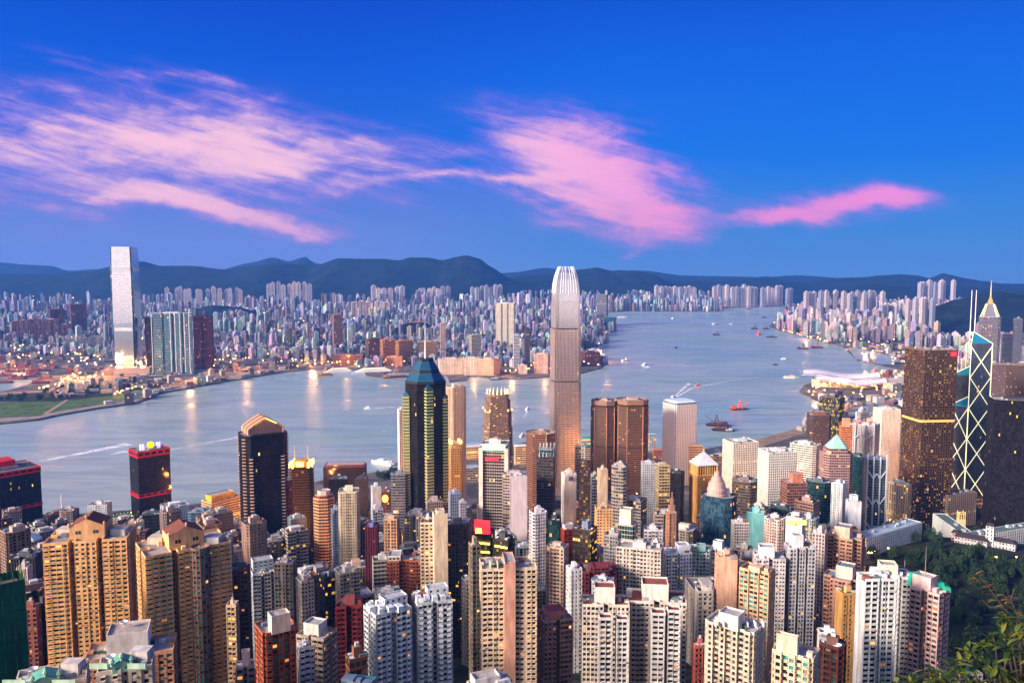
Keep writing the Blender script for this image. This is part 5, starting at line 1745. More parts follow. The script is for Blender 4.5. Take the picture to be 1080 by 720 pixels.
# ------------------------------------------------------------------ red trimmed twin towers on the left shore
for (x0, x1, yt, D, rt, lab, sh, drum) in ((-40, 43, 494, 1190, 16, 'black glass tower with red bands and red rooftop block at the left edge', 'left red trimmed tower', False),
                                       (136, 179, 473, 1240, 20, 'black glass tower with red bands and glowing yellow disc on its roof', 'yellow disc tower', True)):
    (cx, cyy), poly, zt = footprint(x0, x1, yt, D, p_rect(.75), rt)
    zb = ground(cx, cyy) - 2
    e = empty(OFF, (cx, cyy, zb), 0, lab, 'building')
    H = zt - zb
    red = C(206, 14, 34)
    for k, (a, b) in enumerate(((0, H * .42), (H * .47, H * .93))):
        W, G = MB(), MB()
        facade(W, G, poly, a, b, ST['black'])
        w_ = W.build('wall', TONEDP, e, C(26, 22, 24))
        G.build('glazing', G_DARK, w_)
    for a, b in ((H * .42, H * .47), (H * .93, H)):
        W, G = MB(), MB()
        facade(W, G, inset(poly, -.5), a, b, dict(ST['grid'], fh=b - a, bay=9, sp=.5, pw=(.2,), glass=G_DARK))
        if b == H:
            parapet(W, inset(poly, -.5), b, 1.2)
        w_ = W.build('red_band', TONEDP, e, red)
        G.build('glazing', G_DARK, w_)
    roof_cap(poly, H, 'roof', e, C(120, 114, 114))
    a = R(rt) - math.atan2(cx, cyy)
    w = extent(poly)[0]
    if drum:
        small_box('roof_house', e, 0, 0, w * .3, w * .24, H, 5, C(190, 186, 190), rz=a)
        m = MB()
        f0 = rot2([(-w * .02, -w * .14)], a)[0]
        f1 = rot2([(-w * .02, -w * .14 - 1.5)], a)[0]
        k = 20
        for f, rev in ((f0, True), (f1, False)):
            q = [(f[0] + rot2([(math.cos(2 * math.pi * i / k) * 4.6, 0)], a)[0][0], f[1] + rot2([(math.cos(2 * math.pi * i / k) * 4.6, 0)], a)[0][1], H + 8 + math.sin(2 * math.pi * i / k) * 4.6) for i in range(k)]
            m.face(list(reversed(q)) if rev else q)
        m.build('sign_disc', glow('yellow_disc', (1.0, .72, .0), 1.6), e)
        for s_ in (-1, 1):
            for t in (.18, .24):
                m = MB()
                A = rot2([(s_ * w * t, -w * .05)], a)[0]
                m.tube([(*A, H), (*A, H + 9)], 1.5, 8)
                m.build('lit_frame', glow('violet_frame', (.45, .45, 1.0), .9), e)
        for k in range(6):
            f = rot2([(-w * .35 + .14 * w * k, w * (.18 if k % 2 else -.2))], a)[0]
            small_box('air_conditioner', e, f[0], f[1], 3, 3, H, 2.2, C(150, 150, 152), rz=a)
    else:
        small_box('roof_block', e, -w * .1, 0, w * .45, w * .3, H + 4, 8, red, rz=a)
        small_box('roof_house', e, -w * .1, 0, w * .5, w * .34, H, 4, C(200, 180, 170), rz=a)
        for k in range(4):
            f = rot2([(w * .2 + .06 * w * k, w * (.1 if k % 2 else -.1))], a)[0]
            small_box('air_conditioner', e, f[0], f[1], 3, 3, H, 2.2, C(150, 150, 152), rz=a)
    TOPS.append((cx, cyy, w * .7, lab, sh, H, (x0 + x1) / 2, yt, D))

# ------------------------------------------------------------------ tallest skyscraper with claw crown
(cx, cyy), _, zt = footprint(580, 613.5, 281, 1440, p_rect(1), 14)
loc = Vector((cx, cyy, 2))
H = zt - 2
a = R(14) - math.atan2(cx, cyy)
e = empty('skyscraper', loc, a, 'tallest silver skyscraper with stepped shoulders and white clawed crown by the harbour', 'building')
hw = (at(613.5, 400, 1440).x - at(580, 400, 1440).x) / 2 / 1.19


def stepped(k, c=.2):
    h = hw * k
    q = h * c
    return [(-h + q, -h), (h - q, -h), (h - q, -h + q * .5), (h - q * .5, -h + q * .5), (h - q * .5, -h + q), (h, -h + q), (h, h - q), (h - q * .5, h - q), (h - q * .5, h - q * .5), (h - q, h - q * .5), (h - q, h), (-h + q, h), (-h + q, h - q * .5),
            (-h + q * .5, h - q * .5), (-h + q * .5, h - q), (-h, h - q), (-h, -h + q), (-h + q * .5, -h + q), (-h + q * .5, -h + q * .5), (-h + q, -h + q * .5)]


lv = [(0, 1.0), (.50, 1.0), (.505, .97), (.73, .97), (.735, .925), (.85, .915), (.90, .86), (.945, .77), (.975, .62)]
for (t0, k0), (t1, k1) in zip(lv, lv[1:]):
    if t1 - t0 < .02:
        continue
    W, G = MB(), MB()
    if k0 == k1:
        facade(W, G, stepped(k0), t0 * H, t1 * H - .6, dict(ST['silver'], sp=.16))
        parapet(W, stepped(k0), t1 * H - .6, .6, .5)
    else:
        p0, p1 = stepped(k0), stepped(k1)
        for i in range(len(p0)):
            j = (i + 1) % len(p0)
            L = math.hypot(p0[j][0] - p0[i][0], p0[j][1] - p0[i][1])
            nu = max(1, round(L / 2.0))
            G.face([(*p0[i], t0 * H), (*p0[j], t0 * H), (*p1[j], t1 * H - .3), (*p1[i], t1 * H - .3)], [(i * 31, 0), (i * 31 + nu, 0), (i * 31 + nu, round((t1 - t0) * H / 4.2)), (i * 31, round((t1 - t0) * H / 4.2))])
            for s_ in range(nu + 1):
                u = s_ / nu
                f0 = (p0[i][0] + (p0[j][0] - p0[i][0]) * u, p0[i][1] + (p0[j][1] - p0[i][1]) * u)
                f1 = (p1[i][0] + (p1[j][0] - p1[i][0]) * u, p1[i][1] + (p1[j][1] - p1[i][1]) * u)
                W.tube([(*f0, t0 * H), (*f1, t1 * H - .3)], .28, 4, cap=False)
        W.face([(*q, t1 * H - .3) for q in p1])
    w_ = W.build('wall', TONEDS, e, C(236, 220, 216))
    G.build('glazing', G_SILVER if t0 < .7 else glass('pale_blue_mirror', dark=(.40, .50, .60, 1), alt=(.48, .56, .64, 1), alt_p=.5, curt_p=0, lit_p=0, metal=.8, rough=.15), w_)
# claws: tapering fins curving inwards round the roof
for i in range(4):
    for s_ in (-.62, -.42, -.2, 0, .2, .42, .62):
        m = MB()
        pts = []
        for (t, k) in ((.885, .90), (.925, .84), (.955, .75), (.98, .62), (1.0, .45 + .05 * abs(s_))):
            pts.append((*rot2([(s_ * hw * k * 1.1, -hw * k)], i * math.pi / 2)[0], t * H - (4 if abs(s_) < .1 else 0)))
        m.tube(pts, .8, 5, r1=.55)
        m.build('crown_fin', PLAIN, e, C(206, 204, 210))
W = MB()
W.prism(stepped(.6), .935 * H, .965 * H)
W.build('crown_house', PLAIN, e, C(214, 212, 216))
take(loc, 40, '', 'tallest silver skyscraper', 597, 282)
m = MB()
m.box(-hw * 1.25, hw * 1.25, -hw * 1.1, hw * 1.25, 0, 16)
m.build('podium', PLAIN, e, C(150, 140, 140))

# smaller sister with the lit crown
(cx, cyy), poly, zt = footprint(508.5, 540.5, 412, 1500, p_chamfer(.9, .16), 8)
zb = 2
e = empty('skyscraper', (cx, cyy, zb), 0, 'shorter banded tower with floodlit spiked crown above the green lit band', 'building')
H = zt - zb
z = 0
for (t1, k) in ((.62, 1.0), (.80, .94), (.91, .86), (.97, .76)):
    W, G = MB(), MB()
    facade(W, G, scl(poly, k), z, t1 * H, dict(ST['band'], sp=.4))
    parapet(W, scl(poly, k), t1 * H, .8)
    w_ = W.build('wall', TONEDP, e, C(150, 122, 108))
    G.build('glazing', G_LITOFF, w_)
    roof_cap(scl(poly, k), t1 * H, 'roof', w_, C(150, 130, 120))
    z = t1 * H
for k in range(16):
    t = 2 * math.pi * k / 16
    r_ = extent(poly)[0] * .36
    m = MB()
    m.tube([(r_ * math.cos(t), r_ * .9 * math.sin(t), z), (r_ * .92 * math.cos(t), r_ * .83 * math.sin(t), z + H * .05)], .8, 5, r1=.3)
    m.build('crown_spike', glow('cream_crown', (1.0, .74, .36), 1.5), e)
for k in (0, 1, 2, 3, 6, 7):
    q = scl(poly, .95)[k]
    m = MB()
    m.box(q[0] - 1, q[0] + 1, q[1] - 1, q[1] + 1, .80 * H, .80 * H + 3)
    m.build('crown_lamp', GOLD, e)
TOPS.append((cx, cyy, 40, '', 'lit crown tower', 0, 524, 410, 1500))

# ------------------------------------------------------------------ dark tower with stepped blue pyramid
(cx, cyy), _, zt = footprint(426, 471, 371, 1080, p_rect(1), 0)
zb = ground(cx, cyy) - 2
H = zt - zb
e = empty('skyscraper', (cx, cyy, zb), -math.atan2(cx, cyy), 'dark skyscraper with stepped blue pyramid top, mast and neon lit corner shafts', 'building')
B = (at(471, 450, 1080).x - at(426, 450, 1080).x)
core = scl(p_chamfer(1.0, .29), B * .93)
hc = H * .855
W, G = MB(), MB()
facade(W, G, core, 0, hc, dict(ST['black'], fh=4.2))
W.build('wall', TONEDP, e, C(20, 20, 22))
G.build('glazing', G_DARK, e)
blue_glass = paint('blue_roof_glass', (.03, .16, .27, 1), .18, metal=.5, var=.1)
z = hc
prev = core
for k, (s0, s1, dz) in enumerate(((1.02, .94, .012), (.94, .70, .035), (.70, .66, .018), (.64, .42, .035), (.42, .40, .014))):
    m = MB()
    hh = dz * H
    m.prism(scl(core, s0), z, z + hh, top_poly=scl(core, s1))
    m.build('pyramid_step', blue_glass if k in (1, 3) else PLAIN, e, C(30, 34, 40))
    if k in (1, 3):
        for q in range(1, 4):
            f = q / 4
            r_ = scl(core, (s0 + (s1 - s0) * f) * 1.006)
            m = MB()
            for i in range(8):
                A, Bq = r_[i], r_[(i + 1) % 8]
                m.tube([(*A, z + hh * f), (*Bq, z + hh * f)], .45, 4, cap=False)
            m.build('roof_rib', PLAIN, e, C(24, 40, 60))
    z += hh
m = MB()
m.tube([(0, 0, z), (0, 0, z + H * .08)], 1.3, 6, r1=.8)
m.tube([(0, 0, z + H * .08), (0, 0, z + H * .20)], .5, 6, r1=.15)
m.build('mast', PLAIN, e, C(226, 226, 232))
# corner shafts: square prisms turned outwards, banded, with small pyramids
for i, (sx, sy, top, tw) in enumerate(((-1, -.55, .80, 8.2), (.14, -1.02, .835, 9.2), (1.0, -.5, .79, 7.0), (-.1, 1.0, .80, 8.2))):
    x, y = sx * B * .44, sy * B * .46
    q = [(p[0] + x, p[1] + y) for p in rot2([(-tw / 2, -tw / 2), (tw / 2, -tw / 2), (tw / 2, tw / 2), (-tw / 2, tw / 2)], R(24) if i != 0 else R(-8))]
    W, G = MB(), MB()
    zt_ = top * H
    facade(W, G, q, 0, zt_, dict(ST['band'], fh=4.2, sp=.42, glass=G_DARK))
    s_ = W.build('corner_shaft', TONEDP, e, C(164, 144, 112))
    G.build('glazing', G_GREEN, s_)
    pyramid(s_, q, zt_, tw * .6, C(110, 190, 210), mat=blue_glass)
    # neon rods on the upper storeys, one colour per reach
    o = inset(q, -.35)
    for (t0, t1, colr, nm) in ((.62, 1.0, (.62, .95, .30), 'neon_green'), (.34, .62, (.95, .85, .28), 'neon_yellow')):
        m = MB()
        n0, n1 = int(t0 * zt_ / 4.2), int(t1 * zt_ / 4.2)
        for k in range(n0, n1):
            for j in (0, 3, 1):
                A, Bq = o[j], o[(j + 1) % 4]
                m.tube([(*A, k * 4.2 + 2.6), (*Bq, k * 4.2 + 2.6)], .24, 4, cap=False)
        m.build('neon_rod', glow(nm, colr, .2), s_)
take(Vector((cx, cyy, 0)), 38, '', 'blue pyramid skyscraper', 449, 372)

# ------------------------------------------------------------------ twin bronze towers with rounded corners, and the round window tower
for (x0, x1, yt, rt, lab, sh) in ((623.5, 651.5, 421, -20, 'left of two joined bronze banded towers with rounded corners', 'left bronze tower'), (649.5, 684, 420, 14, 'right of two joined bronze banded towers with rounded corners', 'right bronze tower')):
    (cx, cyy), poly, zt = footprint(x0, x1, yt, 1450 if x0 < 640 else 1440, p_chamfer(.85, .24), rt)
    e = empty(OFF, (cx, cyy, 2), 0, lab, 'building')
    H = zt - 2
    for a_, b_ in ((0, H * .50), (H * .515, H * .93)):
        W, G = MB(), MB()
        facade(W, G, poly, a_, b_, dict(ST['bronze'], sp=.34))
        w_ = W.build('wall', TONEDP, e, C(120, 92, 76))
        G.build('glazing', G_BRONZE, w_)
    m = MB()
    m.prism(inset(poly, .9), H * .50, H * .515)
    m.build('plant_floor', PLAIN, e, C(40, 26, 20))
    W, G = MB(), MB()
    facade(W, G, inset(poly, .8), H * .93, H * .95, dict(ST['black'], fh=5))
    W.prism(poly, H * .95, H - 2.0, top=False)
    parapet(W, poly, H - 2.0, 1.6)
    w_ = W.build('crown_band', TONEDP, e, C(140, 106, 86))
    G.build('glazing', G_DARK, w_)
    roof_cap(poly, H - 2.0, 'roof', e, C(150, 130, 124))
    for i in range(8):
        q = poly[i]
        m = MB()
        m.tube([(q[0] * 1.0, q[1] * 1.0, 0), (q[0] * 1.0, q[1] * 1.0, H * .93)], .8, 6)
        m.build('corner_strip', PLAIN, e, C(176, 122, 86))
    roofscape(e, poly, H - 2.0, C(190, 160, 150), hash_(lab), 2)
    TOPS.append((cx, cyy, 34, '', sh, H, (x0 + x1) / 2, yt, 1450))

m_round, N, b = material('round_window_wall')
uv = N.n('ShaderNodeUVMap').outputs[0]
u, v = N.sep(uv)[0:2]
ru, rv = N.m('SUBTRACT', N.m('FRACT', u), .5), N.m('SUBTRACT', N.m('FRACT', v), .5)
d = N.m('SQRT', N.m('ADD', N.m('MULTIPLY', ru, ru), N.m('MULTIPLY', rv, rv)))
win = N.m('LESS_THAN', d, .27)
N.put(b.inputs['Base Color'], N.mix(win, C(238, 232, 228), (.03, .03, .035, 1)))
N.put(b.inputs['Roughness'], N.mr(win, 0, 1, .5, .1))
bp = N.n('ShaderNodeBump')
bp.inputs['Distance'].default_value = .8
N.put(bp.inputs['Height'], N.m('SUBTRACT', 1.0, win))
N.put(b.inputs['Normal'], bp.outputs[0])
(cx, cyy), poly, zt = footprint(699, 735.5, 421, 1500, p_chamfer(.9, .07), 34)
e = empty(OFF, (cx, cyy, 2), 0, 'silvery tower with rows of round porthole windows and white hipped cap', 'building')
H = zt - 2
m = MB()
m.prism(poly, 0, H * .965, uvs=(3.6, 3.6))
m.build('wall', m_round, e)
m = MB()
m.prism(inset(poly, .7), H * .965, H * .98, top=False)
m.build('plant_floor', PLAIN, e, C(50, 50, 56))
m = MB()
m.prism(inset(poly, .1), H * .98, H, top_poly=scl(poly, .78))
m.build('hipped_cap', PLAIN, e, C(206, 222, 236))
TOPS.append((cx, cyy, 36, '', 'porthole window tower', H, 717, 420, 1500))

# ------------------------------------------------------------------ bronze cube tower with a point of light at every node
g_nodes = glass('node_lit_windows', dark=(.035, .022, .014, 1), alt=(.06, .036, .022, 1), alt_p=.5, curt_p=0, lit_p=.02, lit=(1, .52, .14, 1), dots=.26, dot_r=.16, dot_e=.9, rough=.2, metal=.25)
(cx, cyy), poly, zt = footprint(954, 1010, 367, 1250, p_chamfer(.9, .05), 33)
zb = ground(cx, cyy) - 2
e = empty(OFF, (cx, cyy, zb), 0, 'huge dark bronze box tower studded with rows of small lamps, red sign at top', 'building')
H = zt - zb
for a_, b_ in ((0, H * .60), (H * .612, H - 1.5)):
    W, G = MB(), MB()
    facade(W, G, poly, a_, b_, dict(ST['grid'], fh=4.2, bay=4.0, sp=.14, pw=(.12,), dep=.35))
    w_ = W.build('wall', TONEDP, e, C(96, 70, 54))
    G.build('glazing', g_nodes, w_)
m = MB()
m.prism(inset(poly, -.3), H * .60, H * .612)
m.build('lit_belt', glow('amber_belt', (1.0, .40, .10), .5), e)
W = MB()
parapet(W, poly, H - 1.5, 1.5)
W.build('parapet', PLAIN, e, C(120, 90, 70))
roof_cap(poly, H - 1.5, 'roof', e, C(140, 132, 136))
a = R(33) - math.atan2(cx, cyy)
w = extent(poly)[0]
f0, f1 = Vector((*poly[1], 0)), Vector((*poly[0], 0))
fd = (f0 - f1).normalized()
fn = Vector((fd.y, -fd.x, 0))
c = f1 + (f0 - f1) * .88 + fn * 1.0
small_box('red_sign', e, c.x, c.y, 8, 1.2, H - 10, 6.5, C(255, 40, 40), mat=REDL, rz=math.atan2(fd.y, fd.x))
roofscape(e, poly, H - 1.5, C(150, 146, 150), 5, 3, house=False)
TOPS.append((cx, cyy, 46, '', 'bronze box tower', H, 982, 366, 1250))

# ------------------------------------------------------------------ skyscraper of glass prisms with white lit bracing and two masts
top = at(1024, 350, 1330)
cxy = at(1022, 450, 1330)
cx, cyy = cxy.x, cxy.y
zb = ground(cx, cyy) - 2
H = top.z - zb
a = -math.atan2(cx, cyy) + R(40)
e = empty('skyscraper', (cx, cyy, zb), a, 'angular dark glass skyscraper with white lit diagonal bracing, blue sloped roofs and twin masts', 'building')
h = (at(1043, 450, 1330).x - at(1003, 450, 1330).x) * math.cos(math.atan2(cx, cyy)) / 2.82
cor = [(-h, -h), (h, -h), (h, h), (-h, h)]
mod = H * .88 / 5.2
zb0 = 24.0
# shafts over each side: 0 faces right-front, 3 faces left-front
heights = {0: H - h * .9, 1: H - h * .9, 2: zb0 + 4 * mod, 3: zb0 + 3.0 * mod}
blue_roof = paint('sloped_blue_glass', (.04, .34, .52, 1), .12, metal=.35, var=.06)
for i in range(4):
    A, Bq = cor[i], cor[(i + 1) % 4]
    ht = heights[i]
    tri = [A, Bq, (0, 0)]
    W, G = MB(), MB()
    facade(W, G, tri, zb0, ht, dict(ST['black'], fh=4.0, bay=2.0, sp=.07, pw=(.05,)))
    s_ = W.build('glass_shaft', TONEDP, e, C(84, 88, 96))
    G.build('glazing', glass('prism_glass', dark=(.11, .12, .14, 1), alt=(.16, .175, .20, 1), alt_p=.5, curt_p=0, lit_p=.004, metal=.6, rough=.12), s_)
    pk = (0, 0, ht + h * .9)
    m = MB()
    m.face([(*A, ht), (*Bq, ht), pk])
    m.face([(*Bq, ht), (0, 0, ht), pk])
    m.face([(0, 0, ht), (*A, ht), pk])
    m.build('sloped_roof', blue_roof, s_)
br = []
for i in range(4):
    A, Bq = Vector((*cor[i], 0)), Vector((*cor[(i + 1) % 4], 0))
    n_ = Vector(((A + Bq).x, (A + Bq).y, 0)).normalized() * .5
    ht = heights[i]
    k = 0
    while zb0 + k * mod < ht - mod * .4:
        z0, z1 = zb0 + k * mod, min(zb0 + (k + 1) * mod, ht)
        f = (z1 - z0) / mod
        for P, Q in ((A, Bq), (Bq, A)):
            m = MB()
            q0, q1 = P + n_, P + (Q - P) * f + n_
            m.tube([(q0.x, q0.y, z0), (q1.x, q1.y, z1)], .7, 5)
            m.build('brace', TUBEL, e)
        k += 1
    for P in (A, Bq):
        m = MB()
        q = P * 1.01
        m.tube([(q.x, q.y, zb0), (q.x, q.y, ht)], .7, 5)
        m.build('corner_column', TUBEL, e)
    m = MB()
    for P in (A, Bq):
        m.tube([(P.x, P.y, ht + .3), (0, 0, ht + h * .9 + .3)], .5, 5)
    m.build('roof_edge', TUBEL, e)
W, G = MB(), MB()
bp_ = scl(cor, 1.03)
facade(W, G, bp_, 0, zb0 - .5, dict(ST['grid'], fh=7.6, bay=5.5, sp=.4, pw=(.4,), dep=1.2))
parapet(W, bp_, zb0 - .5, .4)
W.build('granite_base', TONEDP, e, C(150, 126, 116))
G.build('glazing', G_DARK, e)
roof_cap(bp_, zb0 - .45, 'roof', e, C(150, 130, 120))
for s_ in (-1, 1):
    m = MB()
    zz = H - 6
    q = rot2([(s_ * 3.2 - 2, 6)], -R(40))[0]
    zt_ = at(1027, 306, 1330).z - zb
    m.tube([(*q, zz - 20), (*q, zz + 8), (*q, zt_)], 1.0, 6, r1=.45)
    m.build('mast', PLAIN, e, C(236, 232, 226))
m = MB()
q = rot2([(-9, 2)], -R(40))[0]
m.tube([(*q, heights[3]), (*q, H - 18)], .9, 5)
m.tube([(q[0], q[1], H - 20), (q[0] + 8, q[1] - 8, H - 6)], .6, 5)
m.build('window_crane', PLAIN, e, C(226, 210, 190))
TOPS.append((cx, cyy, 34, '', 'white braced skyscraper', H, 1023, 350, 1330))

# ------------------------------------------------------------------ gold tipped triangular tower with mast
(cx, cyy), poly, zt = footprint(1032.5, 1056, 334, 2300, [(-.5, -.28), (-.38, -.42), (.38, -.42), (.5, -.28), (.12, .5), (-.12, .5)], 4)
e = empty('skyscraper', (cx, cyy, 2), 0, 'blue grey skyscraper with gold and glass pyramid crown and tall needle mast', 'building')
H = zt - 2
W, G = MB(), MB()
facade(W, G, poly, 0, H, dict(ST['blue'], glass=glass('golden_blue_wall', dark=(.10, .12, .18, 1), alt=(.34, .18, .08, 1), alt_p=.3, curt_p=0, lit_p=.02, metal=.6, rough=.14)))
parapet(W, poly, H, 2)
W.build('wall', TONEDP, e, C(150, 150, 170))
G.build('glazing', MATS['golden_blue_wall'], e)
roof_cap(poly, H, 'roof', e, C(190, 160, 120))
hp = at(1044, 316, 2300).z - 2 - H
m = MB()
m.prism(scl(poly, .82), H, H + hp * .75, top_poly=scl(poly, .36))
m.build('pyramid_crown', paint('crown_glass', (.30, .28, .30, 1), .2, metal=.7), e)
m = MB()
m.prism(scl(poly, .36), H + hp * .75, H + hp * 1.2, top_poly=scl(poly, .05))
m.build('gold_tip', paint('gold_leaf', (.7, .42, .14, 1), .35, metal=.7), e)
for i in range(6):
    m = MB()
    q0, q1 = scl(poly, .84)[i], scl(poly, .37)[i]
    m.tube([(*q0, H), (*q1, H + hp * .75)], 1.4, 5)
    m.build('crown_rib', paint('gold_leaf', (.7, .42, .14, 1), .35, metal=.7), e)
m = MB()
m.tube([(0, 0, H + hp), (0, 0, at(1044, 296, 2300).z - 2)], 2.2, 6, r1=.5)
m.build('mast', PLAIN, e, C(226, 196, 160))
TOPS.append((cx, cyy, 40, '', 'gold mast skyscraper', H, 1044, 330, 2300))

# ------------------------------------------------------------------ across the water: the bright mirror skyscraper and its neighbours
Di = 3150
(cx, cyy), _, zt = footprint(116.5, 145, 260.5, Di, p_rect(1), 0)
e = empty('skyscraper', (cx, cyy, 4), -math.atan2(cx, cyy) - R(19), 'very tall pale mirror glass skyscraper with flared base, alone on the far left shore', 'building')
H = zt - 4
hw = (at(141, 330, Di).x - at(118, 330, Di).x) / 2
lv = [(0, 1.02), (.06, .96), (.14, .965), (.40, 1.0), (.70, .99), (.90, .955), (1.0, .93)]


def sec(k):
    h_ = hw * k
    c_ = hw * .16
    return [(-h_ + c_, -h_), (h_ - c_, -h_), (h_ - c_, -h_ + c_), (h_, -h_ + c_), (h_, h_ - c_), (h_ - c_, h_ - c_), (h_ - c_, h_), (-h_ + c_, h_), (-h_ + c_, h_ - c_), (-h_, h_ - c_), (-h_, -h_ + c_), (-h_ + c_, -h_ + c_)]


G, V = MB(), [MB(), MB(), MB(), MB()]
for (t0, k0), (t1, k1) in zip(lv, lv[1:]):
    n_ = max(1, round((t1 - t0) * 24))
    for q in range(n_):
        a0, a1 = t0 + (t1 - t0) * q / n_, t0 + (t1 - t0) * (q + 1) / n_
        s0, s1 = sec(k0 + (k1 - k0) * q / n_), sec(k0 + (k1 - k0) * (q + 1) / n_)
        for i in range(12):
            j = (i + 1) % 12
            tgt = V[i // 3] if i % 3 != 0 else G
            L = math.hypot(s0[j][0] - s0[i][0], s0[j][1] - s0[i][1])
            nu, nv = max(1, round(L / 3)), max(1, round((a1 - a0) * H / 8))
            v0 = round(a0 * 200)
            tgt.face([(*s0[i], a0 * H), (*s0[j], a0 * H), (*s1[j], a1 * H), (*s1[i], a1 * H)], [(i * 40, v0), (i * 40 + nu, v0), (i * 40 + nu, v0 + nv), (i * 40, v0 + nv)])
G.face([(*q, H) for q in sec(.93)])
G.build('mirror_facade', G_MIRROR, e)
for q in range(4):
    V[q].build('corner_glazing', G_BLUE, e)
for t in (.115, .34, .62, .81):
    k = .985 if t < .9 else .95
    m = MB()
    s_ = [q for q in sec(k * 1.012)]
    n_ = 4
    for i in (0, 3, 6, 9):
        A, Bq = Vector((*s_[i], 0)), Vector((*s_[i + 1], 0))
        dd = (Bq - A).normalized()
        nn = Vector((dd.y, -dd.x, 0))
        P = [A + dd * 3 - nn * 3, Bq - dd * 3 - nn * 3, Bq - dd * 3 + nn * .4, A + dd * 3 + nn * .4]
        m.prism([(p_.x, p_.y) for p_ in reversed(P)][::-1] if False else [(P[3].x, P[3].y), (P[2].x, P[2].y), (P[1].x, P[1].y), (P[0].x, P[0].y)], t * H, t * H + H * .028, bottom=True)
    m.build('plant_floor', PLAIN, e, C(190, 196, 204))
m = MB()
m.box(-hw * 1.5, hw * 2.2, -hw * 1.2, hw * 1.5, 0, 24)
m.build('podium', PLAIN, e, C(150, 130, 120))


def over(x0, x1, yt, D, plan, rt, sty, colr, lab, nm='harbour_block', z0=4, gl=None, house=True, roof=None, group=None, crown=None):
    (cx, cyy), poly, zt = footprint(x0, x1, yt, D, plan, rt)
    e = empty(nm, (cx, cyy, z0), 0, lab, 'building', group)
    st = dict(ST[sty])
    st['fh'] *= 1.6
    st['bay'] *= 1.8
    if gl:
        st['glass'] = gl
    W, G = MB(), MB()
    H = zt - z0 - (4 if house else 0)
    facade(W, G, poly, 0, H, st)
    parapet(W, poly, H, 1.5, .8)
    W.build('wall', st['wall'], e, colr)
    G.build('glazing', st['glass'], e)
    roof_cap(poly, H, 'roof', e, roof or C(150, 146, 150), .8)
    if house:
        w = extent(poly)[0]
        small_box('lift_house', e, 0, 0, w * .4, w * .25, H, 4.5, colr, rz=R(rt))
    TOPS.append((cx, cyy, max(math.hypot(*q) for q in poly), lab, None, H, (x0 + x1) / 2, yt, D))
    return e, poly, H


over(152, 162, 334, 3180, p_rect(1), 8, 'flats', C(104, 72, 70), 'brown tower left of the wide teal glass slab')
e, p, H = over(161, 203, 329, 3120, p_notch(3, .05, .12, .4), -4, 'blue', C(190, 206, 214), 'wide teal glass slab tower with white ribs right of the mirror skyscraper', gl=glass('teal_slab', dark=(.03, .13, .17, 1), alt=(.07, .22, .26, 1), alt_p=.5, curt_p=.06, lit_p=.03, metal=.35, rough=.15))
w = extent(p)[0]
for k in range(9):
    m = MB()
    x = -w * .47 + k * w * .1175
    q = rot2([(x, -w * .21)], R(-4) - math.atan2(-440, 3120) * 1.0)[0]
    m.tube([(*q, 8), (*q, H + 3)], 1.3, 5)
    m.build('white_rib', PLAIN, e, C(230, 232, 232))
over(203.5, 225, 333, 3300, p_notch(1, .1, .14, .6), -10, 'flats', C(120, 56, 50), 'brown red pair of joined towers right of the teal glass slab')
over(140, 147, 310, 3300, p_rect(1), 8, 'blue', C(90, 90, 120), 'violet grey slab tower behind the mirror skyscraper')
for k, (x0, x1, yt) in enumerate(((12, 20.5, 338), (21, 30, 337), (30.5, 38.5, 336), (39, 47, 335.5), (47.5, 63, 336), (63.5, 75, 341))):
    e_, p_, H_ = over(x0, x1, yt, 4250, p_notch(1, .18, .14, .9), -6, 'flats', C(150, 112, 108), ('leftmost of the six mauve towers in a row', 'second from left of the six mauve towers in a row', 'third from left of the six mauve towers in a row', 'fourth from left of the six mauve towers in a row', 'widest of the six mauve towers in a row', 'rightmost and lowest of the six mauve towers in a row')[k], group='row of six mauve towers')
for k, (x0, x1, yt) in enumerate(((51, 68, 325), (73, 91, 320))):
    over(x0, x1, yt, 4650, p_notch(1, .18, .14, .8), 6, 'flats', C(130, 84, 88), ('left of two tall dark mauve towers behind the mauve row', 'right of two tall dark mauve towers behind the mauve row')[k])
for k in range(9):
    x0 = 62 + k * 6.1
    over(x0, x0 + 5.3, 355 + (k % 3) - (1 if k > 4 else 0), 4050, p_notch(1, .2, .14, .9), -4, 'flats', C(214, 206, 204), ('first', 'second', 'third', 'fourth', 'fifth', 'sixth', 'seventh', 'eighth', 'last')[k] + ' of the white flats in a row left of the mirror skyscraper', group='row of white flats', house=False)
e, p, H = over(350, 361, 331, 3950, p_rect(.8), 14, 'bronze', C(166, 130, 116), 'slim grey brown tower with slanted top by the pier')
over(350, 384, 373, 3420, p_rect(.3), -8, 'bronze', C(130, 80, 62), 'long copper brown block by the cruise ships')
for k, (x0, x1, yt, cl) in enumerate(((385, 401, 356, C(96, 80, 70)), (400, 417, 357, C(186, 130, 84)), (416, 436, 358, C(176, 130, 80)))):
    over(x0, x1, yt, 3480, p_rect(.7), 24, 'bronze', cl, ('left darkest', 'middle', 'right')[k] + ' of three bronze office blocks behind the cruise terminal', gl=G_BRONZE)
over(407, 425, 375, 3380, p_rect(.5), -6, 'punch', C(226, 150, 110), 'low salmon gate shaped hotel before the three bronze blocks')
over(440, 460, 359, 3520, p_rect(.7), 8, 'bronze', C(196, 150, 110), 'tan block behind the blue pyramid mast')
over(523, 543, 319, 4000, p_notch(2, .08, .1, .6), -6, 'vert', C(232, 222, 204), 'tall white ribbed tower with lit base across the harbour')
over(495, 507, 352, 3600, p_rect(.7), 20, 'band', C(186, 176, 150), 'slim glass and gold tower left of the tall white ribbed tower')
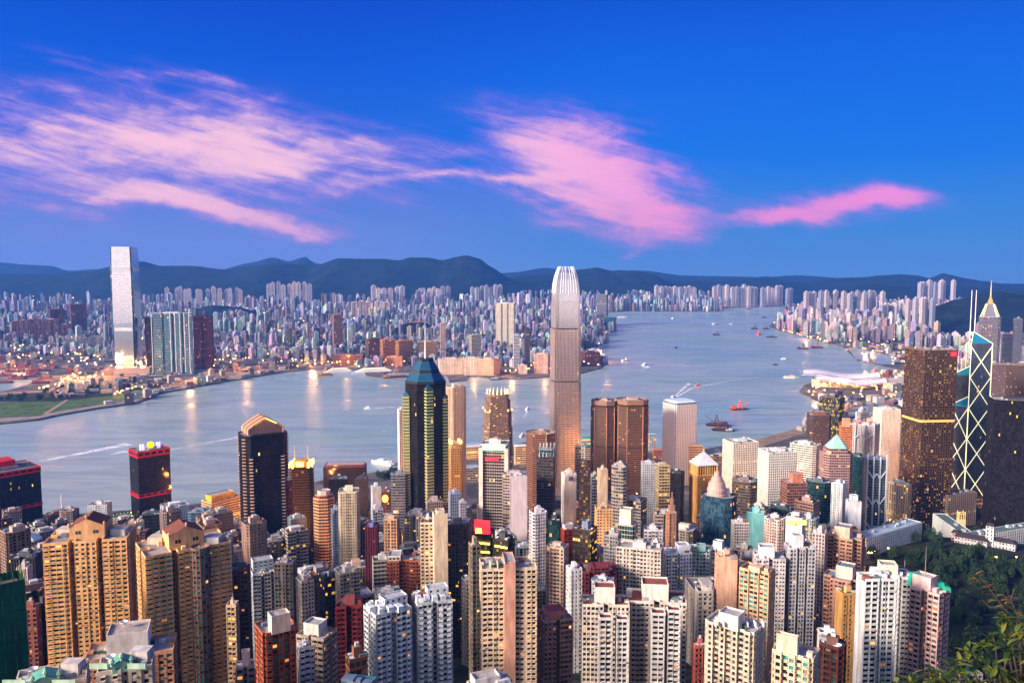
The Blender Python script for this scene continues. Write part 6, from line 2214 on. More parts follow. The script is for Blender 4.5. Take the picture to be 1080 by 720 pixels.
over(464, 470, 340, 3700, p_rect(.9), 8, 'flats', C(206, 180, 170), 'thin pale tower above the blue pyramid roof')
over(431, 447, 339, 4900, p_rect(.6), 4, 'flats', C(176, 90, 86), 'red brown block before the wooded knoll')
for k, (x0, x1) in enumerate(((370, 377), (378, 384), (385, 391), (396, 402), (402.5, 411))):
    over(x0, x1, 318 - (k % 2), 6000, p_notch(1, .2, .14, .9), 6, 'flats', C(228, 206, 200), ('first', 'second', 'third', 'fourth', 'fifth')[k] + ' of five bright cream towers standing before the wooded knoll', group='five bright cream towers')
over(462, 488, 377, 3110, p_rect(.6), 6, 'punch', C(232, 204, 182), 'pale windowless hall left of the salmon concert hall on the far waterfront')
over(488, 506, 376, 3100, p_rect(.8), 6, 'punch', C(226, 206, 190), 'middle windowless pale hall on the far waterfront')
e, p, H = over(504, 527, 377, 3090, p_rect(.9), -24, 'punch', C(226, 180, 150), 'salmon windowless concert hall with swept roof on the far waterfront')
over(612, 633, 370, 3400, p_rect(.7), 24, 'bronze', C(110, 56, 48), 'dark red brown hotel on the point right of the tallest skyscraper', gl=glass('hotel_windows', dark=(.04, .02, .02, 1), alt=(.08, .035, .03, 1), lit_p=.03))
over(629.5, 641.5, 310, 5900, p_rect(.7), -14, 'band', C(120, 116, 128), 'lone grey tower with warm cap on the water right of the tallest skyscraper')
over(637, 650, 334, 5680, p_rect(.6), -14, 'blue', C(60, 110, 130), 'teal block at the foot of the lone grey tower', gl=G_GREEN)
for k in range(4):
    over(612 + k * 6, 617.4 + k * 6, 337 + k % 2, 5600, p_rect(.9), -10, 'flats', C(196, 200, 208), ('first', 'second', 'third', 'fourth')[k] + ' of four pale blue blocks left of the teal harbour block', house=False)
over(546, 556, 384, 3120, p_rect(.9), 10, 'punch', C(226, 206, 196), 'white drum shaped block on the far waterfront left of the tallest skyscraper')
over(541, 548, 352, 3300, p_rect(.9), 10, 'band', C(200, 196, 200), 'white tower with lit cap on the far waterfront left of the tallest skyscraper')
over(553, 559, 345, 3400, p_rect(.9), 10, 'band', C(90, 76, 84), 'slim dark tower on the far waterfront left of the tallest skyscraper')
over(563, 580, 372, 3150, p_rect(.8), -10, 'flats', C(206, 170, 160), 'pinkish long block hidden partly by the tallest skyscraper')
# ------------------------------------------------------------------ the far city
def taken(x, y, r, pad=4):
    for t in TOPS:
        if (t[0] - x) ** 2 + (t[1] - y) ** 2 < (t[2] + r + pad) ** 2:
            return True
    return False


def block_into(m, x, y, z0, h, w, d, rz, col, r, form):
    """one distant building: plan, set-back and roof house"""
    s_ = scl(form, w, w)
    s_ = [(p[0], p[1] * d / w) for p in s_]
    p = [(q[0] + x, q[1] + y) for q in rot2(s_, rz)]
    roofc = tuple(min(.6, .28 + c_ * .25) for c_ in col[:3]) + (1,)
    i0 = len(m.f)
    m.prism(p, z0, z0 + h, col=col, uvs=(4.2, 4.0))
    m.col[-1] = roofc
    if h > 22:
        q = [(a[0] * .42 + x * .58, a[1] * .42 + y * .58) for a in p]
        m.prism(q, z0 + h, z0 + h + 3 + h * .03, col=col)
        m.col[-1] = roofc
    return


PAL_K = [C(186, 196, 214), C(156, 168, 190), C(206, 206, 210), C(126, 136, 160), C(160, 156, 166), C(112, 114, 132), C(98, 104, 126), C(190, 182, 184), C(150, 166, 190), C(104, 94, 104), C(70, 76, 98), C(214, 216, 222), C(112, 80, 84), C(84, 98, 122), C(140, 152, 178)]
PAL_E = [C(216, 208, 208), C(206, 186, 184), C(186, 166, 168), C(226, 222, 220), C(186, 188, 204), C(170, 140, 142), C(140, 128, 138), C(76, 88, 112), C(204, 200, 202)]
FORMS = [p_rect(1), p_rect(1), p_cross(.24, 1), p_notch(1, .2, .16, 1), p_chamfer(1, .18), p_notch(2, .14, .12, 1)]


def kz(x, y):
    px = 540 + 860 * x / y
    t = max(0, min(1, (y - 5200) / 3600))
    z = 4 + 95 * t ** 1.4
    if px > 560:
        z = 4 + max(0, min(1, (y - 8300) / 900)) * 75
    return z


blocks = []
r = random.Random(21)


def clear_zone(px, py_base, y):
    """parks, yards, water and quays stay open"""
    if px < 120 and py_base > 375:
        return True
    if px < 175 and py_base > 385:
        return True
    if 120 <= px < 350 and py_base > 379:
        return True
    if 335 < px < 640 and py_base > 387:
        return True
    return False


y = 3150.0
while y < 9500:
    step = 37 + (y - 3000) * .0072
    x = -.72 * y
    while x < .5 * y:
        xx, yy = x + r.uniform(-.3, .3) * step, y + r.uniform(-.3, .3) * step
        x += step
        if not inside(xx, yy, KOWP):
            continue
        px, py = proj(xx, yy, 4)
        if clear_zone(px, py, yy) or px > 1085 or px < -25:
            continue
        if px > 835 or (px > 560 and yy > 9300) or (px < 545 and yy > 8000):
            continue
        k = any(a <= xx <= b_ and c_ <= yy <= d_ for a, b_, c_, d_ in KNOLLS)
        if k or taken(xx, yy, 16):
            continue
        # streets and squares
        if r.random() < .10:
            continue
        dens = mnoise.noise(Vector((xx / 700, yy / 700, 3.3)))
        est = mnoise.noise(Vector((xx / 260, yy / 260, 8.1)))
        z0 = kz(xx, yy)
        h = 20 + 16 * r.random() + max(0, dens) * 55 + r.expovariate(1 / 11)
        w = r.uniform(11, 25)
        d = r.uniform(11, 24)
        if est > .28:
            h = 72 + 50 * max(0, min(1, (yy - 3800) / 3500)) + r.uniform(-8, 14) + 30 * dens
            w = d = r.uniform(20, 27)
        elif r.random() < .05:
            h += r.uniform(30, 75)
            w = d = r.uniform(18, 26)
        if yy < 3900:
            h = min(h, 20 + r.random() * 34)
        if px > 595 and yy > 7500:
            h = (60 + 50 * r.random()) * (.6 + .9 * max(0, est + .3))
        if 430 < px < 620 and yy < 4300:
            h = min(h, 62)
        # keep the skyline below the hill crest
        hmax = at(px, 304 if px < 540 else 305, yy).z - z0
        if h > hmax * .97:
            h = hmax * r.uniform(.75, .97)
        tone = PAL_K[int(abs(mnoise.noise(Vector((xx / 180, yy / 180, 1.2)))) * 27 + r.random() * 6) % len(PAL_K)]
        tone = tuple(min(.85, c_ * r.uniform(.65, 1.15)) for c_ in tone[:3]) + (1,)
        form = FORMS[2 + int(r.random() * 4)] if est > .28 else r.choice(FORMS)
        blocks.append(dict(x=xx, y=yy, z=z0, h=h, w=w, d=d, rz=r.choice((.35, .35 + .1 * r.random(), -.2, .8)), col=tone, form=form, side='k'))
    y += step

# the eastern shore beyond the bronze box tower
y = 2500.0
while y < 8800:
    step = 46 + (y - 2500) * .009
    x = .25 * y
    while x < .74 * y:
        xx, yy = x + r.uniform(-.3, .3) * step, y + r.uniform(-.3, .3) * step
        x += step
        if not inside(xx, yy, HKIP):
            continue
        px, py = proj(xx, yy, 4)
        if px < 812 or px > 1090:
            continue
        if px < 962 and py > 377.5:
            continue
        if 870 < px < 956 and 361 < py < 390:
            continue
        if py > 372 and px < 990:
            continue
        if taken(xx, yy, 16) or r.random() < .12:
            continue
        # the wooded hill
        hill = px > 940 and yy > 4150 and yy < 6600
        if hill and (px > 1005 or yy > 4150 + (1005 - px) * 26):
            continue
        est = mnoise.noise(Vector((xx / 300, yy / 300, 18.1)))
        h = 44 + 42 * r.random() + 50 * max(0, est) + (34 if r.random() < .12 else 0)
        w = r.uniform(16, 29)
        d = r.uniform(16, 28)
        if yy < 3400:
            h = min(h, 40 + 70 * r.random())
        z0 = 5
        if yy > 6500:
            h *= 1.1
        hmax = at(px, 309, yy).z - z0
        h = min(h, hmax * r.uniform(.8, .97))
        tone = PAL_E[int(abs(mnoise.noise(Vector((xx / 160, yy / 160, 7.2)))) * 19 + r.random() * 5) % len(PAL_E)]
        tone = tuple(min(.85, c_ * r.uniform(.6, 1.02)) for c_ in tone[:3]) + (1,)
        blocks.append(dict(x=xx, y=yy, z=z0, h=h, w=w, d=d, rz=r.choice((-.4, -.3, .5)), col=tone, form=r.choice(FORMS), side='e'))
    y += step
# rows seen against the far hills
for (xa, xb, yt, D, n, side) in ((847, 932, 308, 6700, 17, 'e'), (968, 995, 297, 8200, 5, 'e'), (992, 1005, 296.5, 8000, 3, 'e'), (280, 330, 299, 7800, 9, 'k'), (176, 258, 304, 7600, 15, 'k'), (440, 475, 303, 7900, 7, 'k'), (496, 530, 302, 7800, 7, 'k'), (390, 428, 303, 7900, 6, 'k'),
                                 (690, 735, 302, 9000, 9, 'k'), (752, 805, 302, 8900, 12, 'k'), (805, 836, 303, 9100, 7, 'k'), (960, 990, 316, 5000, 6, 'e'), (925, 960, 321, 5600, 8, 'e')):
    for i in range(n):
        p = at(xa + (xb - xa) * (i + .5) / n, yt + r.uniform(-1.5, 2), D)
        w = (xb - xa) / n / 860 * D * .8
        z0 = 20 if side == 'e' else 90
        blocks.append(dict(x=p.x, y=D + r.uniform(-60, 60), z=4, h=p.z - 4, w=w, d=w, rz=.3, col=C(*r.choice(((196, 186, 190), (176, 172, 182), (190, 174, 178), (150, 152, 170)))), form=FORMS[3], side=side))

SHORE = []
r2 = random.Random(91)
for (n_, pxa, pxb, pya, pyb, poly_) in ((120, 126, 350, 380, 410, KOWP), (60, 0, 128, 372, 400, KOWP), (46, 60, 200, 404, 426, KOWP), (110, 846, 956, 394, 462, HKIP), (50, 880, 955, 364, 384, HKIP), (40, 820, 892, 349, 366, HKIP), (60, 962, 1080, 378, 420, HKIP)):
    for _ in range(n_ * 3):
        if n_ <= 0:
            break
        q_ = on(r2.uniform(pxa, pxb), r2.uniform(pya, pyb), 4)
        if not inside(q_.x, q_.y, poly_) or taken(q_.x, q_.y, 14) or any((c_[0] - q_.x) ** 2 + (c_[1] - q_.y) ** 2 < 26 ** 2 for c_ in SHORE):
            continue
        qx, qy = proj(q_.x, q_.y, 4)
        if inside(qx, qy, [(-60, 420), (-60, 388), (8, 388), (12, 392), (40, 393), (42, 398), (30, 405), (10, 411), (-20, 416)]) or inside(qx, qy, [(890, 439), (900, 429), (936, 426), (946, 432), (930, 439)]) or inside(qx, qy, [(902, 378), (894, 366), (905, 366.5), (945, 377), (940, 384), (930, 384)]) or inside(qx, qy, [(0, 440), (0, 423), (62, 421), (120, 415), (150, 408), (160, 410), (150, 419), (100, 427), (62, 433)]):
            continue
        if inside(qx, qy, [(842, 418), (846, 402), (880, 396), (930, 398), (932, 420)]):
            continue
        n_ -= 1
        SHORE.append((q_.x, q_.y))
        big_ = r2.random() < .25
        hh_ = r2.uniform(14, 34) if big_ else r2.uniform(5, 13)
        if pxa == 846 and q_.y < 2300:
            hh_ = r2.uniform(10, 36)
        c_ = C(*r2.choice(((200, 196, 194), (150, 140, 136), (196, 150, 120), (120, 60, 54), (176, 160, 150), (90, 96, 110), (206, 170, 140), (110, 130, 120), (60, 56, 58))))
        blocks.append(dict(x=q_.x, y=q_.y, z=4, h=hh_, w=r2.uniform(16, 30) if big_ else r2.uniform(10, 44), d=r2.uniform(12, 22), rz=r2.choice((.3, .34, -.9)), col=c_, form=p_rect(1), side='e' if q_.x > 500 else 'k'))
for b_ in blocks:
    px, py = proj(b_['x'], b_['y'], b_['z'] + b_['h'])
    b_['px'], b_['py'] = px, py
    b_['area'] = b_['w'] * b_['h'] / b_['y'] ** 2
# what stands clear of its neighbours shows largest: walk from near to far
colmax = {}
for b_ in sorted(blocks, key=lambda q: q['y']):
    hw_ = b_['w'] / 2 / b_['y'] * 860
    cols = range(int((b_['px'] - hw_) * 1.0), int(b_['px'] + hw_) + 1)
    base = proj(b_['x'], b_['y'], b_['z'])[1]
    vis = 0
    for c_ in cols:
        cur = colmax.get(c_, 999)
        vis += max(0, min(base, cur) - b_['py'])
        colmax[c_] = min(cur, b_['py'])
    b_['vis'] = vis if -5 < b_['px'] < 1085 else 0

WORDC = [((.55, .50, .46), 'pale cream'), ((.62, .62, .62), 'white'), ((.40, .36, .36), 'light grey'), ((.25, .22, .22), 'grey'), ((.50, .38, .34), 'pinkish'), ((.30, .14, .11), 'red brown'), ((.12, .13, .16), 'dark slate'), ((.42, .48, .56), 'pale blue'), ((.16, .21, .24), 'blue grey'), ((.22, .15, .14), 'brown')]


def colour_word(c_):
    return min(WORDC, key=lambda q: sum((a_ - b__) ** 2 for a_, b__ in zip(q[0], c_)))[1]


def zone(b_):
    px, y_ = b_['px'], b_['y']
    if b_['side'] == 'e':
        if y_ > 6400:
            return 'the farthest eastern row'
        if px > 1000:
            return 'the streets right of the braced tower'
        return 'the eastern waterfront' if b_['px'] < 900 else 'the district behind the bronze box tower'
    if px > 600:
        return 'the far harbour head'
    row = 'at the foot of the hills' if y_ > 7200 else ('in mid city' if y_ > 4600 else 'near the far quay')
    if px < 110:
        col = 'left of the mirror skyscraper'
    elif px < 240:
        col = 'behind the teal glass slab'
    elif px < 345:
        col = 'between teal slab and cruise pier'
    elif px < 480:
        col = 'behind the cruise pier'
    else:
        col = 'beside the tall white ribbed tower'
    return row + ' ' + col


blocks.sort(key=lambda q: -q['vis'])
single = blocks[:285]
rest = [b_ for b_ in blocks[285:] if -15 < b_['px'] < 1095]
for b_ in single:
    m = MB()
    block_into(m, 0, 0, 0, b_['h'], b_['w'], b_['d'], b_['rz'], b_['col'], r, b_['form'])
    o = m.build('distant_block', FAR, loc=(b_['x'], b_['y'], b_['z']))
    shape = 'tall' if b_['h'] > 95 else ('mid height' if b_['h'] > 55 else 'low')
    zn = zone(b_)
    zn = zn if zn.startswith(('at ', 'in ', 'near')) else 'in ' + zn
    tag(o, '%s %s block %s' % (shape, colour_word(b_['col']), zn), 'building', '%s %s blocks %s' % (shape, colour_word(b_['col']), zn))
m = MB()
for b_ in rest:
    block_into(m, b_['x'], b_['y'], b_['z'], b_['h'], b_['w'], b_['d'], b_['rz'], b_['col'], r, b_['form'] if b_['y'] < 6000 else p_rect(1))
tag(m.build('distant_city', FAR), 'dense mass of small pale buildings covering the far shores', 'city', kind='stuff')

m = MB()
r3 = random.Random(55)
for _ in range(1500):
    if r3.random() < .72:
        px, py = r3.uniform(0, 650), 318 + 72 * r3.random() ** 1.2
        pl_ = KOWP
    else:
        px, py = r3.uniform(815, 1080), r3.uniform(330, 425)
        pl_ = HKIP
    q_ = on(px, py, 4)
    if not inside(q_.x, q_.y, pl_):
        continue
    z_ = kz(q_.x, q_.y) + r3.choice((9, 11, 14, 20, 34)) if pl_ is KOWP else 12
    s_ = .9 + q_.y / 4200
    m.box(q_.x - s_, q_.x + s_, q_.y - s_, q_.y + s_, z_ - s_, z_ + s_, bottom=True, m=0 if r3.random() < .75 else (1 if r3.random() < .7 else 2))
tag(m.build('distant_lights', [glow('far_street_light', (1.0, .45, .10), 7.0), glow('far_white_light', (1.0, .86, .62), 5.0), glow('far_red_light', (1.0, .08, .06), 4.0)]), 'scattered warm street lights of the far city', 'lights', kind='stuff')

# ------------------------------------------------------------------ swooping roofed hall on the eastern point
base = at(900, 400, 2760)
cx, cyy = base.x, base.y
e = empty('convention_hall', (cx, cyy, 4), -math.atan2(cx, cyy) + R(8), 'waterfront hall with layered white wing shaped roofs on the eastern point', 'building')
k = 2760 / 860
for i, (x0, x1, y0, y1, zz, lift) in enumerate(((-52, 26, -6, 46, 34, 12), (-40, 30, -30, 10, 24, 8))):
    m = MB()
    nu, nv = 24, 10
    for lay in (0, 1):
        for a_ in range(nu + 1):
            for c_ in range(nv + 1):
                u_, v_ = a_ / nu, c_ / nv
                wing = math.sin(math.pi * u_)
                x = (x0 + (x1 - x0) * u_) * k
                y_ = (y0 + (y1 - y0) * v_) * k * (.6 + .4 * wing) * 1.0
                z = zz + lift * math.cos(2 * math.pi * (u_ - .15)) * .6 + 8 * math.sin(math.pi * v_) - (2 if lay else 0)
                m.v.append((x, y_, z))
    n1 = (nu + 1) * (nv + 1)
    for lay in (0, 1):
        for a_ in range(nu):
            for c_ in range(nv):
                q = lay * n1 + a_ * (nv + 1) + c_
                f = (q, q + nv + 1, q + nv + 2, q + 1)
                m.f.append(f if lay == 0 else tuple(reversed(f)))
                m.uv.append(None); m.mi.append(0); m.col.append(None)
    ring = [c_ for c_ in range(nv + 1)] + [a_ * (nv + 1) + nv for a_ in range(1, nu + 1)] + [nu * (nv + 1) + c_ for c_ in range(nv - 1, -1, -1)] + [a_ * (nv + 1) for a_ in range(nu - 1, 0, -1)]
    for a_, c_ in zip(ring, ring[1:] + ring[:1]):
        m.f.append((c_, a_, a_ + n1, c_ + n1)); m.uv.append(None); m.mi.append(0); m.col.append(None)
    m.build('wing_roof', PLAIN, e, C(232, 222, 224), smooth=True)
W, G = MB(), MB()
hall = scl(p_chamfer(.42, .12), 62 * k)
hall = [(p[0] - 10 * k, p[1] + 4 * k) for p in hall]
gold_glass = glass('gold_lit_hall', dark=(.2, .16, .1, 1), alt=(.3, .22, .1, 1), lit_p=.5, lit=(1, .62, .16, 1), lit_e=.9)
facade(W, G, hall, 0, 24, dict(ST['band'], fh=6, bay=7, dep=1.2))
W.build('wall', TONEDP, e, C(226, 206, 180))
G.build('glazing', gold_glass, e)
W, G = MB(), MB()
hall = [(26 * k, -24 * k), (66 * k, -30 * k), (66 * k, 20 * k), (26 * k, 14 * k)]
facade(W, G, hall, 0, 26, dict(ST['band'], fh=6, bay=8, sp=.55, dep=1.5))
parapet(W, hall, 26, 1)
w_ = W.build('rear_wing', TONEDP, e, C(226, 206, 190))
G.build('glazing', gold_glass, w_)
roof_cap(hall, 26, 'roof', w_, C(210, 190, 170))

# ------------------------------------------------------------------ government hill: low slabs, clock tower, old house
def slab(p0, p1, dep, h, z_off, colr, lab, roofc, nm='low_block', sty='vert', cat='building', gl=None):
    a_, b_ = at(*p0), at(*p1)
    d_ = Vector((b_.x - a_.x, b_.y - a_.y, 0))
    L = d_.length
    g = min(ground(a_.x, a_.y), ground(b_.x, b_.y))
    zt_ = (a_.z + b_.z) / 2
    e_ = empty(nm, (a_.x, a_.y, g - 4), math.atan2(d_.y, d_.x), lab, cat)
    H_ = max(10, zt_ - g + 4)
    p_ = [(0, 0), (L, 0), (L, dep), (0, dep)]
    W_, G_ = MB(), MB()
    facade(W_, G_, p_, 0, H_, dict(ST[sty], fh=3.8, bay=4))
    parapet(W_, p_, H_, 1)
    W_.build('wall', TONEDP, e_, colr)
    G_.build('glazing', gl or G_OFF, e_)
    roof_cap(p_, H_, 'roof', e_, roofc)
    rr = random.Random(hash_(lab))
    for q in range(int(L / 14)):
        small_box('roof_plant', e_, rr.uniform(4, L - 4), rr.uniform(3, dep - 3), rr.uniform(2, 6), rr.uniform(2, 5), H_, rr.uniform(1.5, 3.2), C(176, 186, 190))
    TOPS.append(((a_.x + b_.x) / 2, (a_.y + b_.y) / 2, L * .4, '', None, 0, 0, 0, 0))
    return e_


GREENROOF = C(96, 116, 112)
slab((984, 545, 1080), (1028, 569, 960), 16, 20, 0, C(214, 220, 220), 'long white office wing with grey green roof, slanting towards the camera', GREENROOF)
slab((1029, 567, 955), (1100, 553, 1000), 16, 20, 0, C(206, 206, 204), 'white and pink office wing with grey green roof at the right edge', GREENROOF)
slab((914, 565, 900), (972, 554, 960), 18, 20, 0, C(190, 202, 212), 'low grey white office slab with vertical fins in the trees', C(170, 186, 200))
slab((936, 505, 1260), (958, 514, 1230), 20, 10, 0, C(214, 190, 160), 'low cream block with yellow lit rows beside the bronze box tower', C(196, 206, 206), gl=G_LITOFF)
slab((1001, 520, 1220), (1030, 522, 1240), 20, 10, 0, C(150, 130, 120), 'stone podium block beneath the braced skyscraper', C(140, 120, 112))
# church tower
loc, h, rz = sight(1014, 541, 1130)
e = empty('church_tower', loc, rz + .4, 'small floodlit cream clock tower beside the braced skyscraper', 'tower')
m = MB()
m.prism(scl(p_rect(1), 9), 0, h - 8)
m.build('wall', PLAIN, e, C(232, 206, 150))
W, G = MB(), MB()
facade(W, G, scl(p_rect(1), 8), h - 8, h, dict(ST['ribs'], fh=8, sp=.15, bay=3))
parapet(W, scl(p_rect(1), 8), h, 1)
u_ = W.build('belfry', TONEDP, e, C(236, 206, 140))
G.build('glazing', G_DARK, u_)
for q in scl(p_rect(1), 7.4):
    m = MB()
    m.lathe([(.8, h), (.6, h + 2), (.05, h + 4)], q[0], q[1], 6)
    m.build('pinnacle', PLAIN, e, C(232, 206, 150))
# the old house with the tower
loc, h, rz = sight(1040, 596, 930)
e = empty('mansion', loc, rz - .15, 'white colonial mansion with dark tiled roofs and a square tower among trees', 'building')
tile = paint('dark_tiles', (.045, .035, .04, 1), .8, var=.3)


def house(e_, x, y_, w_, d_, h_, rh, colr=C(206, 200, 206)):
    W_, G_ = MB(), MB()
    p_ = [(x - w_ / 2, y_ - d_ / 2), (x + w_ / 2, y_ - d_ / 2), (x + w_ / 2, y_ + d_ / 2), (x - w_ / 2, y_ + d_ / 2)]
    facade(W_, G_, p_, 0, h_, dict(ST['punch'], fh=4))
    o = W_.build('wall', TONEDP, e_, colr)
    G_.build('glazing', G_OFF, o)
    m_ = MB()
    m_.prism(inset(p_, -.8), h_, h_ + rh, top_poly=[(x - w_ * .32, y_ - .5), (x + w_ * .32, y_ - .5), (x + w_ * .32, y_ + .5), (x - w_ * .32, y_ + .5)], bottom=True)
    m_.build('tiled_roof', tile, o)


house(e, -16, 0, 34, 16, 9, 4)
house(e, 16, 8, 24, 13, 9, 3.5)
house(e, -34, 6, 8, 10, 10, 3, C(222, 190, 186))
house(e, 2, 4, 8, 8, 26, 3, C(216, 212, 214))
take(loc, 50, '', None, 0, 0)
# school by the corner bush
loc, h, rz = sight(1012, 690, 560)
e = empty('school', (loc.x, loc.y, loc.z), rz + .5, 'low school with orange lit wall and green rooftop court by the bush', 'building')
W, G = MB(), MB()
for (x, y_, w_, d_, h_, colr, rc) in ((-9, 0, 14, 12, 14, C(226, 196, 150), C(90, 96, 104)), (8, 6, 18, 13, 12, C(210, 206, 204), C(60, 140, 100)), (-2, 16, 26, 9, 11, C(120, 120, 124), C(50, 60, 66)), (10, -10, 12, 10, 9, C(216, 210, 206), C(80, 90, 100))):
    W, G = MB(), MB()
    p_ = [(x - w_ / 2, y_ - d_ / 2), (x + w_ / 2, y_ - d_ / 2), (x + w_ / 2, y_ + d_ / 2), (x - w_ / 2, y_ + d_ / 2)]
    facade(W, G, p_, 0, h_, dict(ST['flats_b'], bay=3.4))
    parapet(W, p_, h_, 1.1)
    o = W.build('wing', TONEDP, e, colr)
    G.build('glazing', G_LITOFF if x == -9 else G_OFF, o)
    roof_cap(p_, h_, 'roof', o, rc)
take(loc, 24, '', None, 0, 0)

# ------------------------------------------------------------------ piers and shore buildings of the near side
for k, (x0, x1, y_, D, colr, rc, lab) in enumerate(((612, 626, 462, 1700, C(200, 196, 190), C(60, 150, 150), 'ferry pier with turquoise roof left of the twin bronze towers'), (616, 628, 470, 1660, C(220, 200, 180), C(60, 150, 150), 'nearer ferry pier with turquoise roof left of the twin bronze towers'),
                                                    (684, 692, 458, 1760, C(190, 196, 200), C(150, 180, 190), 'ferry pier with curved grey roof right of the twin bronze towers'), (688, 700, 474, 1690, C(196, 120, 96), C(190, 130, 110), 'low terracotta roofed pier block beside the porthole window tower'),
                                                    (484, 512, 470, 1700, C(210, 190, 150), C(190, 196, 206), 'long quay shed with lit canopy right of the slim cream tower'), (485, 507, 492, 1500, C(170, 160, 156), C(150, 170, 186), 'low pinkish market hall behind the gilded crown tower'),
                                                    (542, 556, 470, 1640, C(214, 190, 160), C(220, 220, 220), 'white tented quay shed with warm lamps left of the copper octagon'), (726, 741, 470, 1480, C(206, 160, 120), C(200, 150, 110), 'tan office block behind the golden pyramid tower'), (741, 764, 478, 1500, C(120, 106, 104), C(150, 160, 170), 'long grey quay building left of the white grid blocks'),
                                                    (109, 142, 545, 1230, C(90, 120, 96), C(46, 120, 84), 'ferry terminal with green roof edged by yellow lamps'))):
    (cx, cyy), poly, zt = footprint(x0, x1, y_, D, p_rect(.5), 14)
    e = empty('quay_building', (cx, cyy, 3), 0, lab, 'building')
    H = max(9, zt - 3)
    W, G = MB(), MB()
    facade(W, G, poly, 0, H, dict(ST['band'], fh=4.5, bay=5))
    W.build('wall', TONEDP, e, colr)
    G.build('glazing', G_LITOFF, e)
    m = MB()
    m.prism(inset(poly, -1.2), H, H + 2.6, top_poly=scl(poly, .8), bottom=True)
    m.build('roof', PLAIN, e, rc)
    if 'yellow lamps' in lab:
        for i in range(4):
            A, Bq = inset(poly, -1.0)[i], inset(poly, -1.0)[(i + 1) % 4]
            for t in range(8):
                x, y2 = A[0] + (Bq[0] - A[0]) * t / 8, A[1] + (Bq[1] - A[1]) * t / 8
                m = MB()
                m.lathe([(.9, H + .2), (.9, H + 1.6), (.3, H + 2.1)], x, y2, 6)
                m.build('edge_lamp', YELLOWL, e)
    take(Vector((cx, cyy, 0)), extent(poly)[0] * .6, '', None, 0, 0)

# ------------------------------------------------------------------ low blocks packed between the towers
fill = []
r = random.Random(5)
y = 590.0
while y < 1290:
    x = -.66 * y
    step = 30 + (y - 590) * .012
    while x < .52 * y:
        xx, yy = x + r.uniform(-.25, .25) * step, y + r.uniform(-.25, .25) * step
        x += step
        px, py = proj(xx, yy, ground(xx, yy))
        if px < -15 or (px > 905 and yy < 1150) or (px > 930):
            continue
        if taken(xx, yy, 12, 1) or r.random() < .10:
            continue
        g = ground(xx, yy)
        h = (30 + 46 * r.random() if yy < 1000 else 22 + 36 * r.random()) + (22 if r.random() < .2 else 0)
        fill.append((xx, yy, g, h, px))
    y += step
fill.sort(key=lambda q: q[1])
NAMED = [t for t in TOPS if t[4]]
cnt = {}
PALF = [(C(214, 206, 200), 'pale'), (C(190, 180, 176), 'grey white'), (C(150, 140, 138), 'grey'), (C(196, 160, 140), 'pinkish'), (C(120, 92, 80), 'brown'), (C(222, 208, 188), 'cream'), (C(90, 88, 92), 'dark grey'), (C(150, 84, 66), 'brick red'), (C(176, 190, 200), 'pale blue'), (C(200, 176, 168), 'rosy')]
seen = {}
for (xx, yy, g, h, px) in fill[:290]:
    colr, cw = r.choice(PALF)
    near = min(NAMED, key=lambda t: math.hypot(t[0] - xx, (t[1] - yy) * .8))
    pn = proj(near[0], near[1], 50)[0]
    rel = 'behind' if yy > near[1] + 25 else ('below' if yy < near[1] - 25 else ('left of' if px < pn else 'right of'))
    size = 'tallish' if h > 52 else ('mid height' if h > 36 else 'low')
    rc, rw = r.choice(((C(176, 172, 170), 'pale roof'), (C(120, 116, 116), 'grey roof'), (C(130, 70, 58), 'red roof'), (C(60, 84, 70), 'green roof'), (C(206, 206, 208), 'white roof')))
    lab = '%s %s block with %s %s the %s' % (size, cw, rw, rel, near[4])
    w = r.uniform(15, 25)
    plan = scl(r.choice((p_rect(.8), p_rect(1), p_notch(1, .18, .14, .9), p_chamfer(.9, .15), p_bay(3, .07, .8))), w)
    rz = r.choice((.3, -.35, .3, .1)) - math.atan2(xx, yy)
    p_ = rot2(plan, rz)
    e = empty('low_block', (xx, yy, g - 3), 0, lab, 'building', lab)
    sty = r.choice(('flats', 'flats', 'flats_b', 'punch', 'band', 'vert', 'band_y'))
    st = ST[sty]
    W, G = MB(), MB()
    facade(W, G, p_, 0, h, st)
    parapet(W, p_, h, 1.1)
    W.build('wall', st['wall'], e, tuple(c_ * .6 for c_ in colr[:3]) + (1,))
    G.build('glazing', G_LITOFF if r.random() < .2 else st['glass'], e)
    roof_cap(p_, h, 'roof', e, rc)
    roofscape(e, p_, h, tuple(c_ * .8 for c_ in colr[:3]) + (1,), r.random() * 1e6, .9)
    TOPS.append((xx, yy, w * .7, '', None, h, px, 0, yy))

# ------------------------------------------------------------------ trees
def leafy(name, rad, hgt, seed, green, n=900):
    rr = random.Random(seed)
    m = MB()
    lobes = [(Vector((rr.uniform(-.55, .55), rr.uniform(-.55, .55), rr.uniform(.45, .95))), rr.uniform(.32, .55)) for _ in range(9)]
    for i in range(n):
        c_, s_ = rr.choice(lobes)
        d_ = Vector((rr.gauss(0, 1), rr.gauss(0, 1), rr.gauss(.25, 1))).normalized() * s_ * rr.uniform(.6, 1.02)
        p_ = c_ + d_
        p_ = Vector((p_.x * rad, p_.y * rad, p_.z * hgt))
        n_ = (d_ + Vector((rr.gauss(0, .4), rr.gauss(0, .4), .4))).normalized()
        a_ = n_.orthogonal().normalized()
        b_ = n_.cross(a_)
        q = rr.uniform(.35, .8) * rad * .17
        k_ = rr.uniform(.6, 1.5)
        cc = tuple(v_ * k_ for v_ in green[:3]) + (1,)
        m.face([tuple(p_ + a_ * q), tuple(p_ + b_ * q * .8), tuple(p_ - a_ * q), tuple(p_ - b_ * q * .8)], col=cc)
    return m


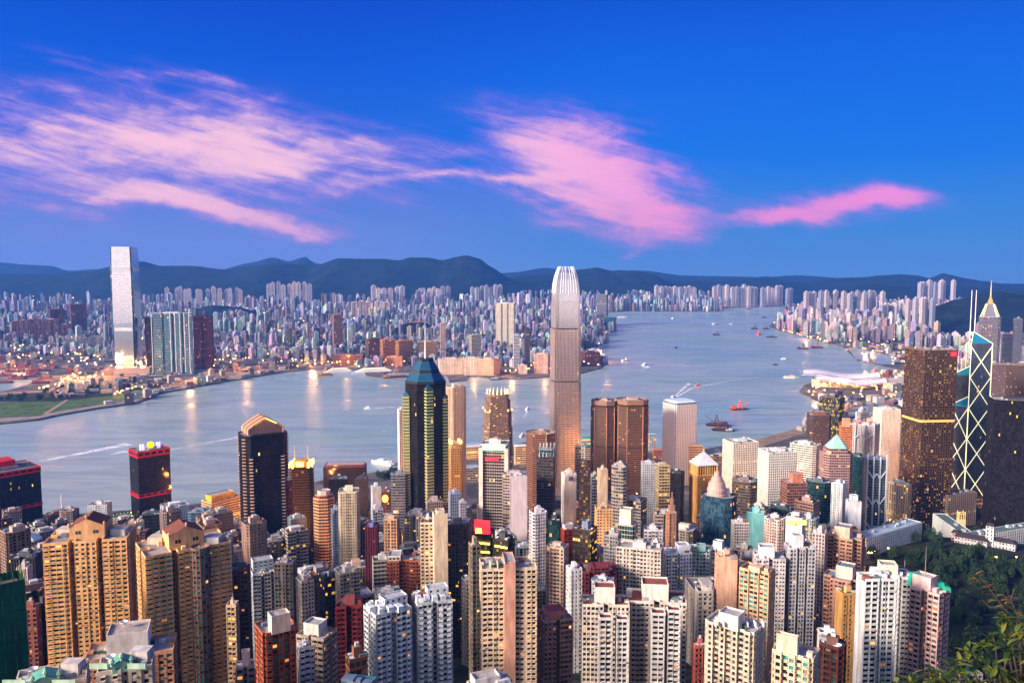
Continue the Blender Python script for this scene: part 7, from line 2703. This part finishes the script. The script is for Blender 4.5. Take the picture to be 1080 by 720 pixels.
leafm, N, b = material('leaf_clumps')
N.put(b.inputs['Base Color'], N.n('ShaderNodeAttribute', attribute_name='paint').outputs['Color'])
b.inputs['Roughness'].default_value = .6
b.inputs['Specular IOR Level'].default_value = .2
BARK = paint('bark', (.06, .045, .035, 1), .9, var=.4)
protos = []
for k in range(6):
    g_ = ((.020, .045, .018, 1), (.030, .060, .022, 1), (.016, .036, .020, 1))[k % 3]
    e = empty('broadleaf_tree', (0, 0, 0), 0, None, 'tree')
    leafy('crown', 5.5, 9, 40 + k, g_).build('crown', leafm, e)
    m = MB()
    m.tube([(0, 0, -3), (.2, 0, 2), (.1, .2, 6)], .45, 6, r1=.2)
    m.tube([(.1, 0, 3), (1.8, .6, 6)], .2, 5, r1=.08)
    m.tube([(.1, 0, 3.4), (-1.6, -.7, 6.4)], .2, 5, r1=.08)
    m.build('trunk', BARK, e)
    protos.append(e)
spots = []
r = random.Random(77)
for (poly, n, D0, D1, lab) in (([(1000, 592), (1100, 600), (1120, 700), (1050, 704), (1006, 690), (1004, 640)], 120, 0, 0, 'dark broadleaf tree in the wooded slope at the right edge'), ([(958, 560), (990, 566), (1000, 600), (1002, 640), (976, 600), (950, 585), (920, 592), (918, 580)], 46, 0, 0, 'dark broadleaf tree between the white office wings and the white gable flats'),
                               ([(1008, 574), (1060, 590), (1100, 580), (1100, 600), (1000, 606)], 20, 0, 0, 'broadleaf tree round the colonial mansion'), ([(936, 540), (946, 508), (958, 512), (956, 545)], 16, 0, 0, 'tree between the steel braced tower and the bronze box tower'), ([(976, 545), (1030, 530), (1042, 540), (1030, 552), (985, 552)], 18, 0, 0, 'tree at the foot of the braced skyscraper'),
                               ([(395, 500), (418, 494), (424, 500), (398, 506)], 14, 0, 0, 'tree on the near quay behind the pale blue slab')):
    xs_, ys_ = [p[0] for p in poly], [p[1] for p in poly]
    got, tries = 0, 0
    while got < n and tries < n * 60:
        tries += 1
        px, py = r.uniform(min(xs_), max(xs_)), r.uniform(min(ys_), max(ys_))
        if not inside(px, py, poly):
            continue
        # walk the sight line down to the ground
        d_ = ray(px, py)
        t = 300.0
        while t < 2500:
            if CAM_Z + d_.z * t < ground(d_.x * t, d_.y * t) + 6:
                break
            t += 6
        x, y_ = d_.x * t, d_.y * t
        if any((t_[0] - x) ** 2 + (t_[1] - y_) ** 2 < (t_[2] * .75 + 3) ** 2 for t_ in TOPS) or any((s_[0] - x) ** 2 + (s_[1] - y_) ** 2 < 5.2 ** 2 for s_ in spots):
            continue
        spots.append((x, y_, ground(x, y_), lab, r.uniform(.8, 1.45)))
        got += 1
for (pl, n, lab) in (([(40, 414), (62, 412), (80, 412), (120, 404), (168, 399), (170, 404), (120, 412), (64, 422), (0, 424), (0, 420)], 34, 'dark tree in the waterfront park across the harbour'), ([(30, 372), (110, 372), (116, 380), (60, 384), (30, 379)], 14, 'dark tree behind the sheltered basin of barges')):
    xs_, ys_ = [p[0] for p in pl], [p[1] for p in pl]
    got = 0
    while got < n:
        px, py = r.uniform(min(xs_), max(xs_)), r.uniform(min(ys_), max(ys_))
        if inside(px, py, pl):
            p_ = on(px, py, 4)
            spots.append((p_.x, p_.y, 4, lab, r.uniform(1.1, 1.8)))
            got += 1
for i, (x, y_, z, lab, s_) in enumerate(spots):
    if i < 6:
        o = protos[i]
        o.location, o.rotation_euler, o.scale = (x, y_, z), (0, 0, r.uniform(0, 6)), (s_, s_, s_ * r.uniform(.8, 1.1))
    else:
        o = copy_thing(protos[i % 6], (x, y_, z), r.uniform(0, 6), (s_, s_, s_ * r.uniform(.75, 1.1)))
    o['label'], o['group'] = lab, lab.replace('tree', 'trees', 1)

# ------------------------------------------------------------------ boats
def hull(m, L, B, h, bow=.3):
    d_ = [(-L / 2, -B / 2), (L / 2 - L * bow, -B / 2), (L / 2, 0), (L / 2 - L * bow, B / 2), (-L / 2, B / 2)]
    m.prism(scl(d_, .92, .85), -1, h, top_poly=d_)


def boat(px, py, L, rz, kind, lab, colr=C(230, 230, 232), hullc=None, group=None):
    p_ = on(px, py, 0)
    e_ = empty({'ferry': 'ferry', 'barge': 'barge', 'derrick': 'crane_barge', 'liner': 'cruise_ship', 'launch': 'launch'}[kind], (p_.x, p_.y, 0), R(rz), lab, 'boat', group)
    m_ = MB()
    hc = hullc or C(230, 230, 230)
    if kind == 'liner':
        hull(m_, L, L * .14, 6, .2)
        m_.build('hull', PLAIN, e_, hc)
        for k_ in range(4):
            m_ = MB()
            a_ = L * (.40 - .05 * k_)
            m_.box(-a_, a_ * .8, -L * .06, L * .06, 6 + 3.2 * k_, 8.8 + 3.2 * k_)
            m_.build('deck', PLAIN, e_, colr)
            m_ = MB()
            m_.box(-a_ + 1, a_ * .8 - 1, -L * .055, L * .055, 8.8 + 3.2 * k_, 9.2 + 3.2 * k_)
            m_.build('deck_windows', glow('deck_lights', (1, .75, .4), .8), e_)
        m_ = MB()
        m_.tube([(-L * .2, 0, 18), (-L * .22, 0, 26)], 2.6, 8)
        m_.build('funnel', PLAIN, e_, C(200, 150, 60))
        return e_
    if kind in ('ferry', 'launch'):
        hull(m_, L, L * .26, L * .07 + 1, .35)
        m_.build('hull', PLAIN, e_, hc)
        m_ = MB()
        m_.box(-L * .38, L * .2, -L * .1, L * .1, L * .07 + 1, L * .07 + 4)
        m_.build('cabin', PLAIN, e_, colr)
        m_ = MB()
        m_.box(-L * .36, L * .18, -L * .102, L * .102, L * .07 + 2.2, L * .07 + 3.2)
        m_.build('cabin_windows', G_DARK, e_)
        m_ = MB()
        m_.box(-L * .1, L * .12, -L * .07, L * .07, L * .07 + 4, L * .07 + 6.4)
        m_.build('wheelhouse', PLAIN, e_, colr)
        m_ = MB()
        m_.tube([(-L * .05, 0, L * .07 + 6), (-L * .05, 0, L * .07 + 10)], .3, 5)
        m_.build('mast', PLAIN, e_, C(220, 220, 220))
        return e_
    hull(m_, L, L * .34, 4, .12)
    m_.build('hull', PLAIN, e_, hc)
    m_ = MB()
    m_.box(-L * .46, -L * .26, -L * .13, L * .13, 4, 11)
    m_.build('deckhouse', PLAIN, e_, colr)
    if kind == 'barge':
        m_ = MB()
        m_.box(-L * .22, L * .36, -L * .13, L * .13, 4, 7)
        m_.build('hold', PLAIN, e_, C(90, 60, 50))
    m_ = MB()
    for s_ in (-1, 1):
        m_.tube([(-L * .12, s_ * L * .11, 4), (L * .02, 0, L * .52)], .9, 5)
        m_.tube([(L * .12, s_ * L * .11, 4), (L * .02, 0, L * .52)], .9, 5)
    for q in (.3, .55, .8):
        z_ = 4 + (L * .52 - 4) * q
        w_ = L * .11 * (1 - q)
        xa, xb = -L * .12 + L * .14 * q, L * .12 - L * .10 * q
        for A, B_ in (((xa, -w_), (xb, w_)), ((xa, w_), (xb, -w_)), ((xa, -w_), (xa, w_)), ((xb, -w_), (xb, w_))):
            m_.tube([(*A, z_), (*B_, z_)], .5, 4)
    m_.build('derrick', PLAIN, e_, colr)
    m_ = MB()
    m_.tube([(L * .05, 0, 8), (L * .55, 0, L * .46)], .8, 5, r1=.4)
    m_.tube([(L * .02, 0, L * .52), (L * .55, 0, L * .46)], .25, 4)
    m_.build('boom', PLAIN, e_, colr)
    return e_


RUST, DARKR = C(120, 44, 34), C(50, 24, 24)
boat(780, 432, 52, 10, 'derrick', 'bright orange red crane barge with lit deck', C(255, 80, 40), C(90, 40, 34))
boat(756, 449, 58, 165, 'barge', 'dark rusty crane barge farther from camera of the close pair', C(70, 34, 34), DARKR)
boat(761, 454, 50, 170, 'barge', 'dark rusty crane barge nearer the camera of the close pair', C(70, 34, 34), DARKR)
boat(770, 455, 26, 5, 'launch', 'small white tug beside the pair of dark barges', C(200, 206, 206), C(60, 70, 80))
boat(359, 393, 130, 22, 'liner', 'white passenger ship moored left of the large cruise terminal', C(230, 226, 224))
boat(396, 393, 190, 20, 'liner', 'long white cruise ship moored at the terminal pier', C(236, 232, 228))
boat(343, 396, 60, 20, 'barge', 'orange work barge moored beside the passenger ship', C(230, 150, 50), C(200, 120, 40))
boat(418, 398, 100, 18, 'barge', 'long low brown barge between cruise ship and blue pyramid tower', C(180, 120, 90), C(120, 70, 50))
boat(403, 489, 60, 150, 'ferry', 'white ferry with lit decks at the near quay left of the dark skyscraper', C(240, 238, 236))
boat(388, 431, 24, 5, 'launch', 'white speedboat alone left of the blue pyramid skyscraper', C(236, 236, 238))
boat(543, 394, 50, 10, 'ferry', 'white ferry at the far quay left of the tallest skyscraper', C(220, 220, 220), C(60, 60, 60))
boat(523, 400.5, 46, 10, 'ferry', 'green white ferry at the star shaped pier', C(200, 206, 200), C(40, 70, 60))
boat(657, 335, 90, 12, 'ferry', 'white ferry just off the far shore right of the lone grey tower', C(236, 236, 238))
boat(556.5, 432, 22, 60, 'launch', 'white launch left of the tallest skyscraper, farther one', C(236, 236, 238))
boat(551, 460, 24, 60, 'launch', 'white launch left of the tallest skyscraper, nearer one', C(236, 200, 190))
for k_, (px, py, L, rz, cl, lab) in enumerate(((710, 336, 60, 60, (226, 226, 228), 'white ferry in mid channel, farthest up the harbour'), (754, 342, 60, 40, (226, 226, 226), 'pale boat in mid channel right of the far ferry'), (772, 342, 40, 20, (200, 206, 210), 'small pale boat close to the channel centre'), (713, 367, 34, 60, (70, 50, 60), 'small dark boat in mid channel'),
                                               (660, 381.5, 40, 20, (236, 236, 238), 'white boat trailing a long wake right of the red brown hotel'), (680, 385, 44, 60, (240, 240, 240), 'white boat with bright bow wave in mid harbour'), (736, 407, 26, 30, (220, 120, 110), 'tiny pink boat in mid harbour'), (710, 420, 34, 220, (236, 240, 242), 'white ferry with forked wake behind the porthole window tower'),
                                               (756, 353.5, 50, 10, (80, 50, 50), 'small dark barge on the open water'), (796, 347, 60, 30, (80, 50, 60), 'dark boat left of the orange barge'), (808, 347, 60, 30, (90, 60, 70), 'dark boat right of the orange barge'), (800, 353, 60, 60, (220, 90, 50), 'orange barge near the eastern point'), (806, 335, 60, 20, (90, 80, 100), 'small grey boat under the far eastern shore'),
                                               (790, 326, 60, 20, (90, 90, 110), 'grey boat by the far quay'), (847, 368, 60, 0, (90, 50, 50), 'left of two red barges before the eastern waterfront'), (862, 367, 70, 10, (120, 40, 44), 'right of two red barges before the eastern waterfront'), (835, 398.5, 60, 0, (220, 200, 160), 'lit sightseeing boat left of the wing roofed hall'), (814, 356, 70, 0, (70, 70, 80), 'dark boat by the eastern breakwater'),
                                               (827, 379, 30, 10, (230, 236, 240), 'white launch on the eastern bay'), (818, 385, 26, 10, (60, 80, 100), 'dark launch on the eastern bay'), (841, 326, 130, 30, (236, 226, 226), 'big pale ferry at the far eastern channel'))):
    big = 'barge' in lab or 'red' in lab
    boat(px, py, L, rz, 'barge' if big else ('launch' if L < 40 else 'ferry'), lab, C(*cl), C(*cl) if sum(cl) < 500 else None)
r = random.Random(9)
for k_, (px, py, L) in enumerate(((3, 405, 80), (9, 398, 70), (20, 401, 80), (30, 399, 70), (36, 396, 60), (14, 393, 60), (28, 392, 60), (2, 391, 70), (44, 405, 60), (46, 392, 60), (55, 389, 60), (22, 388, 60))):
    boat(px, py, L, r.uniform(-20, 30), 'barge', 'rusty cargo barge with derrick moored in the sheltered basin', C(150, 60, 50), C(100, 40, 36), group='cargo barges in the sheltered basin').location.z = 4.3

# wakes: thin sheets of foam
foam, N, b = material('foam')
b.inputs['Base Color'].default_value = (.85, .88, .9, 1)
b.inputs['Roughness'].default_value = .7
fp = N.n('ShaderNodeTexCoord').outputs['Object']
N.put(b.inputs['Alpha'], N.mr(N.noise(fp, .06, 5, .7), .34, .56, .0, .95))
for pts, w0, w1 in (([(43, 486), (80, 479), (120, 471), (136, 468)], 2.0, 7.0), ([(118, 479), (130, 476.5), (140, 475)], 3, 5), ([(390, 431), (410, 429.5), (426, 428.5)], 2.5, .8), ([(661, 381.8), (630, 388), (618, 391)], 1.5, .5), ([(680, 385.5), (683, 387), (681, 388)], 7, 3),
                    ([(710, 420), (718, 412), (727, 404)], .9, 2.6), ([(711, 420), (730, 409), (770, 401), (800, 398)], 1.5, .8), ([(657, 336), (700, 341), (760, 343)], 1.5, .5), ([(556, 433), (553, 440)], 1.5, .5), ([(180, 474), (240, 463), (250, 461)], 1.0, 3.0)):
    w0, w1 = w0 * 2.4, w1 * 2.4
    m = MB()
    P_ = [on(x, y_, .12) for x, y_ in pts]
    L_, R_ = [], []
    for i, p_ in enumerate(P_):
        d_ = (P_[min(i + 1, len(P_) - 1)] - P_[max(i - 1, 0)]).normalized()
        n_ = Vector((-d_.y, d_.x, 0))
        w_ = w0 + (w1 - w0) * i / (len(P_) - 1)
        L_.append(tuple(p_ + n_ * w_))
        R_.append(tuple(p_ - n_ * w_))
    for i in range(len(P_) - 1):
        m.face([R_[i], R_[i + 1], L_[i + 1], L_[i]])
    tag(m.build('boat_wake', foam), kind='stuff')

# ------------------------------------------------------------------ street lamps
lamp_e = empty('street_lamp', (0, 0, 0), 0, None, 'street lamp')
m = MB()
m.tube([(0, 0, 0), (0, 0, 9), (1.4, 0, 9.8)], .14, 5)
m.build('pole', PLAIN, lamp_e, C(120, 120, 120))
m = MB()
m.lathe([(.15, 9.2), (.75, 9.5), (.8, 10.0), (.2, 10.3)], 1.5, 0, 6)
m.build('lamp_head', glow('sodium_lamp', (1.0, .36, .06), 40.0), lamp_e)
far_e = empty('street_lamp', (0, 0, 0), 0, None, 'street lamp')
m = MB()
m.tube([(0, 0, 0), (0, 0, 16)], .3, 5)
m.build('pole', PLAIN, far_e, C(120, 120, 120))
m = MB()
m.lathe([(.6, 15.0), (1.9, 15.8), (2.0, 17.0), (.6, 17.8)], 0, 0, 7)
m.build('lamp_head', glow('high_mast_lamp', (1.0, .42, .08), 14.0), far_e)
first = [True, True]


def put_lamp(x, y_, z, lab, far=False):
    src = far_e if far else lamp_e
    if first[far]:
        first[far] = False
        o = src
        o.location = (x, y_, z)
    else:
        o = copy_thing(src, (x, y_, z), rnd.uniform(0, 6))
    o['label'], o['group'] = lab, lab.replace('lamp', 'lamps', 1)


for (pts, n, lab) in (([(44, 414), (60, 411), (72, 403), (84, 397)], 16, 'tall floodlight lamp along the park road across the harbour'), ([(62, 405), (78, 404), (95, 402), (105, 399)], 12, 'tall floodlight lamp over the bare yard across the harbour'), ([(118, 421), (128, 418), (138, 415), (150, 412)], 9, 'tall yellow lamp on the promenade across the harbour'),
                      ([(115, 390), (160, 389), (220, 384), (265, 381)], 16, 'lamp along the far shore road right of the mirror skyscraper'), ([(340, 387), (385, 384), (430, 385)], 14, 'lamp on the cruise terminal quay'), ([(530, 396), (560, 393), (580, 392)], 8, 'lamp on the far quay left of the tallest skyscraper'),
                      ([(822, 350), (850, 357), (874, 363)], 12, 'lamp along the eastern waterfront'), ([(850, 412), (880, 408), (905, 412), (950, 410)], 14, 'lamp round the wing roofed hall'), ([(910, 396), (940, 394), (955, 398)], 7, 'lamp on the eastern foreshore yard')):
    P_ = [on(x, y_, 4) for x, y_ in pts]
    n = int(n * 1.4)
    for i in range(n):
        t = (i + .5) / n * (len(P_) - 1)
        k_ = int(t)
        p_ = P_[k_] + (P_[k_ + 1] - P_[k_]) * (t - k_)
        put_lamp(p_.x + rnd.uniform(-14, 14), p_.y + rnd.uniform(-14, 14), 4, lab, True)
# glow in the canyons of the near side: real lamps on real poles
r = random.Random(31)
spots_l = []
for (px, py, n, lab) in ((290, 560, 5, 'orange street lamp at the foot of the arched crown black tower'), (316, 575, 5, 'orange street lamp before the twin spire gold crown tower'), (440, 575, 5, 'orange street lamp at the foot of the blue pyramid skyscraper'), (415, 610, 3, 'orange street lamp beside the brick red strip flats'), (490, 500, 4, 'orange street lamp by the market hall'),
                        (545, 480, 4, 'orange street lamp by the tented quay shed'), (640, 545, 4, 'orange street lamp below the twin bronze towers'), (690, 520, 4, 'orange street lamp near the porthole window tower'), (720, 560, 4, 'orange street lamp left of the golden pyramid tower'), (945, 545, 6, 'orange street lamp on the curved road by the bronze box tower'),
                        (1035, 535, 7, 'orange street lamp on the ramp by the braced skyscraper'), (930, 588, 5, 'orange street lamp among trees behind the gable flats'), (1070, 600, 2, 'orange street lamp by the colonial mansion'), (840, 610, 3, 'orange street lamp between the grey flats'), (610, 640, 3, 'orange street lamp beside the maroon flats'), (350, 600, 4, 'orange street lamp beside the ivory ribbed tower'), (240, 630, 3, 'orange street lamp beside the brown flats'), (1070, 420, 6, 'orange street lamp in lit street right of the braced skyscraper'), (870, 520, 3, 'orange street lamp below the mint pyramid tower')):
    d_ = ray(px, py)
    t = 300.0
    while t < 4000 and CAM_Z + d_.z * t > ground(d_.x * t, d_.y * t) + 3:
        t += 8
    for i in range(n):
        x, y_ = d_.x * t + r.uniform(-1, 1) * 22, d_.y * t + r.uniform(-1, 1) * 22
        for q in range(12):
            if not any((t_[0] - x) ** 2 + (t_[1] - y_) ** 2 < (t_[2] * .72 + 2) ** 2 for t_ in TOPS):
                break
            x, y_ = d_.x * t + r.uniform(-1, 1) * 45, d_.y * t + r.uniform(-1, 1) * 45
        z = ground(x, y_)
        put_lamp(x, y_, z, lab)
        if i < (1 if 'curved' in lab else 3) and 'left of the tallest' not in lab and 'tented' not in lab and 'trees' not in lab and 'mansion' not in lab:
            spots_l.append((x, y_, z + 12))
for (x, y_, z) in spots_l:
    if math.hypot(x - 96, y_ - 1440) < 200:
        continue
    L_ = bpy.data.lights.new('street_glow', 'POINT')
    L_.energy = 150000
    L_.color = (1.0, .36, .08)
    L_.shadow_soft_size = 1.5
    o = bpy.data.objects.new('street_glow', L_)
    COL.objects.link(o)
    o.location = (x, y_, z)
# floodlights on the yards, the quay and the promontory
for (px, py, pw) in ((122, 398, 0.08e6), (150, 392, 0.5e6), (45, 402, 0.3e6), (20, 390, 0.5e6), (330, 385, 0.5e6), (640, 381, 0.2e6), (620, 358, 0.3e6), (80, 402, 0.3e6), (100, 399, 0.392e6), (62, 414, 0.12e6), (135, 417, 0.1e6), (200, 402, 0.224e6), (260, 391, 0.224e6), (365, 386, 0.157e6), (405, 386, 0.134e6), (500, 398, 0.112e6), (540, 397, 0.112e6), (575, 396, 0.101e6), (890, 410, 0.202e6), (860, 412, 0.134e6), (930, 395, 0.202e6), (850, 357, 0.202e6), (920, 372, 0.202e6), (1068, 415, 0.28e6)):
    p_ = on(px, py, 4)
    L_ = bpy.data.lights.new('flood_lamp', 'POINT')
    L_.energy = pw
    L_.color = (1.0, .42, .12)
    L_.shadow_soft_size = 3
    o = bpy.data.objects.new('flood_lamp', L_)
    COL.objects.link(o)
    o.location = (p_.x, p_.y, 40)

# ------------------------------------------------------------------ the bush by the look-out
def leaf_into(m, base, d_, up, L, w, bend, col):
    """a folded, drooping oblong leaf"""
    side = d_.cross(up).normalized()
    nrm = side.cross(d_).normalized()
    prev = None
    n_ = 5
    for i in range(n_ + 1):
        t = i / n_
        c_ = base + d_ * (L * t) + nrm * (-bend * L * t * t)
        hw_ = w * (math.sin(math.pi * min(1, .08 + t * .92)) ** .8) * .5 + .001
        row = (tuple(c_ - side * hw_ + nrm * hw_ * .35), tuple(c_), tuple(c_ + side * hw_ + nrm * hw_ * .35))
        if prev:
            m.face([prev[0], prev[1], row[1], row[0]], col=col)
            m.face([prev[1], prev[2], row[2], row[1]], col=col)
        prev = row


lm, N, b = material('bush_leaf')
N.put(b.inputs['Base Color'], N.n('ShaderNodeAttribute', attribute_name='paint').outputs['Color'])
b.inputs['Roughness'].default_value = .38
b.inputs['Specular IOR Level'].default_value = .5
b.inputs['Subsurface Weight'].default_value = 0.0
for (lab, clusters, LL, pal, gen) in (('leafy green bush with oblong glossy leaves at the bottom right corner', [(1060, 668), (1035, 682), (1075, 690), (1010, 700), (1050, 705), (985, 708), (1028, 716), (962, 716), (1085, 650), (1096, 676), (1000, 722), (1070, 722), (940, 728), (978, 732), (1090, 715), (1045, 735), (1015, 738), (1062, 652), (1110, 700), (1022, 690), (1062, 682), (1048, 672), (1090, 700), (1036, 702), (992, 716), (970, 724), (1060, 712), (1082, 728), (1030, 730), (1005, 708), (1076, 668)], .085, ((.03, .06, .010), (.055, .085, .012), (.018, .038, .009), (.12, .13, .02)), 20),
                                      ('thin twigs with reddish young leaves rising above the green bush', [(1032, 606), (1042, 620), (1053, 634), (1062, 630), (1058, 648), (1072, 640), (1070, 655), (1083, 632), (1078, 662)], .055, ((.16, .09, .02), (.12, .10, .02), (.20, .07, .025), (.09, .10, .02)), 5)):
    r = random.Random(len(lab))
    D = 4.6 if LL > .07 else 5.0
    root = at(1075, 800, D)
    e = empty('bush', (root.x, root.y, root.z), 0, lab, 'bush')
    M, B_ = MB(), MB()
    for (px, py) in clusters:
        p_ = at(px, py, D + r.uniform(-.35, .35)) - root
        mid = Vector((p_.x * .6 + r.uniform(-.05, .05), p_.y * .5, p_.z * .55))
        if LL > .07:
            B_.tube([(0, 0, -.6), tuple(mid), tuple(p_)], .012, 5, r1=.005)
        for k_ in range(gen):
            t = 2 * math.pi * k_ / gen * 2.4 + r.uniform(-.3, .3)
            el = r.uniform(-.25, .9)
            d_ = Vector((math.cos(t) * math.cos(el), math.sin(t) * math.cos(el), math.sin(el)))
            c_ = r.choice(pal)
            kk = r.uniform(.75, 1.25)
            leaf_into(M, p_ + Vector((r.uniform(-.02, .02), r.uniform(-.02, .02), r.uniform(-.05, .02))), d_, Vector((.1, .05, 1)), LL * r.uniform(.65, 1.1), LL * .30, r.uniform(.05, .4), (*[q * kk for q in c_], 1))
    if LL < .07:
        for chain in ([(1085, 690), (1072, 655), (1058, 640), (1045, 622), (1032, 605)], [(1080, 680), (1076, 655), (1066, 632), (1070, 620)], [(1090, 690), (1084, 650), (1084, 630)], [(1058, 640), (1044, 640), (1036, 632)]):
            B_.tube([tuple(at(x, y_, D) - root) for x, y_ in chain], .009, 5, r1=.003)
    M.build('foliage', lm, e, smooth=True)
    B_.build('branch', BARK, e)
